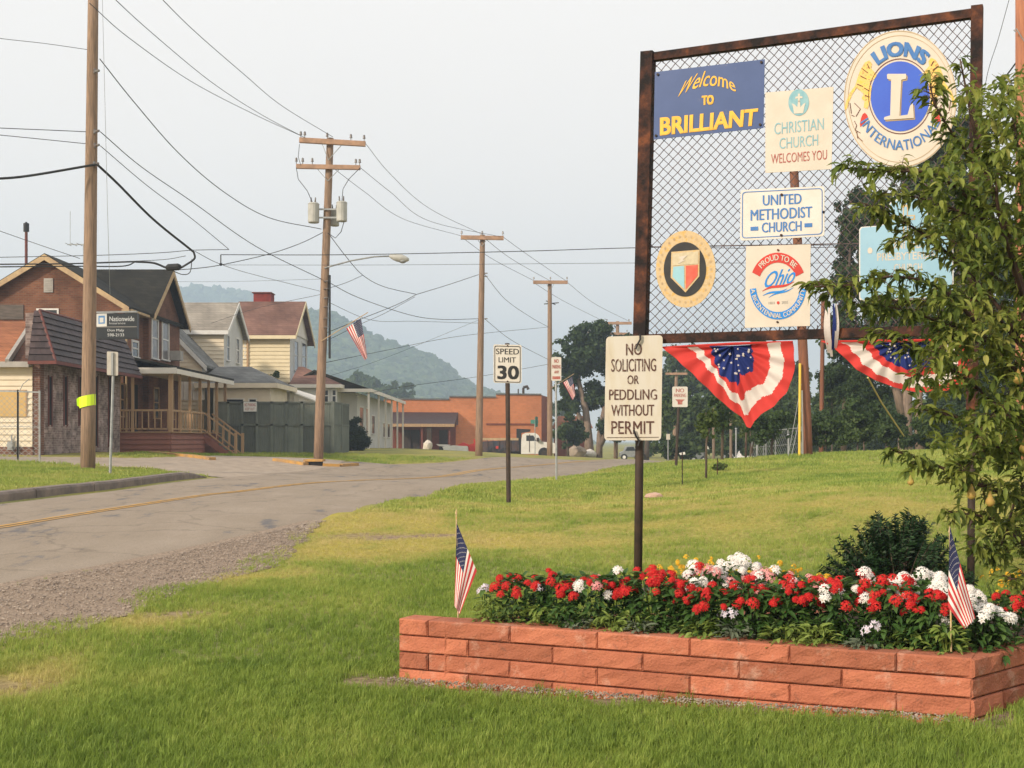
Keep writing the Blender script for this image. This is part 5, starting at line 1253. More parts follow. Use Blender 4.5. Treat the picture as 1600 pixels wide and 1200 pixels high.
# pole 5
D5 = 108
t = pole('distant utility pole with two crossarms half hidden by the dark maple', (962,717,D5), (965,502), .19, .14, M_wood)
crossarm(t, D5, (944,505), (987,505), ins=(.1,.9), th=.19); crossarm(t, D5, (941,521), (984,522), ins=(.1,.9), th=.19)
lamp(t, D5, [(963,524),(945,521),(932,520)], (933,520,917,519), 1.7)
t = pole('far utility pole with crossarm above the small red sign', (1053,716,100), (1057,582), .17, .12, M_wood); crossarm(t, 100, (1040,584), (1074,584), ins=(.1,.5,.9), th=.15)
t = pole('reddish brown pole with yellow guy guard at the lawn crest', (1263,716,42), (1238,215), .165, .14, M_wood2)
t = pole('thin weathered pole right of the reddish brown pole', (1283,712,60), (1286,470), .11, .09, M_wood2)
t = pole('orange brown utility pole at the right edge of the view', (1600,760,30), (1597,-60), .19, .15, M_wood3)
m = MB(); q = W(1588,50,29.8); m.tube([q, q+Vector((-.06,0,.04)), q+Vector((0,0,.08)), q+Vector((.12,0,-.12)), q+Vector((.25,0,-.3))], .014, 5); part('bracket', m, M_galv, t)
for i, (px, y0_, y1_, D) in enumerate([(1115,718,640,62),(1142,718,640,62),(1183,722,676,58),(1197,718,672,64),(1232,716,680,60),(1101,716,668,90),(1150,716,670,80)]):
    m = MB(); m.cyl(W(px,y0_+5,D), W(px,y1_,D), .07 if i < 2 else .05, n=8); m.cyl(W(px,y1_,D), W(px,y1_,D)+Vector((0,0,.06)), .09, .05, n=8)
    solo('post', m, M_barkl if i < 2 else M_galv, ['tall pale post left of the young trees','tall pale post behind the tip of the left bunting','thin grey post under the round young tree','thin grey post beside the far wire fence','short grey post nearest the brown pole','distant thin post by the parked cars','distant post between the parked cars'][i], 'post', 'posts along the far fence')
# guy guards and guys at the brown pole
t = thing('guy_wire', 'yellow plastic guard on the guy wire of the reddish brown pole', 'guy wire', W(1250,716,41.5))
m = MB(); m.cyl(W(1249,716,41.5), W(1250,568,41.8), .042, n=8); part('yellow_guard', m, nmat('yellow_plastic', (.75,.52,.05), (.68,.45,.05), 3, rough=.5), t)
m = MB(); m.cyl(W(1254,716,41.6), W(1253,610,41.8), .028, n=7); part('white_conduit', m, M_white, t)
m = MB(); m.cyl(W(1236,716,41.5), W(1252,640,41.9), .012, n=5); m.cyl(W(1231,716,41.5), W(1252,600,41.9), .012, n=5); part('wire', m, M_galv, t)
m = MB(); m.tube([W(1356,590,30), W(1378,630,31.5), W(1412,681,34)], .022, 6)
solo('prop_pole', m, nmat('yellow_wood', (.62,.50,.2), (.5,.4,.18), 5), 'thin yellowish rope slanting down below the right bunting', 'rope')

# ------------------------------------------------------------------ wires
WG = 'overhead wires'
def wire(label, pts, r=.012, n=10, mat=None):
    """pts: (px,py,D) knots; smooth through them"""
    P_ = [W(*p) for p in pts]; out = []
    if len(P_) == 2: out = P_
    else:
        Q = [2*P_[0]-P_[1]] + P_ + [2*P_[-1]-P_[-2]]
        for i in range(len(P_)-1):
            a, b, c, e = Q[i:i+4]
            for k in range(n):
                u = k/n; out.append(.5*((2*b) + (c-a)*u + (2*a-5*b+4*c-e)*u*u + (3*b-a-3*c+e)*u**3))
        out.append(P_[-1])
    m = MB(); m.tube(out, r, 5); return solo('wire', m, mat or M_wire, label, 'wire', WG)
wire('upper wire from the left edge to the ribboned pole', [(-60,50,33),(0,60,33.5),(70,68,34),(140,78,35)], .008)
wire('middle wire from the left edge to the ribboned pole', [(-60,196,33),(0,200,33.5),(70,203,34),(138,206,35)], .011)
wire('lower thin wire from the left edge to the ribboned pole', [(-60,205,33),(0,211,33.5),(70,218,34),(138,225,35)], .010)
wire('thick sagging cable from the left edge to the ribboned pole', [(-40,279,33),(0,279,33.5),(50,274,34),(150,257,34.8)], .034)
wire('thick cable from the ribboned pole down to the splice box', [(152,257,34.8),(185,288,36),(240,343,38),(303,394,40)], .036)
wire('cable loop round the splice box', [(303,394,40),(304,404,40),(292,413,40),(278,420,40),(262,419,40),(240,411,40),(212,409,40)], .034)
wire('slack loop hanging below the splice box', [(300,405,40),(297,425,40),(286,429,40),(272,424,40),(262,419,40)], .014)
m = MB(); m.tube([W(259,418,40),W(263,418,40),W(279,417,40),W(283,416,40)], [.05,.11,.11,.05], 10); solo('splice_box', m, M_blackp, 'black cable splice box hanging above the brick house roof', 'splice box')
wire('upper heavy wire crossing before the brick gable', [(-60,414,39),(0,413,39.3),(110,412,39.6),(212,409,40)], .022)
wire('lower heavy wire crossing before the brick gable', [(-60,418,39),(0,417,39.3),(110,416,39.6),(190,416,40),(212,409,40)], .020)
wire('thin level wire just above the brick house ridge', [(-60,403,44),(0,402,44),(150,399,44),(250,395,44),(300,391,44),(358,390,44)], .012)
wire('thin wire from the splice box to the hanging bracket', [(150,410,44),(250,406,42),(290,400,41)], .010)
wire('service wire slanting down at the far left', [(-40,346,50),(0,361,50),(60,382,51),(125,404,52)], .012)
wire('left top wire rising out of view to the transformer pole', [(140,5,30),(200,58,34),(300,128,39),(400,180,44),(470,212,48)], .010)
wire('second top wire rising out of view to the transformer pole', [(160,-20,30),(230,45,34),(330,128,39),(410,180,44),(478,216,48)], .010)
wire('right top wire rising out of view to the transformer pole', [(235,-20,30),(300,45,34),(380,115,39),(440,165,43),(520,214,48)], .010)
wire('long sagging wire from the ribboned pole to below the transformers', [(156,92,35),(210,160,37),(280,240,40),(350,300,43),(420,340,46),(502,358,48)], .014)
wire('wire from the ribboned pole to the middle of the transformer pole', [(157,206,35),(220,260,38),(300,315,41),(400,385,44),(506,438,48)], .013)
wire('short wire ending at the small hanging fitting', [(157,228,35),(230,290,38),(300,342,41),(357,389,44)], .011)
wire('wire from the hanging bracket up to the transformer pole', [(255,423,42),(300,420,42),(345,414,43),(420,397,45),(470,380,47),(505,363,48)], .013)
wire('thin wire running down behind the transformer pole', [(305,393,40),(345,413,43),(400,430,52),(500,455,60)], .010)
wire('long level wire across the street from the bracket', [(345,398,44),(540,398,44),(800,393,44),(1000,387,44),(1250,383,44),(1500,384,44)], .014)
wire('faint level wire below the long level one', [(345,414,46),(600,414,46),(850,412,46),(1000,411,46),(1300,411,46)], .007)
m = MB(); m.cyl(W(345,398,44), W(345,412,44), .02, n=6); m.ico(W(345,413,44), .06, sub=1); solo('cable_hanger', m, M_blackp, 'small black cable hanger between the level wires', 'hanger')
wire('outer top wire from the transformer pole to the next pole', [(571,224,48),(610,272,52),(670,325,57),(755,367,64)], .010)
wire('middle top wire from the transformer pole to the next pole', [(563,262,48),(610,300,52),(670,345,58),(787,371,64)], .010)
wire('inner top wire from the transformer pole to the next pole', [(520,262,48),(570,300,52),(630,342,57),(722,369,64)], .010)
wire('kinked wire dropping right of the transformers', [(512,363,48),(540,400,50),(567,430,53),(600,448,56),(651,460,58)], .014)
wire('wire rising from the splice to the plain pole', [(651,460,58),(700,445,61),(748,429,64)], .014)
wire('wire from the splice back to the transformer pole', [(651,460,58),(620,476,55),(560,500,52),(505,522,48)], .014)
wire('wire from the kink back to the transformer pole', [(567,430,53),(540,442,50),(508,452,48)], .011)
wire('second wire behind the striped flag', [(648,464,58),(600,490,55),(560,508,52),(505,535,48)], .010)
wire('sagging wire from transformer pole to plain pole above the hill', [(508,438,48),(560,465,52),(640,492,58),(690,499,61),(748,498,64)], .014)
wire('thin sagging wire just below it', [(508,470,48),(580,500,54),(650,502,60),(748,505,64)], .009)
wire('upper thin wire across the hill', [(506,567,48),(600,548,56),(720,525,66),(857,511,80)], .011)
wire('lower wire across the hill foot', [(556,618,60),(640,603,66),(750,588,74),(857,569,82)], .012)
wire('thin wire past the low building roof', [(506,590,50),(600,560,58),(748,500,64)], .007)
wire('left thin wire from the houses to the transformer pole', [(330,505,66),(400,482,60),(506,459,48)], .009)
wire('thin wire above the grey roof', [(210,440,60),(350,440,58),(504,436,48)], .006)
wire('first top wire from the plain pole to the next', [(722,371,64),(770,405,70),(833,438,82)], .012)
wire('second top wire from the plain pole to the next', [(753,369,64),(800,405,70),(858,438,82)], .012)
wire('third top wire from the plain pole to the next', [(787,371,64),(830,402,70),(886,440,82)], .012)
wire('sagging middle wire from the plain pole to the next', [(757,428,64),(790,468,70),(830,496,76),(857,511,82)], .013)
wire('lower wire from the plain pole to the next', [(757,498,64),(800,532,72),(857,562,82)], .013)
wire('first far wire towards the distant pole', [(833,441,82),(880,470,90),(945,503,108)], .013)
wire('second far wire towards the distant pole', [(886,441,82),(930,475,92),(985,503,108)], .013)
wire('thin wire at the upper right corner beside the frame', [(1582,-20,32),(1560,60,32),(1540,130,32),(1525,260,33)], .008)
wire('short thick wire stub at the right edge pole', [(1592,92,30),(1575,115,31),(1552,145,32)], .02)
wire('level wire seen through the chain link', [(1000,385,46),(1200,388,46),(1400,384,46),(1600,386,46)], .012)

# ------------------------------------------------------------------ vehicles and things by the orange building
M_truckw = nmat('truck_white', (.80,.78,.74), (.70,.67,.62), 3, rough=.45)
M_tyre = nmat('tyre', (.02,.02,.02), (.035,.032,.03), 9, rough=.9)
M_bed = nmat('dump_bed_blue_grey', (.04,.05,.07), (.12,.065,.05), 1.6, rough=.7)
def wheel(parent, c, r, w=.28, dual=False, rim=None):
    m = MB(); c = Vector(c); m.cyl(c+Vector((0,-w/2,0)), c+Vector((0,w/2,0)), r, n=18); q = part('wheel', m, M_tyre, parent)
    m = MB(); m.cyl(c+Vector((0,-w/2-.02,0)), c+Vector((0,-w/2+.02,0)), r*.5, n=14); part('rim', m, rim or M_truckw, q)
def truck():
    D = 112.0; k = D/F; zb = ZP(713, D); X = lambda p: XP(p, D); Z = lambda p: ZP(p, D)
    t = thing('dump_truck', 'white cabbed dump truck with dark bed parked by the orange building', 'truck', (X(812), D, zb)); hw = 1.15
    m = MB()
    prof = [(814,709),(814,690),(816,679),(821,676.5),(836,676.5),(841,680),(846,690),(866,692),(868,698),(868,708),(856,708),(853,703),(849,701),(844,703),(841,709)]
    m.ext([(X(a), D-hw, Z(b)) for a, b in prof], (0, 2*hw, 0)); part('cab', m, M_truckw, t)
    m = MB(); m.poly([(X(a), D-hw-.012, Z(b)) for a, b in ((822,680.5),(833,680.5),(838,689),(822,689))]); part('side_window', m, M_glass, t)
    m = MB(); m.box(X(826.5), X(827.5), D-hw-.03, D-hw, Z(706), Z(679)); part('door_seam', m, M_dark, t)
    m = MB(); m.box(X(867.5), X(870), D-hw-.05, D+hw+.05, Z(708), Z(703)); m.box(X(838),X(842),D-hw-.35,D-hw-.1,Z(690),Z(684)); part('bumper', m, M_dark, t)
    m = MB(); m.box(X(754), X(845), D-.9, D+.45, Z(709.5), Z(702)); part('chassis', m, M_dark, t)
    m = MB()
    m.ext([(X(a), D-hw-.08, Z(b)) for a, b in ((752,690),(810,687),(811,705),(754,706))], (0, 2*hw+.16, 0)); part('dump_bed', m, M_bed, t)
    for q in range(752, 812, 9):
        m = MB(); m.box(X(q), X(q+1.3), D-hw-.16, D-hw-.08, Z(705), Z(688)); part('bed_rib', m, M_bed, t)
    m = MB(); m.box(X(753), X(810), D-hw-.1, D-hw+.0, Z(688), Z(684.5)); part('side_board', m, M_rake, t)
    m = MB(); m.ext([(X(807),D-hw,Z(670)),(X(829),D-hw,Z(671)),(X(828),D-hw,Z(674.5)),(X(814.5),D-hw,Z(676.5)),(X(814),D-hw,Z(706)),(X(807),D-hw,Z(706))], (0,2*hw,0)); part('cab_shield', m, M_blackp, t)
    wheel(t, (X(849.5), D-hw+.12, Z(708)), .50, rim=M_dark); 
    for q in (772, 789): wheel(t, (X(q), D-hw+.1, Z(708)), .50, .5, rim=M_dark)
    m = MB(); m.box(X(775), X(779), D-hw-.2, D-hw-.12, Z(701), Z(697)); part('marker_light', m, M_red, t)
truck()
def car(label, px, D, wpx, py, body, zb):
    k = D/F; X0 = XP(px-wpx/2, D); X1 = XP(px+wpx/2, D); L_ = X1-X0; t = thing('parked_car', label, 'car', ((X0+X1)/2, D, zb), 'cars parked beyond the lawn')
    prof = [(0,.35),(0,.75),(.08,.85),(.18,.92),(.30,1.38),(.62,1.42),(.80,.95),(.97,.85),(1,.6),(1,.35)]
    m = MB(); m.ext([(X0+L_*a, D-.85, zb+b) for a, b in prof], (0,1.7,0)); part('body', m, body, t)
    m = MB(); m.poly([(X0+L_*a, D-.865, zb+b) for a, b in ((.23,.95),(.32,1.32),(.60,1.35),(.73,.96))]); part('window', m, M_glass, t)
    for q in (.18,.8): wheel(t, (X0+L_*q, D-.78, zb+.33), .33, .2)
for (lb, px, D, w, mm) in (('grey car parked far off behind the lawn', 1090, 110, 26, M_galv),('white van roof showing above the lawn near the young trees', 1137, 92, 30, M_truckw),('white car roof showing right of the far van', 1163, 105, 28, M_truckw),('pale car parked under the dark maple', 985, 128, 34, M_galv)):
    zb = g(XP(px,D), D); car(lb, px, D, w, 715, mm, zb)
m = MB()
def lump(m, px, py, D, r, sq, mi=0, jit=.12): m.ico(W(px,py,D), r, mi, sq, jit, 2)
for (lb, px, py, D, r, sq, mt, nm, ct) in (('pale pink stone lying on the lawn right of the sign post', 1022, 776, 26, .19, (1,.7,.5), nmat('pink_stone',(.55,.36,.27),(.42,.27,.2),9,bump=.6), 'stone', 'stone'),
    ('pale rock at the foot of the dark maple', 902, 706, 103, .75, (1,.8,.75), M_conc, 'rock', 'rock'),
    ('smaller white rock beside the pale rock', 922, 709, 104, .55, (1,.8,.7), M_whitesign, 'rock', 'rock'),
    ('cream barrel shaped bundle beside the awning post', 668, 697, 112, .42, (1,1,1.2), M_cream, 'bundle', 'bundle'),
    ('pale stone lying on the near left grass edge', 610, 702, 95, .25, (1,.8,.5), M_conc, 'rock', 'rock')):
    m = MB(); lump(m, px, py, D, r, sq); solo(nm, m, mt, lb, ct, smooth=False)
# white covered boat hulls and red barrier
D = 108
t = thing('white_boat', 'low white hull like bundle lying before the orange building', 'boat', W(712, 709, D)); m = MB()
hp = [(692,698),(708,696),(731,697),(733,707),(700,708),(694,703)]; m.ext([(XP(a,D),D-.8,ZP(b,D)) for a, b in hp], (0,1.7,0)); part('hull', m, M_truckw, t)
m = MB(); m.ext([(XP(a,D),D-.5,ZP(b,D)) for a, b in ((682,694),(704,695),(700,698),(686,697))], (0,1,0)); part('cover', m, M_whitesign, t)
t = thing('red_trailer', 'red tarpaulin heap beside the white hull', 'tarpaulin', W(738, 709, D)); m = MB()
m.ext([(XP(a,D),D-.6,ZP(b,D)) for a, b in ((714,696),(724,691),(733,695),(740,693),(744,690),(745,708),(733,708),(732,698))], (0,1.3,0)); part('cover', m, M_red, t)
m = MB(); m.ext([(XP(a,D),D-.65,ZP(b,D)) for a, b in ((740,686),(742,686),(745,700),(742,700))], (0,.2,0)); part('flap', m, M_red, t)
m = MB()
for y in (690,): pass
# street name sign on the corner
D = 106; t = thing('street_sign', 'green street name sign on a thin post before the orange building', 'sign', W(836,712,D)); m = MB(); m.cyl(W(836,714,D), W(836,655,D), .04, n=6); part('post', m, M_galv, t)
M_grn = nmat('street_sign_green', (.06,.22,.16), (.08,.25,.2), 4, rough=.5)
m = MB(); m.box(XP(829,D), XP(841,D), D-.03, D+.0, ZP(662,D), ZP(656,D)); part('name_plate', m, M_grn, t); m = MB(); m.ext([(XP(836,D),D-.4,ZP(667,D)),(XP(840,D),D+.5,ZP(667,D)),(XP(840,D),D+.5,ZP(651,D)),(XP(836,D),D-.4,ZP(651,D))],(.03,0,0)); part('name_plate', m, M_grn, t)
# far cottage roof by the maple
D = 130; t = thing('far_cottage', 'distant cottage with reddish roof behind the dark maple', 'house', W(895,712,D)); m = MB(); m.box(XP(868,D), XP(922,D), D, D+6, -.5, ZP(668,D)); part('wall', m, M_brkd, t)
m = MB(); m.add([(XP(864,D),D-.5,ZP(669,D)),(XP(926,D),D-.5,ZP(669,D)),(XP(918,D+3),D+3,ZP(650,D+3)),(XP(872,D+3),D+3,ZP(650,D+3)),(XP(926,D),D+6.5,ZP(669,D)),(XP(864,D),D+6.5,ZP(669,D))],[(0,1,2,3),(1,4,2),(5,0,3),(4,5,3,2)]); part('roof', m, M_rfor, t)
# low wire fence far right
def wire_fence(label, pts, h, post_r=.03, step=2.4, mesh=.12, top=True, mat=M_galv, diag=True, cat='fence', z0=None):
    a = Vector(pts[0]); t = thing('chain_link_fence', label, cat, a); L_ = 0
    for p, q in zip(pts[:-1], pts[1:]):
        p = Vector(p); q = Vector(q); d = (q-p); n = max(1, round(d.length/step)); up = Vector((0,0,h)); 
        for i in range(n+1):
            c = p.lerp(q, i/n); m = MB(); m.cyl(c-Vector((0,0,.2)), c+up+Vector((0,0,.05)), post_r, n=7); part('post', m, mat, t)
        m = MB(); m.bar(p+up, q+up, .045, .045); m.bar(p+up*.5, q+up*.5, .02, .02); part('rail', m, mat, t)
        m = MB(); k = int(d.length/mesh); v = int(h/mesh)
        for i in range(-v, k):
            for sgn in (0, 1):
                s0, s1 = i, i+v; z0_, z1_ = (0, v) if sgn == 0 else (v, 0)
                if s0 < 0: z0_ += (-s0)*(1 if sgn == 0 else -1); s0 = 0
                if s1 > k: z1_ -= (s1-k)*(1 if sgn == 0 else -1); s1 = k
                if s1 <= s0: continue
                m.bar(p + d*(s0/k) + Vector((0,0,z0_*mesh)), p + d*(s1/k) + Vector((0,0,z1_*mesh)), .008, .008)
        part('wire_mesh', m, mat, t, kind='stuff')
D = 37.5
wire_fence('galvanised chain link fence before the cream building', [(-22, D, g(-22,D)), (XP(28,D), D, g(XP(28,D),D)), (XP(62,D), D, g(XP(62,D),D))], ZP(612,D)-g(XP(40,D),D), mesh=.16)
m = MB(); m.tube([(XP(30,D),D,ZP(612,D)),(XP(36,D),D,ZP(600,D)),(XP(46,D),D,ZP(592,D))], .012, 5); solo('bent_wire', m, M_galv, 'bent strand of barbed wire sticking up from the chain link fence', 'wire strand')
wire_fence('tall wire fence far beyond the young trees', [tuple(W(1175,722,66)), tuple(W(1252,718,60))], 1.5, mesh=.25, step=1.6)
# painted kerbs by the side street
for i, (pts, lb) in enumerate((([(238,727,47),(262,726,46),(300,726,45),(332,728,44)], 'broken kerb with worn yellow paint before the brick house'), ([(430,728,45.5),(455,730,45),(478,731.5,44.6)], 'yellow painted kerb left of the street drain'), ([(504,732,44.8),(530,733,45),(556,731,46)], 'yellow painted kerb right of the street drain'))):
    P_ = [W(*p) for p in pts]; t = thing('painted_kerb', lb, 'kerb', P_[0])
    for a, b_ in zip(P_[:-1], P_[1:]):
        m = MB(); a2 = Vector((a.x, a.y, g(a.x,a.y)+.06)); b2 = Vector((b_.x, b_.y, g(b_.x,b_.y)+.06)); m.bar(a2-Vector((0,0,.03)), b2-Vector((0,0,.03)), .26, .13); part('kerb_stone', m, M_ypaint, t)
t = thing('street_drain', 'dark storm drain opening in the far kerb', 'drain', W(490,731,45)); m = MB(); x, y = XP(478,45), 44.8; z = g(x, y); m.box(XP(478,45), XP(504,45), 44.75, 45.1, z-.1, z+.11); part('opening', m, M_black, t)
m = MB(); m.box(XP(476,45), XP(506,45), 44.7, 45.4, z+.11, z+.19); part('cover_slab', m, M_ypaint, t)
# ------------------------------------------------------------------ small signs in the middle distance
def post_sign(label, D, q, post, pr, th, mat, pmat, rad=2, name='road_sign', group=None, behind=False):
    pl = Pl(q[0][0], D, q[1][0], D); base = W(post[0], post[1], D); t = thing(name, label, 'sign', base, group)
    m = MB(); hb = Vector((0, pr+th+.004, 0)); m.tube([base-Vector((0,0,.3))+hb, W(post[2],post[3],D)+hb], pr, 8)
    part('post', m, pmat, t); part('panel', plate(pl, outline(q, rad), 0, th), mat, t); return t, pl
t, pl = post_sign('white speed limit 30 sign on a dark post at the lawn edge', 27.7, rect(771,815,538,539,60), (795,790,792.5,536), .05, .012, M_whitesign, M_dark, 3)
bd = MB(); o_ = outline(rect(772.6,813.4,540,541,57), 3); i_ = outline(rect(773.7,812.3,541.2,542.2,54.6), 2.5)
for i in range(len(o_)): j = (i+1) % len(o_); bd.poly([pl.pt(*o_[i], .003), pl.pt(*o_[j], .003), pl.pt(*i_[j], .003), pl.pt(*i_[i], .003)])
part('border_print', bd, M_blackp, t)
for s_, q_, b_ in (('SPEED', rect(775,811,544.5,545,9), .01), ('LIMIT', rect(779,806,558,558.5,8), .01), ('30', rect(777,811,571,571.5,21.5), .035)): bd = MB(); text(bd, s_, pl.quad(q_, .004), bold=b_); part('lettering', bd, M_blackp, t)
m = MB()
for y in (540.5, 596): q = pl.pt(793, y, .01); m.ico(q, .02, sub=1)
part('bolt', m, M_rust, t)
t, pl = post_sign('small white parking sign with red letters on a grey post', 36, rect(861.5,877,558,558,37), (869.5,752,868.5,557), .03, .01, M_whitesign, M_galv, 2)
lines_of(t, pl, [('NO', rect(866,873,561,561,6), .03), ('PARKING', rect(862.8,876,570,570,6), .03), ('ANY', rect(866,873.5,579,579,4.5), .03)], M_redp)
bd = MB(); bd.poly([pl.pt(863,588,.004),pl.pt(875.5,588,.004),pl.pt(875.5,592.5,.004),pl.pt(863,592.5,.004)]); part('red_bar', bd, M_redp, t)
t, pl = post_sign('small square white sign with faded red print by the far lawn', 41, rect(1050.5,1074.5,604,604,32), (1056,731,1062,604), .045, .01, M_whitesign, M_dark, 2)
lines_of(t, pl, [('NO', rect(1056,1069,607,607,6), .02), ('PARKING', rect(1053,1072,615,615,5.5), .02)], M_redp); bd = MB(); sheetpoly(pl, [(1055,624),(1070,624),(1066,628),(1066,632),(1059,632),(1059,628)], .004, bd); part('symbol', bd, M_redp, t)
t, pl = post_sign('back of a blank sign on a grey post beside the ribboned pole', 33, rect(167,184.5,549,550,37), (170.5,742,177,550), .035, .01, nmat('sign_back', (.52,.48,.42),(.42,.38,.33),5), M_galv, 2)
m = MB(); m.box(XP(174.5,33), XP(177.5,33), 32.95, 32.99, ZP(586,33), ZP(551,33)); part('channel', m, M_galv, t)
t, pl = post_sign('tiny grey sign on a thin post right of the soliciting sign', 60, rect(1041,1047,678,678,9), (1044,722,1044,678), .03, .01, M_oldsign, M_galv, 0)
# marker stakes
for i, (px, yb, yt, D) in enumerate([(1066,757,707,31),(1103,746,700,33.5),(1121,744,716,34),(1165,731,690,44),(1176,730,700,45)]):
    t = thing('marker_stake', ['thin rusty stake with a small white tag on the lawn','rusty stake with white tag at the slim young tree','short bare stake beside the tiny shrub','thin stake left of the round young tree','second thin stake left of the round young tree'][i], 'stake', W(px,yb,D), 'stakes on the lawn')
    m = MB(); m.cyl(W(px,yb+4,D), W(px,yt,D), .014, n=6); part('rod', m, M_rust, t)
    if i < 2:
        m = MB(); a = W(px-5,yt+1,D); m.ext([a, W(px+4,yt-1,D), W(px+5,yt+3,D), W(px-3,yt+4,D)] if i == 0 else [W(px-1,yt-7,D), W(px+3,yt-3,D), W(px+5,yt+2,D), W(px+1,yt+1,D)], (0,.01,0)); part('tag', m, M_white, t)
t = thing('stone_marker', 'small dark stump with a pale top near the far wire fence', 'stump', W(1208,722,58)); m = MB(); m.cyl(W(1208,724,58), W(1208,714,58), .18, .14, n=9); part('stump', m, M_bark, t); m = MB(); m.cyl(W(1208,714,58), W(1208,712,58), .19, n=9); part('cap', m, M_conc, t)

# ------------------------------------------------------------------ the dark insurance sign by the shop
D = 41.2; pl = Pl(148, D, 216, D); t = thing('shop_sign', 'dark hanging shop sign with a blue and white logo square', 'sign', tuple(pl.pt(182, 530)))
part('panel', plate(pl, rect(150,214.5,490,489,40), 0, .2), nmat('sign_charcoal', (.022,.025,.027), (.03,.033,.036), 3, rough=.4), t)
m = MB(); m.bar(pl.pt(182,487,-.1), pl.pt(182,487,-.1)+Vector((-1.0,.9,0)), .06, .06); m.bar(W(150,488,D+.1), W(214.5,487,D+.1), .05,.05); part('bracket', m, M_galv, t)
m = MB(); plate(pl, rect(151,167,490.5,490,20), .012, .01, m); part('logo_square', m, M_white, t)
m = MB(); sheetpoly(pl, rect(154,164,493.5,493.2,12.5), .016, m); part('logo_window', m, nmat('logo_blue', (.10,.25,.50),(.12,.28,.54),4), t)
m = MB(); sheetpoly(pl, rect(156,162,496.5,496.3,7.5), .020, m); part('logo_centre', m, M_white, t)
m = MB(); sheetpoly(pl, rect(151,214,510.6,510.2,.8), .004, m); part('divider', m, M_gut, t)
lines_of(t, pl, [('Nationwide', rect(171,210,494.5,494.2,7.5), .02), ('Insurance', rect(171,196,503.5,503.2,3.2), 0), ('Don Maly', rect(168,194,514,514,5), .02), ('598-2133', rect(168,194,521,521,4.6), .02)], nmat('pale_letter', (.55,.56,.56), (.45,.46,.47), 9))
# ------------------------------------------------------------------ the welcome sign frame
FP = Pl(1008, 10.0, 1525, 9.0)
ft = thing('welcome_sign_frame', 'tall rusty pipe frame filled with chain link carrying the town signs', 'sign frame', tuple(FP.pt(1000, 968)))
m = MB(); m.bar(FP.pt(1013,82), FP.pt(1001,536), .098, .098, up=FP.n); part('post', m, M_rust, ft)
m = MB(); m.cyl(FP.pt(1001,530), FP.pt(996,975), .033, n=12); part('post', m, M_dark, ft, smooth=True)
m = MB(); m.bar(FP.pt(1527,10), FP.pt(1519,640), .078, .078, up=FP.n); part('post', m, M_rust, ft)
m = MB(); m.cyl(FP.pt(1519,636), FP.pt(1516,1010), .026, n=10); part('post', m, M_dark, ft, smooth=True)
m = MB(); m.bar(FP.pt(1018,90), FP.pt(1519,22), .062, .062, up=FP.n); part('top_rail', m, M_rust, ft)
m = MB(); m.bar(FP.pt(1006,530,.0), FP.pt(1516,515,.0), .07, .07, up=FP.n); part('bottom_rail', m, M_rust, ft)
m = MB(); 
for a in ((1003.5,385),(1012,110)): pass
m = MB(); m.bar(FP.pt(1018,385.5,-.01), FP.pt(1520,377,-.01), .006, .006); part('tension_wire', m, M_link, ft)
def chainlink():
    mb = MB(); n = 68; rows = 58
    def P(u, v, o): # v 0 top 1 bottom
        x = (1019+(1518-1019)*u) + (-11*v)*(1-u) + (-7*v)*u; yt = 97 + (29-97)*u; yb = 524 + (508-524)*u
        return FP.pt(x, yt + (yb-yt)*v, o)
    for i in range(n):
        pts = []
        for j in range(rows+1):
            s = (j % 2) if i % 2 == 0 else 1 - (j % 2)
            u = (i + s)/n; pts.append(P(min(max(u, 0), 1), j/rows, .004 if (j % 2) else -.004))
        for a, b in zip(pts[:-1], pts[1:]): mb.bar(a, b, .0046, .0046)
    for i in range(0, n, 2):          # clips on the rails
        a = P((i+.5)/n, -.018, .0); b = P((i+.5)/n, .012, .02); mb.bar(a, b, .006, .006); a = P((i+.5)/n, 1.02, 0); b = P((i+.5)/n, .985, .02); mb.bar(a, b, .006, .006)
    part('chain_link_mesh', mb, M_link, ft, kind='stuff')
chainlink()
def bolts(t, pl, pts, off=.005, r=.012, mat=None):
    for x, y in pts: m = MB(); m.cyl(pl.pt(x,y,off-.004), pl.pt(x,y,off+.006), r, n=7); part('bolt', m, mat or M_rust, t)
SO = .045
def sign(label, pts, mat, th=.006, off=SO, name='town_sign'):
    c = FP.pt(sum(p[0] for p in pts)/len(pts), max(p[1] for p in pts), off); t = thing(name, label, 'sign', tuple(c), 'signs on the chain link')
    part('panel', plate(FP, pts, off, th), mat, t); return t
LO = SO + .003
def letters(t, items, mat, lo=LO, **kw):
    for s, q, b, sh in items:
        m = MB(); text(m, s, FP.quad(q, lo), bold=b, shear=sh); part('lettering', m, mat, t)
# welcome sign
q = [(1026,115),(1197,95),(1195,202),(1024,220)]
t = sign('navy blue Welcome to Brilliant sign with yellow letters', q, M_navy)
def arcfn(cx, cy, w, h, bow, slope, lo=LO):
    def fn(u, v):
        x = cx + (u-.5)*w; dx = (u-.5)*2; y = cy + bow*dx*dx + slope*(x-cx); tx = -2*bow*dx*2/w; return FP.pt(x + v*h*(-tx)*.8*-1, y - v*h, lo)
    return fn
m = MB(); text(m, 'Welcome', arcfn(1109,137,94,24,14,-.06), bold=.012, shear=.42); part('lettering', m, M_yel, t)
letters(t, [('TO', rect(1099,1118,152,150.5,15), .05, 0), ('BRILLIANT', [(1034,186),(1187,171.5),(1184.5,198),(1034,214)], .04, 0)], M_yel)
bolts(t, FP, [(1031,119),(1192,100),(1190,197),(1028,214)], SO+.004, .01, M_dark)
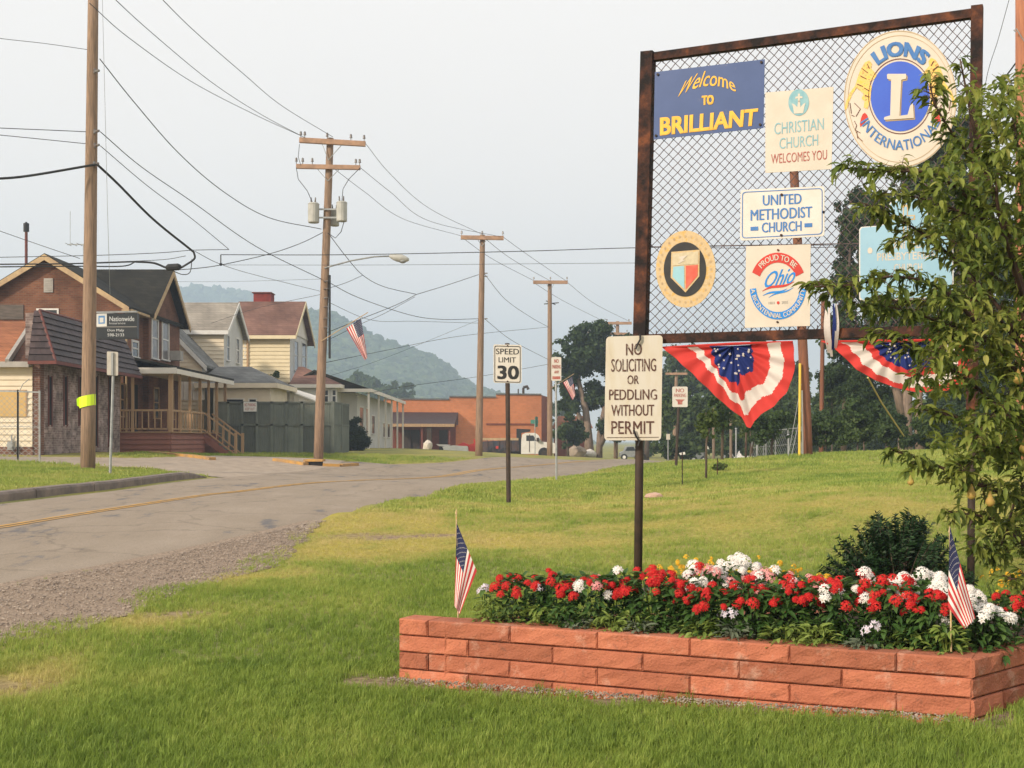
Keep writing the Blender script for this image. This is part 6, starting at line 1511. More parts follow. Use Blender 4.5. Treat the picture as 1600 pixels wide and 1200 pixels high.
# christian church
t = sign('cream Christian Church sign with a teal oval emblem', [(1198,147),(1304,138),(1301,266),(1198,272)], M_cream)
m = MB(); sheetpoly(FP, ell(1250,162.5,16,20.5), LO, m); part('emblem_oval', m, M_ltblue, t)
m = MB()
for pts in ([(1243,180),(1241,168),(1239,164),(1244,166),(1248,170),(1249,160),(1252,160),(1253,170),(1257,165),(1261,163),(1259,169),(1257,179)], [(1249,153),(1249,149),(1252,149),(1252,153),(1256,153),(1256,156),(1252,156),(1252,162),(1249,162),(1249,156),(1245,157),(1245,154)]): sheetpoly(FP, pts, LO+.002, m)
part('emblem_print', m, M_cream, t)
letters(t, [('CHRISTIAN', rect(1212,1289,194.5,186.5,18), .0, 0), ('CHURCH', rect(1220,1280,218,212,17), 0, 0)], M_ltblue)
letters(t, [('WELCOMES YOU', rect(1207,1294,243,236,15), 0, 0)], M_redp)
# united methodist
q = [(1161,301),(1288,295),(1288,368),(1160,375)]
t = sign('white United Methodist Church sign with blue letters', outline([(1159.5,298.5),(1290,292.5),(1290,370.5),(1158.5,377.5)], 5), M_whitesign)
m = MB(); o_ = outline([(1162,301.5),(1287,295.5),(1287,367.5),(1161.5,374)], 6); i_ = outline([(1163.2,302.7),(1285.8,296.7),(1285.8,366.3),(1162.7,372.8)], 5.4)
for i in range(len(o_)): j = (i+1) % len(o_); m.poly([FP.pt(*o_[i], LO), FP.pt(*o_[j], LO), FP.pt(*i_[j], LO), FP.pt(*i_[i], LO)])
sheetpoly(FP, rect(1175,1187,356,355.4,6), LO, m); sheetpoly(FP, rect(1259,1271,350.6,350,6), LO, m); part('border_print', m, M_bluep, t, kind='stuff')
letters(t, [('UNITED', rect(1194,1254.5,307,304,16), .02, 0), ('METHODIST', rect(1175,1271,329.5,324,17), .02, 0), ('CHURCH', rect(1192.5,1254.5,349.5,346.5,15.5), .02, 0)], M_bluep)
bolts(t, FP, [(1223.5,306),(1223,369),(1289,333)], SO+.004, .01)
# ohio bicentennial
t = sign('cream Proud to be Ohio bicentennial sign with red and blue ring', [(1168,386),(1268.5,383),(1267.5,510),(1166,513)], M_cream)
cx, cy = 1217.7, 448; ex = .845
m = MB(); ring(FP, cx, cy, 52, 36.5, LO, m, a0=-66, a1=66, ex=ex); part('red_band', m, M_red, t)
M_oblue = nmat('ohio_blue', (.03,.22,.62), (.04,.26,.66), 9)
m = MB(); ring(FP, cx, cy, 52, 40.5, LO, m, a0=95, a1=265, ex=ex); part('blue_band', m, M_oblue, t)
def arct(s, r0, r1, a0, a1, mat, lower=False, lo=LO+.003, bold=.02, shear=0, cx=cx, cy=cy, ex=ex):
    def fn(u, v):
        if not lower: r_ = r0+(r1-r0)*v; a = R(a0+(a1-a0)*u); return FP.pt(cx+math.sin(a)*r_*ex, cy-math.cos(a)*r_, lo)
        r_ = r1-(r1-r0)*v; a = R(a0+(a1-a0)*u); return FP.pt(cx+math.sin(a)*r_*ex, cy+math.cos(a)*r_, lo)
    m = MB(); text(m, s, fn, bold=bold, shear=shear); part('lettering', m, mat, t)
arct('PROUD TO BE', 40, 49, -48, 48, M_cream); arct('A BICENTENNIAL COMMUNITY', 42.5, 50, -84, 84, M_cream, lower=True)
m = MB(); text(m, 'Ohio', FP.quad([(1199,427),(1247,417),(1243,443),(1196,451)], LO), shear=.45, bold=.01); part('lettering', m, M_oblue, t)
m = MB(); n = 14
for (x0,y0,x1,y1,w,bend,mi) in ((1193,456,1243,441,4.2,-4,0),(1194,463,1232,452,3.2,-3,1),(1203,466,1242,450,2.6,-3,1)):
    P_ = []; 
    for i in range(n+1): u = i/n; P_.append((x0+(x1-x0)*u, y0+(y1-y0)*u + bend*math.sin(u*6.283)*.5, w*math.sin(.15+2.85*u)))
    for a, b in zip(P_[:-1], P_[1:]): m.poly([FP.pt(a[0],a[1]-a[2]/2,LO), FP.pt(b[0],b[1]-b[2]/2,LO), FP.pt(b[0],b[1]+b[2]/2,LO), FP.pt(a[0],a[1]+a[2]/2,LO)], mi)
sheetpoly(FP, ell(1218,474,2.2,2.6,10), LO, m); part('swoosh_print', m, [M_red, M_oblue], t, kind='stuff')
m = MB(); text(m, '1803', FP.quad(rect(1203,1212.5,472.5,472,4), LO)); part('lettering', m, M_gut, t); m = MB(); text(m, '2003', FP.quad(rect(1223.5,1233,471.5,471,4), LO)); part('lettering', m, M_gut, t)
bolts(t, FP, [(1218,392),(1217,504)], SO+.004, .008)
# round shield emblem
t = sign('round gold emblem with a shield on a black disc', ell(1074,421.5,46.5,60,36), M_gold)
m = MB(); sheetpoly(FP, ell(1073,422,33,42.5), LO, m); part('black_disc', m, M_blackp, t)
m = MB(); sheetpoly(FP, [(1052,395),(1096,391.5),(1095.5,433),(1074,458),(1051,435)], LO+.003, m); part('shield_border', m, M_gold, t)
m = MB(); sheetpoly(FP, [(1054,397.5),(1094,394),(1094,413.5),(1054,416.5)], LO+.006, m); part('shield_top', m, nmat('shield_beige', (.60,.52,.36), (.50,.42,.28), 30), t)
m = MB(); sheetpoly(FP, [(1055,418),(1072,416.7),(1072.5,453),(1054,434)], LO+.006, m); part('shield_blue', m, nmat('shield_blue', (.28,.50,.58), (.32,.55,.62), 9), t)
m = MB(); sheetpoly(FP, [(1074.5,416.5),(1093.5,415),(1093,432),(1074.5,453.5)], LO+.006, m); part('shield_red', m, nmat('shield_red', (.62,.10,.07), (.66,.16,.11), 12), t)
m = MB(); sheetpoly(FP, [(1064,403),(1078,400),(1070,407),(1074,408),(1062,414),(1067,407)], LO+.009, m); part('shield_figure', m, M_cream, t)
for i in range(28): a = 6.283*i/28; m = MB(); c_ = (1073.5+math.sin(a)*40, 421.7-math.cos(a)*51.5); sheetpoly(FP, ell(c_[0],c_[1],1.7,2.2,6), LO, m); part('ring_mark', m, M_rake, t)
# lions emblem
LC = (1408, 155)
t = sign('large round cream Lions International emblem with a blue centre', ell(1408,157,88,107,56), M_cream, th=.008)
m = MB(); ring(FP, 1408, 157, 106, 105, LO, m, ex=.822, n=56); ring(FP, 1408,157, 99, 98.2, LO, m, ex=.822, n=56); part('outline_print', m, M_rake, t, kind='stuff')
m = MB(); ring(FP, 1408, 153, 59, 57.5, LO, m, ex=.845, n=48); part('inner_ring', m, M_hip, t)
m = MB(); sheetpoly(FP, ell(1408,153,46,54.5,48), LO, m); part('blue_disc', m, M_lions, t)
Lp = [(418,515),(424,508),(545,508),(548,520),(546,540),(514,548),(502,788),(556,780),(572,722),(580,708),(592,706),(598,802),(402,815),(398,808),(402,796),(440,785),(446,548),(420,541)]
def z3(p, dx=0, dy=0): return (p[0]/4.287+1290+dx, p[1]/4.287+dy)
m = MB(); sheetpoly(FP, [z3(p, 1.8, 2.2) for p in Lp], LO+.002, m); part('letter_edge', m, M_rake, t)
m = MB(); plate(FP, [z3(p) for p in Lp], LO+.008, .004, m); part('letter_l', m, M_cream, t)
arct('LIONS', 62, 85, -40, 41, M_bluep, cx=1408, cy=153, ex=.86, bold=.05); arct('INTERNATIONAL', 66, 82, -62, 62, M_bluep, lower=True, cx=1408, cy=155, ex=.86, bold=.01)
lion = [(133,740),(145,690),(165,640),(205,585),(225,520),(245,470),(270,430),(300,415),(318,440),(312,470),(340,500),(352,525),(325,545),(300,560),(318,600),(312,650),(300,700),(288,742),(262,730),(268,690),(248,668),(262,640),(240,620),(215,600),(188,640),(165,690),(152,735),(143,748)]
M_liong = nmat('lion_yellow', (.80,.50,.08), (.45,.25,.07), 42, rough=.6, c3=(.78,.54,.18), lo=.38, hi=.66)
for mir in (0, 1):
    f = (lambda p: z3(p)) if not mir else (lambda p: (2*1408 - z3(p)[0], z3(p)[1]-4))
    m = MB(); sheetpoly(FP, [f(p) for p in lion], LO, m); part('lion_head', m, M_liong, t)
    m = MB(); sheetpoly(FP, [f(p) for p in ((270,765),(285,780),(292,800),(270,830),(240,860),(236,840),(245,800),(255,775))], LO, m); part('red_mark', m, M_red, t)
    m = MB()
    for (a, b) in (((200,820),(215,850)),((215,850),(205,880)),((205,880),(240,900)),((225,930),(255,955)),((215,890),(222,935)),((180,780),(200,790)),((170,700),(180,770)),((200,700),(240,740)),((240,740),(210,790))):
        a2, b2 = f(a), f(b); m.bar(FP.pt(*a2, LO), FP.pt(*b2, LO), .004, .004)
    for (a, b) in (((250,470),(290,500)),((240,520),(280,540)),((220,575),(255,590)),((265,600),(300,620)),((270,650),(300,660)),((285,440),(300,470))):
        a2, b2 = f(a), f(b); m.bar(FP.pt(*a2, LO+.003), FP.pt(*b2, LO+.003), .007, .004)
    part('line_print', m, M_hip, t, kind='stuff')
# pale blue church sign
cs = [(1344,360),(1347,356),(1376,354),(1385,350),(1389,342),(1391,320),(1396,314),(1410,311),(1440,309),(1447,312),(1450,320),(1451,344),(1457,349),(1486,346),(1490,350),(1491,462),(1487,466),(1348,472),(1344,468)]
t = sign('pale blue church sign with a cross, half hidden by the pear leaves', cs, M_white)
cc = (1417, 395); m = MB(); sheetpoly(FP, [(cc[0]+(x-cc[0])*.975, cc[1]+(y-cc[1])*.968) for x, y in cs], LO, m); part('blue_face', m, M_skyblue, t)
m = MB()
for pts in ([(1412,322),(1420,321.5),(1420,338),(1431,337.5),(1431,345),(1420,345.5),(1420,374),(1413,374.5),(1412.5,346),(1402,346.5),(1402,339.5),(1412,339)],): sheetpoly(FP, pts, LO+.002, m)
part('cross_outline', m, M_gold, t); m = MB(); sheetpoly(FP, [(1413.8,325),(1418.4,324.8),(1418.4,340),(1429,339.6),(1429,343.2),(1418.4,343.6),(1418.4,371),(1414.6,371.2),(1414.4,344),(1404,344.4),(1404,341),(1413.8,340.7)], LO+.004, m); part('cross', m, M_skyblue, t)
m = MB(); sheetpoly(FP, ell(1361,393,4,5,8), LO+.002, m); part('small_emblem', m, M_cream, t)
letters(t, [('UNITED', rect(1392,1442,377,375,14), .02, 0), ('PRESBYTERIAN', rect(1372,1466,397,393.5,12), .02, 0), ('CHURCH', rect(1398,1442,414,412.5,12), .02, 0)], M_cream)
# no soliciting sign
NP = Pl(947, 9.88, 1035, 9.86)
q = outline([(947,526),(1035.5,523.5),(1033,688),(944,688)], 7)
t = thing('notice_board', 'weathered white no soliciting or peddling without permit sign', 'sign', tuple(NP.pt(990, 688))); part('panel', plate(NP, q, .0, .005), M_oldsign, t)
for s, q in (('NO', rect(978,1003,537,536,18.5)), ('SOLICITING', rect(955,1025,561,560,20)), ('OR', rect(980,998,586.5,586,14)), ('PEDDLING', rect(951.5,1026.5,608.5,608,16.5)), ('WITHOUT', rect(955,1022,632.5,632,17.5)), ('PERMIT', rect(955,1022,658,658,20))):
    m = MB(); text(m, s, NP.quad(q, .003), bold=.012); part('lettering', m, M_brownp, t)
m = MB(); m.bar(NP.pt(948,683.5,.003), NP.pt(1029,683,.003), .004, .003); part('border_print', m, M_brownp, t)
for pts in ([(1000,523),(1000,531),(996,538),(993,546)], [(990,672),(993,681),(999,690),(997,697)]): m = MB(); m.tube([NP.pt(x,y,.02) for x, y in pts], .008, 5); part('strap', m, M_blackp, t)

# ------------------------------------------------------------------ bunting
def fan(label, C, edge, fr, n_pl, D0, seed, amp=.03, depth=(.0,)):
    """C centre, edge: outline points (picture) from left end round the bottom to right end; fr(t)->ring fractions"""
    t = thing('bunting_fan', label, 'bunting', tuple(FP.pt(C[0], C[1]+60, .02)), 'bunting under the sign'); P_ = np.array(edge, float); d = np.r_[0, np.cumsum(np.hypot(*np.diff(P_, axis=0).T))]; d /= d[-1]
    NT, NR = 170, 64; ex_ = np.interp(np.linspace(0,1,NT), d, P_[:,0]); ey_ = np.interp(np.linspace(0,1,NT), d, P_[:,1]); vs = []; mb = MB()
    def pos(i, j, o=0):
        s = i/(NT-1); r_ = j/NR; x = C[0]+(ex_[i]-C[0])*r_; y = C[1]+(ey_[i]-C[1])*r_
        pl_ = math.sin(s*n_pl*2*math.pi + 1.2*math.sin(r_*3))*amp*(.25+.75*math.sin(min(1, r_*1.3)*1.57)) + .02*math.sin(r_*7+s*9)
        return FP.pt(x, y, .03 + pl_ + o)
    mb.v = [tuple(pos(i, j)) for j in range(NR+1) for i in range(NT)]
    for j in range(NR):
        for i in range(NT-1):
            s = i/(NT-1); f0, f1, f2 = fr(s); r_ = (j+.5)/NR
            wob = .015*math.sin(s*n_pl*2*math.pi+1); mi = 2 if r_ < f0+wob else (0 if r_ < f1+wob else (1 if r_ < f2+wob else 0))
            mb.f.append([j*NT+i, j*NT+i+1, (j+1)*NT+i+1, (j+1)*NT+i]); mb.m.append(mi)
    part('cloth', mb, [M_bred, M_bwhite, M_bblue], t, smooth=True)
    st = MB(); r2 = random.Random(seed)
    for k in range(26):
        s = r2.uniform(.05, .95); f0 = fr(s)[0]; r_ = r2.uniform(.25, .92)*f0
        i = int(s*(NT-1)); j = r_*NR; x = C[0]+(ex_[i]-C[0])*r_; y = C[1]+(ey_[i]-C[1])*r_
        pl_ = math.sin(s*n_pl*2*math.pi + 1.2*math.sin(r_*3))*amp*(.25+.75*math.sin(min(1, r_*1.3)*1.57)) + .02*math.sin(r_*7+s*9)
        R_ = r2.uniform(1.8, 2.8); pts = [(x+R_*(1 if q % 2 == 0 else .42)*math.sin(q*math.pi/5+k), y-R_*(1 if q % 2 == 0 else .42)*math.cos(q*math.pi/5+k)) for q in range(10)]
        st.poly([FP.pt(a, b, .038+pl_) for a, b in pts])
    part('stars', st, M_bwhite, t, kind='stuff')
    hm = MB(); hm.tube([FP.pt(edge[0][0], edge[0][1], .03), FP.pt(C[0], C[1]-3, .045), FP.pt(edge[-1][0], edge[-1][1], .03)], [.006,.012,.006], 6); part('hem', hm, M_bred, t)
def fr1(s):
    a = np.interp(s, [0,.3,.42,.5,.56,.62,.7,.85,1], [.30,.60,.55,.50,.38,.42,.44,.32,.30]); b = np.interp(s, [0,.3,.42,.5,.56,.62,.7,.85,1],[.48,.62,.70,.68,.62,.62,.66,.60,.58]); c = np.interp(s,[0,.3,.42,.5,.56,.62,.7,.85,1],[.64,.72,.84,.84,.84,.80,.84,.84,.80]); return a, b, c
fan('red white and blue pleated fan bunting hanging under the left half of the sign', (1146,541), [(1037,543),(1060,562),(1085,585),(1110,610),(1135,634),(1158,651),(1168,667),(1174,669),(1179,658),(1192,647),(1212,634),(1230,615),(1240,594),(1244,570),(1240,534)], fr1, 10, 10, 3, amp=.016)
def fr2(s):
    a = np.interp(s, [0,.5,1], [.40,.55,.45]); b = a+.14; c = b+.22; return float(a), float(b), float(c)
fan('second pleated fan bunting partly hidden behind the pear leaves', (1410,536), [(1285,534),(1300,541),(1318,556),(1340,578),(1368,594),(1400,606),(1432,613),(1462,612),(1490,610),(1508,598),(1516,575),(1512,531)], fr2, 10, 9.3, 4, amp=.016)
t = thing('ribbon_streamer', 'folded white and blue ribbon streamer hanging over the bottom rail', 'streamer', tuple(FP.pt(1300,560,.06)))
for k, (x0, x1, mm, yb, o) in enumerate(((1293,1299,M_bwhite,552,.055),(1298,1304,M_bred if False else M_bwhite,558,.07),(1301,1307,M_bblue,548,.06),(1305,1311,M_bwhite,545,.055))):
    m = MB(); n = 14; pts = []
    for i in range(n+1):
        u = i/n; y = 476+(yb-476)*u; w = (x1-x0)*(.5+.5*math.sin(u*3.1)); xc = (x0+x1)/2 + 5*math.sin(u*3.1+.3)*(-1 if k < 2 else 1)*.6
        pts.append((FP.pt(xc-w/2, y, o+.02*math.sin(u*3)), FP.pt(xc+w/2, y, o+.03*math.sin(u*3+1))))
    for a, b in zip(pts[:-1], pts[1:]): m.add([a[0],a[1],b[1],b[0]], [(0,1,2,3)])
    part('ribbon', m, mm, t, smooth=True)

# ------------------------------------------------------------------ the raised brick planter
bt = thing('brick_planter', 'long low planter of rough split terracotta coloured blocks', 'planter', (P0.x, P0.y, 0))
HB = .1; TB = .19; UB = .536
def block_mesh(Lb, seed, hb=HB-.006, tb=TB, nx=8, nz=3, mat=None):
    r = random.Random(seed); mb = MB(); V = []; ch = .008
    xs = [0, ch] + [ch+(Lb-2*ch)*i/(nx-2) for i in range(1, nx-2)] + [Lb-ch, Lb]; zs = [0, ch, hb*.5, hb-ch, hb]
    for j, z in enumerate(zs):
        for i, x in enumerate(xs):
            e = (i in (0, len(xs)-1)) or (j in (0, len(zs)-1)); y = (.010 if e else r.uniform(-.006, .005)); V.append((x, y, z))
    n = len(xs); F_ = [(j*n+i, j*n+i+1, (j+1)*n+i+1, (j+1)*n+i) for j in range(len(zs)-1) for i in range(n-1)]
    o = len(V); V += [(0,tb,0),(Lb,tb,0),(Lb,tb,hb),(0,tb,hb)]; top = (len(zs)-1)*n
    F_ += [(o+1,o,o+3,o+2), tuple([top+i for i in range(n)] + [o+2, o+3]), tuple([i for i in range(n-1,-1,-1)] + [o, o+1]),
           tuple([j*n for j in range(len(zs))] + [o+3, o]), tuple([j*n+n-1 for j in range(len(zs)-1,-1,-1)] + [o+1, o+2])]
    mb.v = V; mb.f = [list(f) for f in F_]; mb.m = [0]*len(F_); me = mkmesh('block', mb, mat or M_block); return me
BM = {}
def bmesh_for(L_):
    k = (round(L_, 2), rnd.randrange(4))
    if k not in BM: BM[k] = block_mesh(k[0]-.006, hash(k) % 1000)
    return BM[k]
def wall_run(A, B, off0, courses=4, ztop=.4, inset=0.0):
    A = Vector((A.x, A.y, 0)); B = Vector((B.x, B.y, 0)); d = (B-A); L_ = d.length; d.normalize(); nb = Vector((-d.y, d.x, 0))  # into the bed
    rot = Matrix(((d.x, nb.x, 0, 0), (d.y, nb.y, 0, 0), (0, 0, 1, 0), (0, 0, 0, 1)))
    for c in range(courses):
        z = ztop - (c+1)*HB; s = (off0 if c % 2 == 0 else off0 + UB/2) ; cuts = [0.0]
        if c % 2 == 1 and off0 + UB/2 - UB > .1: s -= UB
        while s < L_ - .12: cuts.append(s); s += UB
        cuts.append(L_)
        for a, b in zip(cuts[:-1], cuts[1:]):
            if b - a < .02: continue
            mw = Matrix.Translation(A + d*a + Vector((0,0,z)) + nb*rnd.uniform(-.003,.004) ) @ rot
            place('block', bmesh_for(round(b-a, 2)), bt, mw)
wall_run(P0, P1, .2); 
wall_run(P1+Vector((.004,-.003)), P2, .33, ztop=.397); wall_run(P2, P3, .4, ztop=.399); wall_run(P3, P0.lerp(P3, .06), .3, ztop=.396)
m = MB(); cxy = (P0+P1+P2+P3)/4; rim = []; ring_ = [P0, P1, P2, P3]
pts = []
for i in range(4):
    a, b = ring_[i], ring_[(i+1) % 4]
    for k in range(16): p = a.lerp(b, k/16); pts.append(p + (cxy-p).normalized()*.2)
V = [(p.x, p.y, .378) for p in pts] + [(cxy.x + (p.x-cxy.x)*.5, cxy.y+(p.y-cxy.y)*.5, .42) for p in pts] + [(cxy.x, cxy.y, .43)]; n = len(pts)
m.add(V, [(i, (i+1) % n, n+(i+1) % n, n+i) for i in range(n)] + [(n+i, n+(i+1) % n, 2*n) for i in range(n)]); part('soil', m, M_soil, bt, smooth=True)

# ------------------------------------------------------------------ flowers
M_leafd = leafmat('pentas_leaf', [(.018,.052,.013),(.055,.12,.025),(.13,.21,.05)], 3, .3, .45)
M_leafl = leafmat('yellowgreen_leaf', [(.12,.18,.03),(.22,.30,.06),(.36,.42,.12)], 3, .35, .5)
M_leafg = leafmat('grey_green_leaf', [(.10,.13,.08),(.16,.19,.12),(.24,.26,.17)], 3, .3, .6)
M_leafm = leafmat('marigold_leaf', [(.05,.09,.02),(.10,.16,.04),(.16,.20,.06)], 3, .3, .6)
def pet(name, c1, c2): return leafmat(name, [c1, c2, tuple(min(1, x*1.15) for x in c2)], 6, .25, .6)
M_pr = pet('petal_red', (.34,.008,.012), (.62,.018,.022)); M_pw = pet('petal_white', (.74,.70,.66), (.90,.86,.82)); M_pp = pet('petal_pink', (.68,.16,.18), (.82,.38,.38))
M_pv = pet('petal_violet', (.42,.30,.48), (.72,.66,.74)); M_py = pet('petal_yellow', (.72,.38,.02), (.85,.52,.04)); M_pc = pet('flower_centre', (.3,.12,.05), (.5,.25,.05))
def head_mesh(name, R_, nfl, fr, mat, dome=.55, seed=0, petals=5, up=.2):
    """cluster of small star flowers over a dome"""
    r = random.Random(seed); mb = MB()
    for i in range(nfl):
        u = math.sqrt((i+.5)/nfl); a = i*2.39996; rr = R_*u; c = Vector((math.cos(a)*rr, math.sin(a)*rr, R_*dome*(1-u*u)) ) + Vector((r.uniform(-1,1),r.uniform(-1,1),r.uniform(-1,1)))*R_*.08
        nn = (Vector((c.x, c.y, R_*.5+c.z*.6))).normalized(); t1 = nn.orthogonal().normalized(); t2 = nn.cross(t1); a0 = r.uniform(0, 6.28); vs = [c + nn*fr*.1]
        for k in range(petals*2):
            q = a0 + math.pi*k/petals; l = fr*(1 if k % 2 == 0 else .52); vs.append(c + (t1*math.cos(q)+t2*math.sin(q))*l + nn*(fr*up if k % 2 == 0 else 0))
        mb.add(vs, [(0, 1+(2*k-1) % (2*petals), 1+2*k, 1+(2*k+1) % (2*petals)) for k in range(petals)], 0)
        mb.add([c+nn*fr*.16+t1*fr*.14, c+nn*fr*.16+t2*fr*.14, c+nn*fr*.16-t1*fr*.14, c+nn*fr*.16-t2*fr*.14], [(0,1,2,3)], 1)
    return mkmesh(name, mb, [mat, M_pc])
def hm(mat, R_, n, fr, k, **kw): return [head_mesh('flower_head', R_*(1+.2*(i-1)), n, fr, mat, seed=k*10+i, **kw) for i in range(3)]
HR = hm(M_pr, .025, 13, .0125, 1); HW = hm(M_pw, .030, 17, .0135, 2, dome=.7); HP = hm(M_pp, .028, 13, .012, 3); HV = hm(M_pv, .022, 5, .016, 4); HY = hm(M_py, .016, 6, .012, 5, dome=.9, petals=7); HWs = hm(M_pw, .024, 7, .017, 6)
def leafshape(L_, w, droop=.35, fold=.2, nseg=3):
    """pointed leaf along +x from the origin"""
    vs = []; fs = []
    for i in range(nseg+1):
        u = i/nseg; ww = w*math.sin(math.pi*min(1, .12+u*.88))**.8 if i < nseg else 0; z = -droop*L_*u*u; x = L_*u*(1-.2*droop*u)
        vs += [(x, -ww/2, z+fold*ww*.5), (x, 0, z), (x, ww/2, z+fold*ww*.5)]
    for i in range(nseg):
        a = i*3; fs += [(a, a+3, a+4, a+1), (a+1, a+4, a+5, a+2)]
    return vs, fs
def foliage(root, pname, c, rx, rz, n, L_, w, mat, seed, up=.3, base=.0):
    r = random.Random(seed); mb = MB(); c = Vector(c)
    for i in range(n):
        a = r.uniform(0, 6.283); h = r.uniform(base, 1)**.9; q = math.sqrt(max(0, 1-(h*.92)**2))*r.uniform(.5, 1)*rx if h > .3 else rx*r.uniform(.4,.95)
        p = c + Vector((math.cos(a)*q, math.sin(a)*q, h*rz)); l = L_*r.uniform(.6, 1.15); vs, fs = leafshape(l, w*r.uniform(.7,1.2), r.uniform(.1,.7), .3)
        M_ = Matrix.Translation(p) @ Euler((r.uniform(-.5,.5), -r.uniform(-.25, up+.5), a + r.uniform(-.8,.8))).to_matrix().to_4x4(); mb.add([M_ @ Vector(v) for v in vs], fs)
    for i in range(6): a = r.uniform(0, 6.283); mb.tube([c, c+Vector((math.cos(a)*rx*.5, math.sin(a)*rx*.5, rz*.85))], .003, 4)
    return part(pname, mb, mat, root, kind=None)
def bedy(px, back):   # depth of a point 'back' metres behind the front wall along column px
    k = (px-800)/F; d = P1-P0; D = (P0.x*d.y - P0.y*d.x)/(k*d.y - d.x); return D + back
def flower_plant(label, px, back, pytop, rx, heads, mats, fol=M_leafd, nl=150, L_=.075, w=.028, seed=0, group='bedding plants in the planter', name='flowering_plant', z0=.35, D=None, spread=1.05, hmin=.42, cat='flower'):
    D = D or bedy(px, back); x = XP(px, D); zt = ZP(pytop, D); t = thing(name, label, cat, (x, D, z0), group); rz = zt-z0; r = random.Random(seed)
    foliage(t, 'foliage', (x, D, z0), rx, rz*.93, nl, L_, w, fol, seed)
    for i in range(heads):
        H, _ = r.choices(mats, weights=[m_[1] for m_ in mats])[0]
        a = r.uniform(0, 6.283); q = math.sqrt(r.random()); h = rz*(hmin + (1-hmin)*math.sqrt(max(0, 1-q*q*.8)))*r.uniform(.88, 1.05)
        p = Vector((x+math.cos(a)*q*rx*spread, D+math.sin(a)*q*rx*spread, z0+h)); out = Vector((math.cos(a)*q, math.sin(a)*q - .55, 1.0)).normalized()
        mw = Matrix.Translation(p) @ out.to_track_quat('Z', 'Y').to_matrix().to_4x4() @ Matrix.Rotation(r.uniform(0,6.28), 4, 'Z') @ Matrix.Scale(r.uniform(.8, 1.25), 4)
        place('flower_head', r.choice(H), t, mw)
    return t
R1 = [(HR, 1)]; 
PL = [  # label, px, back, pytop, rx, heads, mats
 ('leftmost red flowering plant in the planter', 818, .38, 893, .20, 22, [(HR,1),(HV,.12)]),
 ('second red flowering plant from the left end', 866, .42, 893, .17, 15, [(HR,1),(HV,.2)]),
 ('red flowering plant with a white bloom at its top left of the sign post', 925, .40, 894, .19, 16, [(HR,1),(HW,.12),(HP,.3)]),
 ('red flowering plant just left of the sign post', 968, .48, 892, .15, 12, [(HR,1),(HWs,.5)]),
 ('tall red flowering plant just right of the sign post', 1020, .42, 889, .20, 24, R1),
 ('dense red flowering plant between the sign post and the white clump', 1062, .34, 905, .16, 15, R1),
 ('white and pink flowering clump in the middle of the planter', 1100, .55, 885, .20, 24, [(HW,1),(HP,.5),(HR,.12)]),
 ('red flowering plant in front of the white clump', 1108, .30, 915, .19, 16, R1),
 ('tallest white flowering plant at the back of the planter', 1150, .72, 874, .20, 24, [(HW,1),(HV,.4),(HWs,.5)]),
 ('red flowering plant right of the white clump', 1172, .34, 905, .17, 14, R1),
 ('pink and white flowering plant behind the red ones', 1205, .62, 890, .18, 18, [(HP,1),(HWs,.6),(HR,.3)]),
 ('dark leaved red flowering plant with few blooms', 1232, .36, 905, .17, 12, R1),
 ('pink flowering plant right of centre at the back', 1262, .60, 897, .16, 12, [(HP,1),(HWs,.4)]),
 ('red flowering plant left of the dark evergreen bush', 1298, .36, 902, .20, 19, [(HR,1),(HWs,.25)]),
 ('red flowering plant in front of the dark evergreen bush', 1345, .45, 897, .18, 17, [(HR,1),(HW,.35)]),
 ('red flowering plant with low blooms in front of the white clump', 1400, .32, 905, .20, 20, [(HR,1),(HW,.12)]),
 ('tall white flowering plant behind the right end', 1432, .62, 893, .19, 20, [(HW,1)]),
 ('large white flowering clump beside the right flag', 1468, .52, 905, .21, 26, [(HW,1)]),
 ('red flowering plant left of the right flag', 1452, .26, 925, .15, 12, R1),
 ('trailing white flowering plant at the right corner', 1530, .34, 948, .19, 30, [(HWs,1),(HW,.25)]),
 ('white flowering plant right of the right flag', 1505, .48, 925, .17, 20, [(HW,.6),(HWs,1)]),
 ('dark red flowering plant at the right edge of the view', 1585, .55, 925, .19, 12, R1),
]
for i, (lb, px, back, py, rx, nh, mt) in enumerate(PL):
    D = bedy(min(px, 1490), back) if px > 1490 else None
    flower_plant(lb, px, back, py, rx, int(nh*1.3), mt, seed=200+i, D=D, nl=330, hmin=.30 if mt[0][0] is HR else .45)
for i, (px, back, py, rx, mt, lb) in enumerate([(768,.20,936,.12,M_leafl,'bright green leafy plant at the left end of the planter'),(905,.16,968,.10,M_leafg,'grey green low plant near the front wall left of the post'),(955,.17,960,.12,M_leafl,'yellow green low plant in front of the sign post'),
      (1000,.14,970,.10,M_leafg,'small grey green plant right below the sign post'),(1095,.14,972,.12,M_leafl,'yellow green low plant in front of the middle'),(1150,.15,972,.11,M_leafg,'grey green low plant at the front middle'),
      (1225,.15,975,.13,M_leafl,'yellow green low plant right of the middle'),(1275,.14,975,.12,M_leafl,'widest yellow green low plant near the front wall'),(1350,.13,1000,.10,M_leafg,'grey green low plant under the red flowers'),(1480,.16,975,.10,M_leafl,'yellow green low plant behind the right flag stick')]):
    flower_plant(lb, px, back, py, rx, 0, [], fol=mt, nl=110, L_=.06, w=.022, seed=300+i, group='low leafy plants along the planter front', name='leafy_plant', cat='plant')
flower_plant('lone pale violet bloom on a stalk at the left end', 757, .3, 916, .03, 2, [(HV,1)], nl=12, seed=350, name='flowering_plant', hmin=.95)
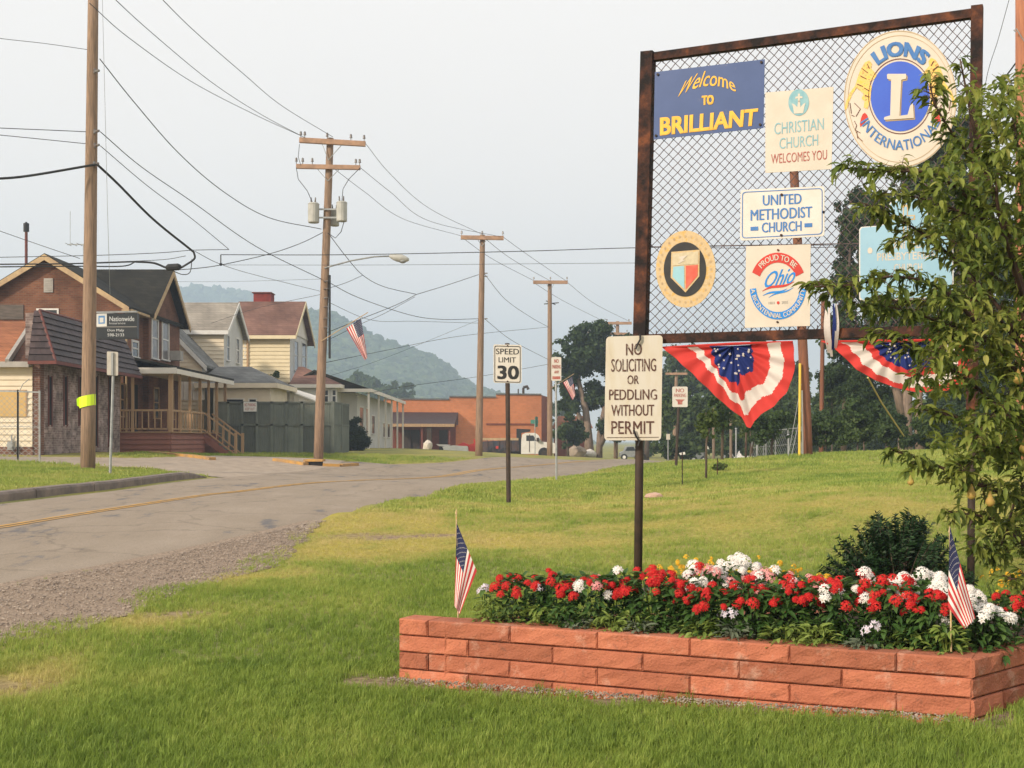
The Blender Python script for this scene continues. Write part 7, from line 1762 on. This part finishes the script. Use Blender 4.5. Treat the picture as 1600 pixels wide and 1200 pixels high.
flower_plant('small violet blooms low between red plants', 1140, .2, 955, .05, 3, [(HV,1)], nl=30, seed=351, hmin=.9); flower_plant('small pale violet blooms near the right front wall', 1366, .16, 978, .05, 3, [(HV,1)], nl=30, seed=352, hmin=.9)
for i, (px, py, D, rx) in enumerate([(1040,880,9.2,.2),(1085,874,9.2,.22),(1130,882,9.1,.2),(1180,876,9.0,.22),(1215,884,9.0,.18),(1275,893,9.0,.2),(1570,890,8.9,.25),(1600,905,8.8,.2)]):
    x = XP(px, D); flower_plant(['yellow flowering plant just right of the sign post behind the planter','yellow flowering plant behind the white and pink clump','feathery yellow flowering plant behind the tall white blooms','yellow flowering plant behind the middle of the planter','yellow flowering plant left of the dark bush','small yellow flowering plant touching the dark bush','yellow flowering plant below the pear branches','yellow flowering plant at the right edge behind the planter'][i], px, 0, py, rx, 14, [(HY,1)], fol=M_leafm, nl=170, L_=.05, w=.008, seed=360+i, group='yellow flowers behind the planter', z0=g(x, D), D=D, hmin=.75)
for i in range(15):
    px = 790 + i*49 + rnd.uniform(-12, 12); k_ = i % 3; sd_ = 400+i
    flower_plant(['first','second','third','fourth','fifth','sixth','seventh','eighth','ninth','tenth','eleventh','twelfth','thirteenth','fourteenth','last'][i] + ' low leafy edging plant from the left along the front wall', px, .22+rnd.uniform(-.02,.04), ZP(0,1) and (690 + (1.45-.50)/bedy(px, .2)*F), .13, 0, [], fol=[M_leafm, M_leafl, M_leafd][k_], nl=120, L_=.062, w=.020, seed=sd_, group='edging plants along the front wall', name='edging_plant', cat='plant')
# dark evergreen bush
def yew():
    D = 8.95; t = thing('evergreen_bush', 'dark green feathery evergreen bush behind the flowers', 'bush', W(1392, 1000, D)); r = random.Random(5); mb = MB(); c = W(1402, 960, D); c.z = g(c.x, D)+.05
    st = MB()
    for i in range(300):
        a = r.uniform(0, 6.283); el = r.uniform(.12, 1.35); l = r.uniform(.75, 1.0); tip = c + Vector((math.cos(a)*math.cos(el)*.60, math.sin(a)*math.cos(el)*.45, .10+math.sin(el)*.76))*l
        mid = c.lerp(tip, .55) + Vector((0,0,.07)); pts = [c.lerp(mid, .3), mid, mid.lerp(tip, .5)+Vector((0,0,.015)), tip]
        st.tube(pts, [.006,.004,.003,.001], 4)
        for k in range(70):
            u = r.uniform(.25, 1); p = mid.lerp(tip, u) if r.random() < .8 else c.lerp(mid, r.uniform(.6,1)); d = (tip-mid).normalized(); sd = d.cross(Vector((r.uniform(-1,1), r.uniform(-1,1), r.uniform(.2,1)))).normalized()*(1 if k % 2 else -1)
            q = (d*.7 + sd).normalized(); ll = .06*(1.15-u*.5)*r.uniform(.6,1.1); w = d.cross(sd).normalized()*.004 + d*.004; mb.add([p-w, p+w, p+q*ll+w*.4+Vector((0,0,-.008)), p+q*ll-w*.4+Vector((0,0,-.008))], [(0,1,2,3)])
    part('stems', st, M_bark, t, kind='stuff'); part('needles', mb, leafmat('yew_needles', [(.010,.030,.010),(.022,.058,.018),(.045,.10,.03)], 5, .2, .5), t, kind='stuff')
yew()
# stick flags
def stick_flag(label, D, s0, s1, corners, **kw):
    base = W(s0[0], s0[1], D); t = thing('stick_flag', label, 'flag', base, 'small stick flags'); m = MB(); m.cyl(base-Vector((0,0,.05)), W(s1[0], s1[1], D), .0045, n=7); c = W(s1[0], s1[1], D); m.cyl(c, c+Vector((0,0,.03)), .008, .002, n=7)
    part('stick', m, M_gold, t); flag(t, *corners, D, stars='star', off=-.012, **kw)
stick_flag('small striped flag on a stick at the left end of the planter', 7.75, (716,968), (713,803), ((713.5,817),(745,892),(710,946),(718,960)), amp=.012, waves=2.4)
stick_flag('small striped flag on a stick near the right corner of the planter', 6.42, (1486.5,1024), (1484,832), ((1484,822),(1481,948),(1524,966),(1507,983)), amp=.012, waves=2.6)

# ------------------------------------------------------------------ pear tree
M_pearleaf = leafmat('pear_leaf', [(.035,.055,.012),(.115,.165,.028),(.24,.275,.05),(.44,.385,.12)], 2.2, .35, .5)
M_twig = nmat('pear_bark', (.10,.055,.035), (.05,.03,.022), 20, rough=.85, bump=.4)
M_pear = nmat('pear_skin', (.40,.30,.06), (.30,.27,.06), 22, rough=.6, c3=(.42,.26,.07))
def pear_tree():
    DT = 7.5; base = Vector((XP(1668,DT), DT, g(XP(1668,DT), DT))); t = thing('pear_tree', 'leafy pear tree with arching branches at the right edge', 'tree', base); r = random.Random(11)
    BR = [  # px, py, D, radius
     [(1668,1080,7.5,.055),(1660,900,7.5,.05),(1640,720,7.5,.042),(1612,540,7.5,.032),(1575,370,7.5,.022),(1530,235,7.5,.012),(1500,92,7.5,.004)],
     [(1636,690,7.5,.022),(1590,600,7.35,.018),(1545,535,7.2,.014),(1480,457,7.0,.010),(1400,432,6.9,.007),(1335,445,6.85,.005),(1272,448,6.8,.003)],
     [(1570,360,7.5,.014),(1520,315,7.3,.010),(1460,272,7.1,.008),(1390,268,7.0,.006),(1318,262,6.9,.003)],
     [(1540,270,7.5,.010),(1500,225,7.4,.008),(1462,165,7.3,.006),(1452,118,7.3,.003)],
     [(1620,580,7.5,.018),(1560,480,7.6,.012),(1480,395,7.7,.009),(1410,345,7.6,.006),(1352,318,7.5,.003)],
     [(1650,800,7.5,.020),(1590,778,7.3,.016),(1530,757,7.1,.012),(1460,726,7.0,.008),(1395,703,6.9,.004)],
     [(1645,740,7.5,.018),(1575,650,7.7,.013),(1500,585,7.8,.009),(1430,540,7.8,.006),(1365,520,7.8,.003)],
     [(1655,880,7.5,.016),(1600,850,7.3,.012),(1545,810,7.2,.008),(1478,800,7.1,.004)],
     [(1605,500,7.5,.018),(1600,350,7.8,.012),(1590,230,7.9,.008),(1572,130,7.9,.003)],
     [(1660,930,7.5,.012),(1620,905,7.3,.008),(1575,905,7.2,.004)],
     [(1600,470,7.5,.014),(1560,330,7.2,.010),(1560,250,7.1,.006),(1550,180,7.1,.003)],
     [(1630,640,7.5,.016),(1570,560,7.2,.010),(1500,520,7.0,.007),(1420,600,6.9,.003)],
     [(1640,700,7.5,.016),(1560,690,7.6,.010),(1490,650,7.6,.006),(1440,640,7.6,.003)],
     [(1600,470,7.5,.014),(1540,420,7.9,.010),(1460,360,8.0,.006),(1390,380,8.0,.003)],
     [(1640,620,7.5,.016),(1640,480,7.2,.012),(1625,350,7.1,.008),(1600,270,7.1,.003)],
     [(1640,720,7.5,.016),(1600,660,7.1,.010),(1560,640,6.9,.006),(1520,690,6.8,.003)],
     [(1650,840,7.5,.016),(1590,720,7.2,.010),(1545,700,7.0,.006),(1500,740,6.9,.003)],
     [(1650,860,7.5,.016),(1600,760,7.6,.010),(1560,860,7.4,.006),(1525,850,7.3,.003)],
     [(1560,350,7.5,.012),(1500,330,7.5,.008),(1440,310,7.5,.005),(1370,300,7.45,.003)],
     [(1540,535,7.2,.010),(1460,500,7.1,.006),(1390,480,7.0,.004),(1330,478,6.95,.002)],
     [(1610,560,7.5,.012),(1530,470,7.4,.008),(1440,470,7.4,.005),(1360,470,7.3,.003)],
     [(1640,600,7.5,.012),(1600,420,7.6,.008),(1530,380,7.7,.005),(1480,330,7.8,.003)]]
    twigs = MB(); pts_leaf = []
    for bi, b in enumerate(BR):
        P_ = [W(x, y, D) for x, y, D, _ in b]; m = MB(); Q = [2*P_[0]-P_[1]] + P_ + [2*P_[-1]-P_[-2]]; S = []; Rr = []
        for i in range(len(P_)-1):
            a, bb, c, e = Q[i:i+4]
            for k in range(5): u = k/5; S.append(.5*((2*bb)+(c-a)*u+(2*a-5*bb+4*c-e)*u*u+(3*bb-a-3*c+e)*u**3)); Rr.append(b[i][3]*(1-u)+b[i+1][3]*u)
        S.append(P_[-1]); Rr.append(b[-1][3]); m.tube(S, Rr, 7); part('trunk' if bi == 0 else 'branch', m, M_twig, t, smooth=True)
        L_ = sum((S[i+1]-S[i]).length for i in range(len(S)-1)); n = int(L_*(84 if bi else 34))
        for k in range(n):
            u = (k+r.random())/n; u = (.30 if bi == 0 else .12) + u*(1-(.30 if bi == 0 else .12)); i = min(int(u*(len(S)-1)), len(S)-2); f = u*(len(S)-1)-i; p = S[i].lerp(S[i+1], f); d = (S[i+1]-S[i]).normalized()
            tw = r.uniform(.03, .17)*(1.15-.65*u); dirv = (Vector((r.uniform(-1,1), r.uniform(-1,1), r.uniform(-.7,.9))) + d*.5).normalized(); e = p + dirv*tw; e.z -= tw*.15
            if tw > .05: twigs.tube([p, p.lerp(e,.5)+Vector((0,0,.01)), e], [.0025,.002,.0012], 4)
            for j in range(r.randint(2, 5) if tw > .06 else r.randint(1, 3)): q = p.lerp(e, r.uniform(.5, 1.05)); pts_leaf.append((q, dirv))
    # fill the depth of the crown on the right
    for k in range(5600):
        px = r.uniform(1450, 1720); lo = np.interp(px, [1475,1500,1530,1580,1620,1720],[260,140,130,110,90,60]); hi = np.interp(px,[1475,1500,1530,1580,1620,1720],[700,780,840,870,900,950])
        py = r.uniform(lo, hi)
        if noise.noise((px*.018, py*.018, 3)) < -.16: continue
        pts_leaf.append((W(px, py, r.uniform(6.7, 8.6)), Vector((r.uniform(-1,1), r.uniform(-1,1), r.uniform(-1,.5))).normalized()))
    part('twig', twigs, M_twig, t, kind='stuff')
    lm = []
    for k in range(4): v, f = leafshape(.072*(1+.12*(k-1.5)), .029, .1+.16*k, .45, 4); mm = MB(); mm.add(v, f); mm.tube([(-.025,0,.004),(0,0,0)], .0011, 3); lm.append(mkmesh('leaf', mm, M_pearleaf))
    lv = [[tuple(v.co) for v in q.vertices] for q in lm]; lf = [[list(p.vertices) for p in q.polygons] for q in lm]
    r.shuffle(pts_leaf); vis = [p for p in pts_leaf if (p[0].x/p[0].y*F+800) < 1600]; vis.sort(key=lambda p: p[0].y); front = set(id(p) for p in vis[::max(1, len(vis)//3//300)][:300]); bulk = MB(); cnt = 0
    for p in pts_leaf:
        q, d = p; az = math.atan2(d.y, d.x) + r.uniform(-.7,.7); pitch = r.uniform(-.5, .95); M_ = Matrix.Translation(q) @ Euler((r.uniform(-.6,.6), pitch, az)).to_matrix().to_4x4() @ Matrix.Scale(r.uniform(.65, 1.12), 4); k = r.randrange(4)
        if id(p) in front: place('leaf', lm[k], t, M_)
        else: bulk.add([M_ @ Vector(v) for v in lv[k]], lf[k])
    part('leaf_mass', bulk, M_pearleaf, t, kind='stuff')
    for (px, py, D) in ((1518,772,6.95),(1547,783,6.95),(1591,592,7.0),(1423,752,6.9),(1600,700,7.0)):
        m = MB(); c = W(px, py, D); s = .024 if px != 1423 else .017; m.tube([c+Vector((0,0,s*2.3)), c+Vector((0,0,s*1.6)), c+Vector((0,0,s*.9)), c+Vector((0,0,s*.2)), c-Vector((0,0,s*.55)), c-Vector((0,0,s*1.1)), c-Vector((0,0,s*1.3))], [s*.12,s*.38,s*.6,s*.98,s*1.08,s*.6,s*.15], 12); q = part('pear', m, M_pear, t, smooth=True)
        m = MB(); m.tube([c+Vector((0,0,s*2.2)), c+Vector((.004,0,s*3.4))], .0015, 4); part('stalk', m, M_twig, q)
pear_tree()
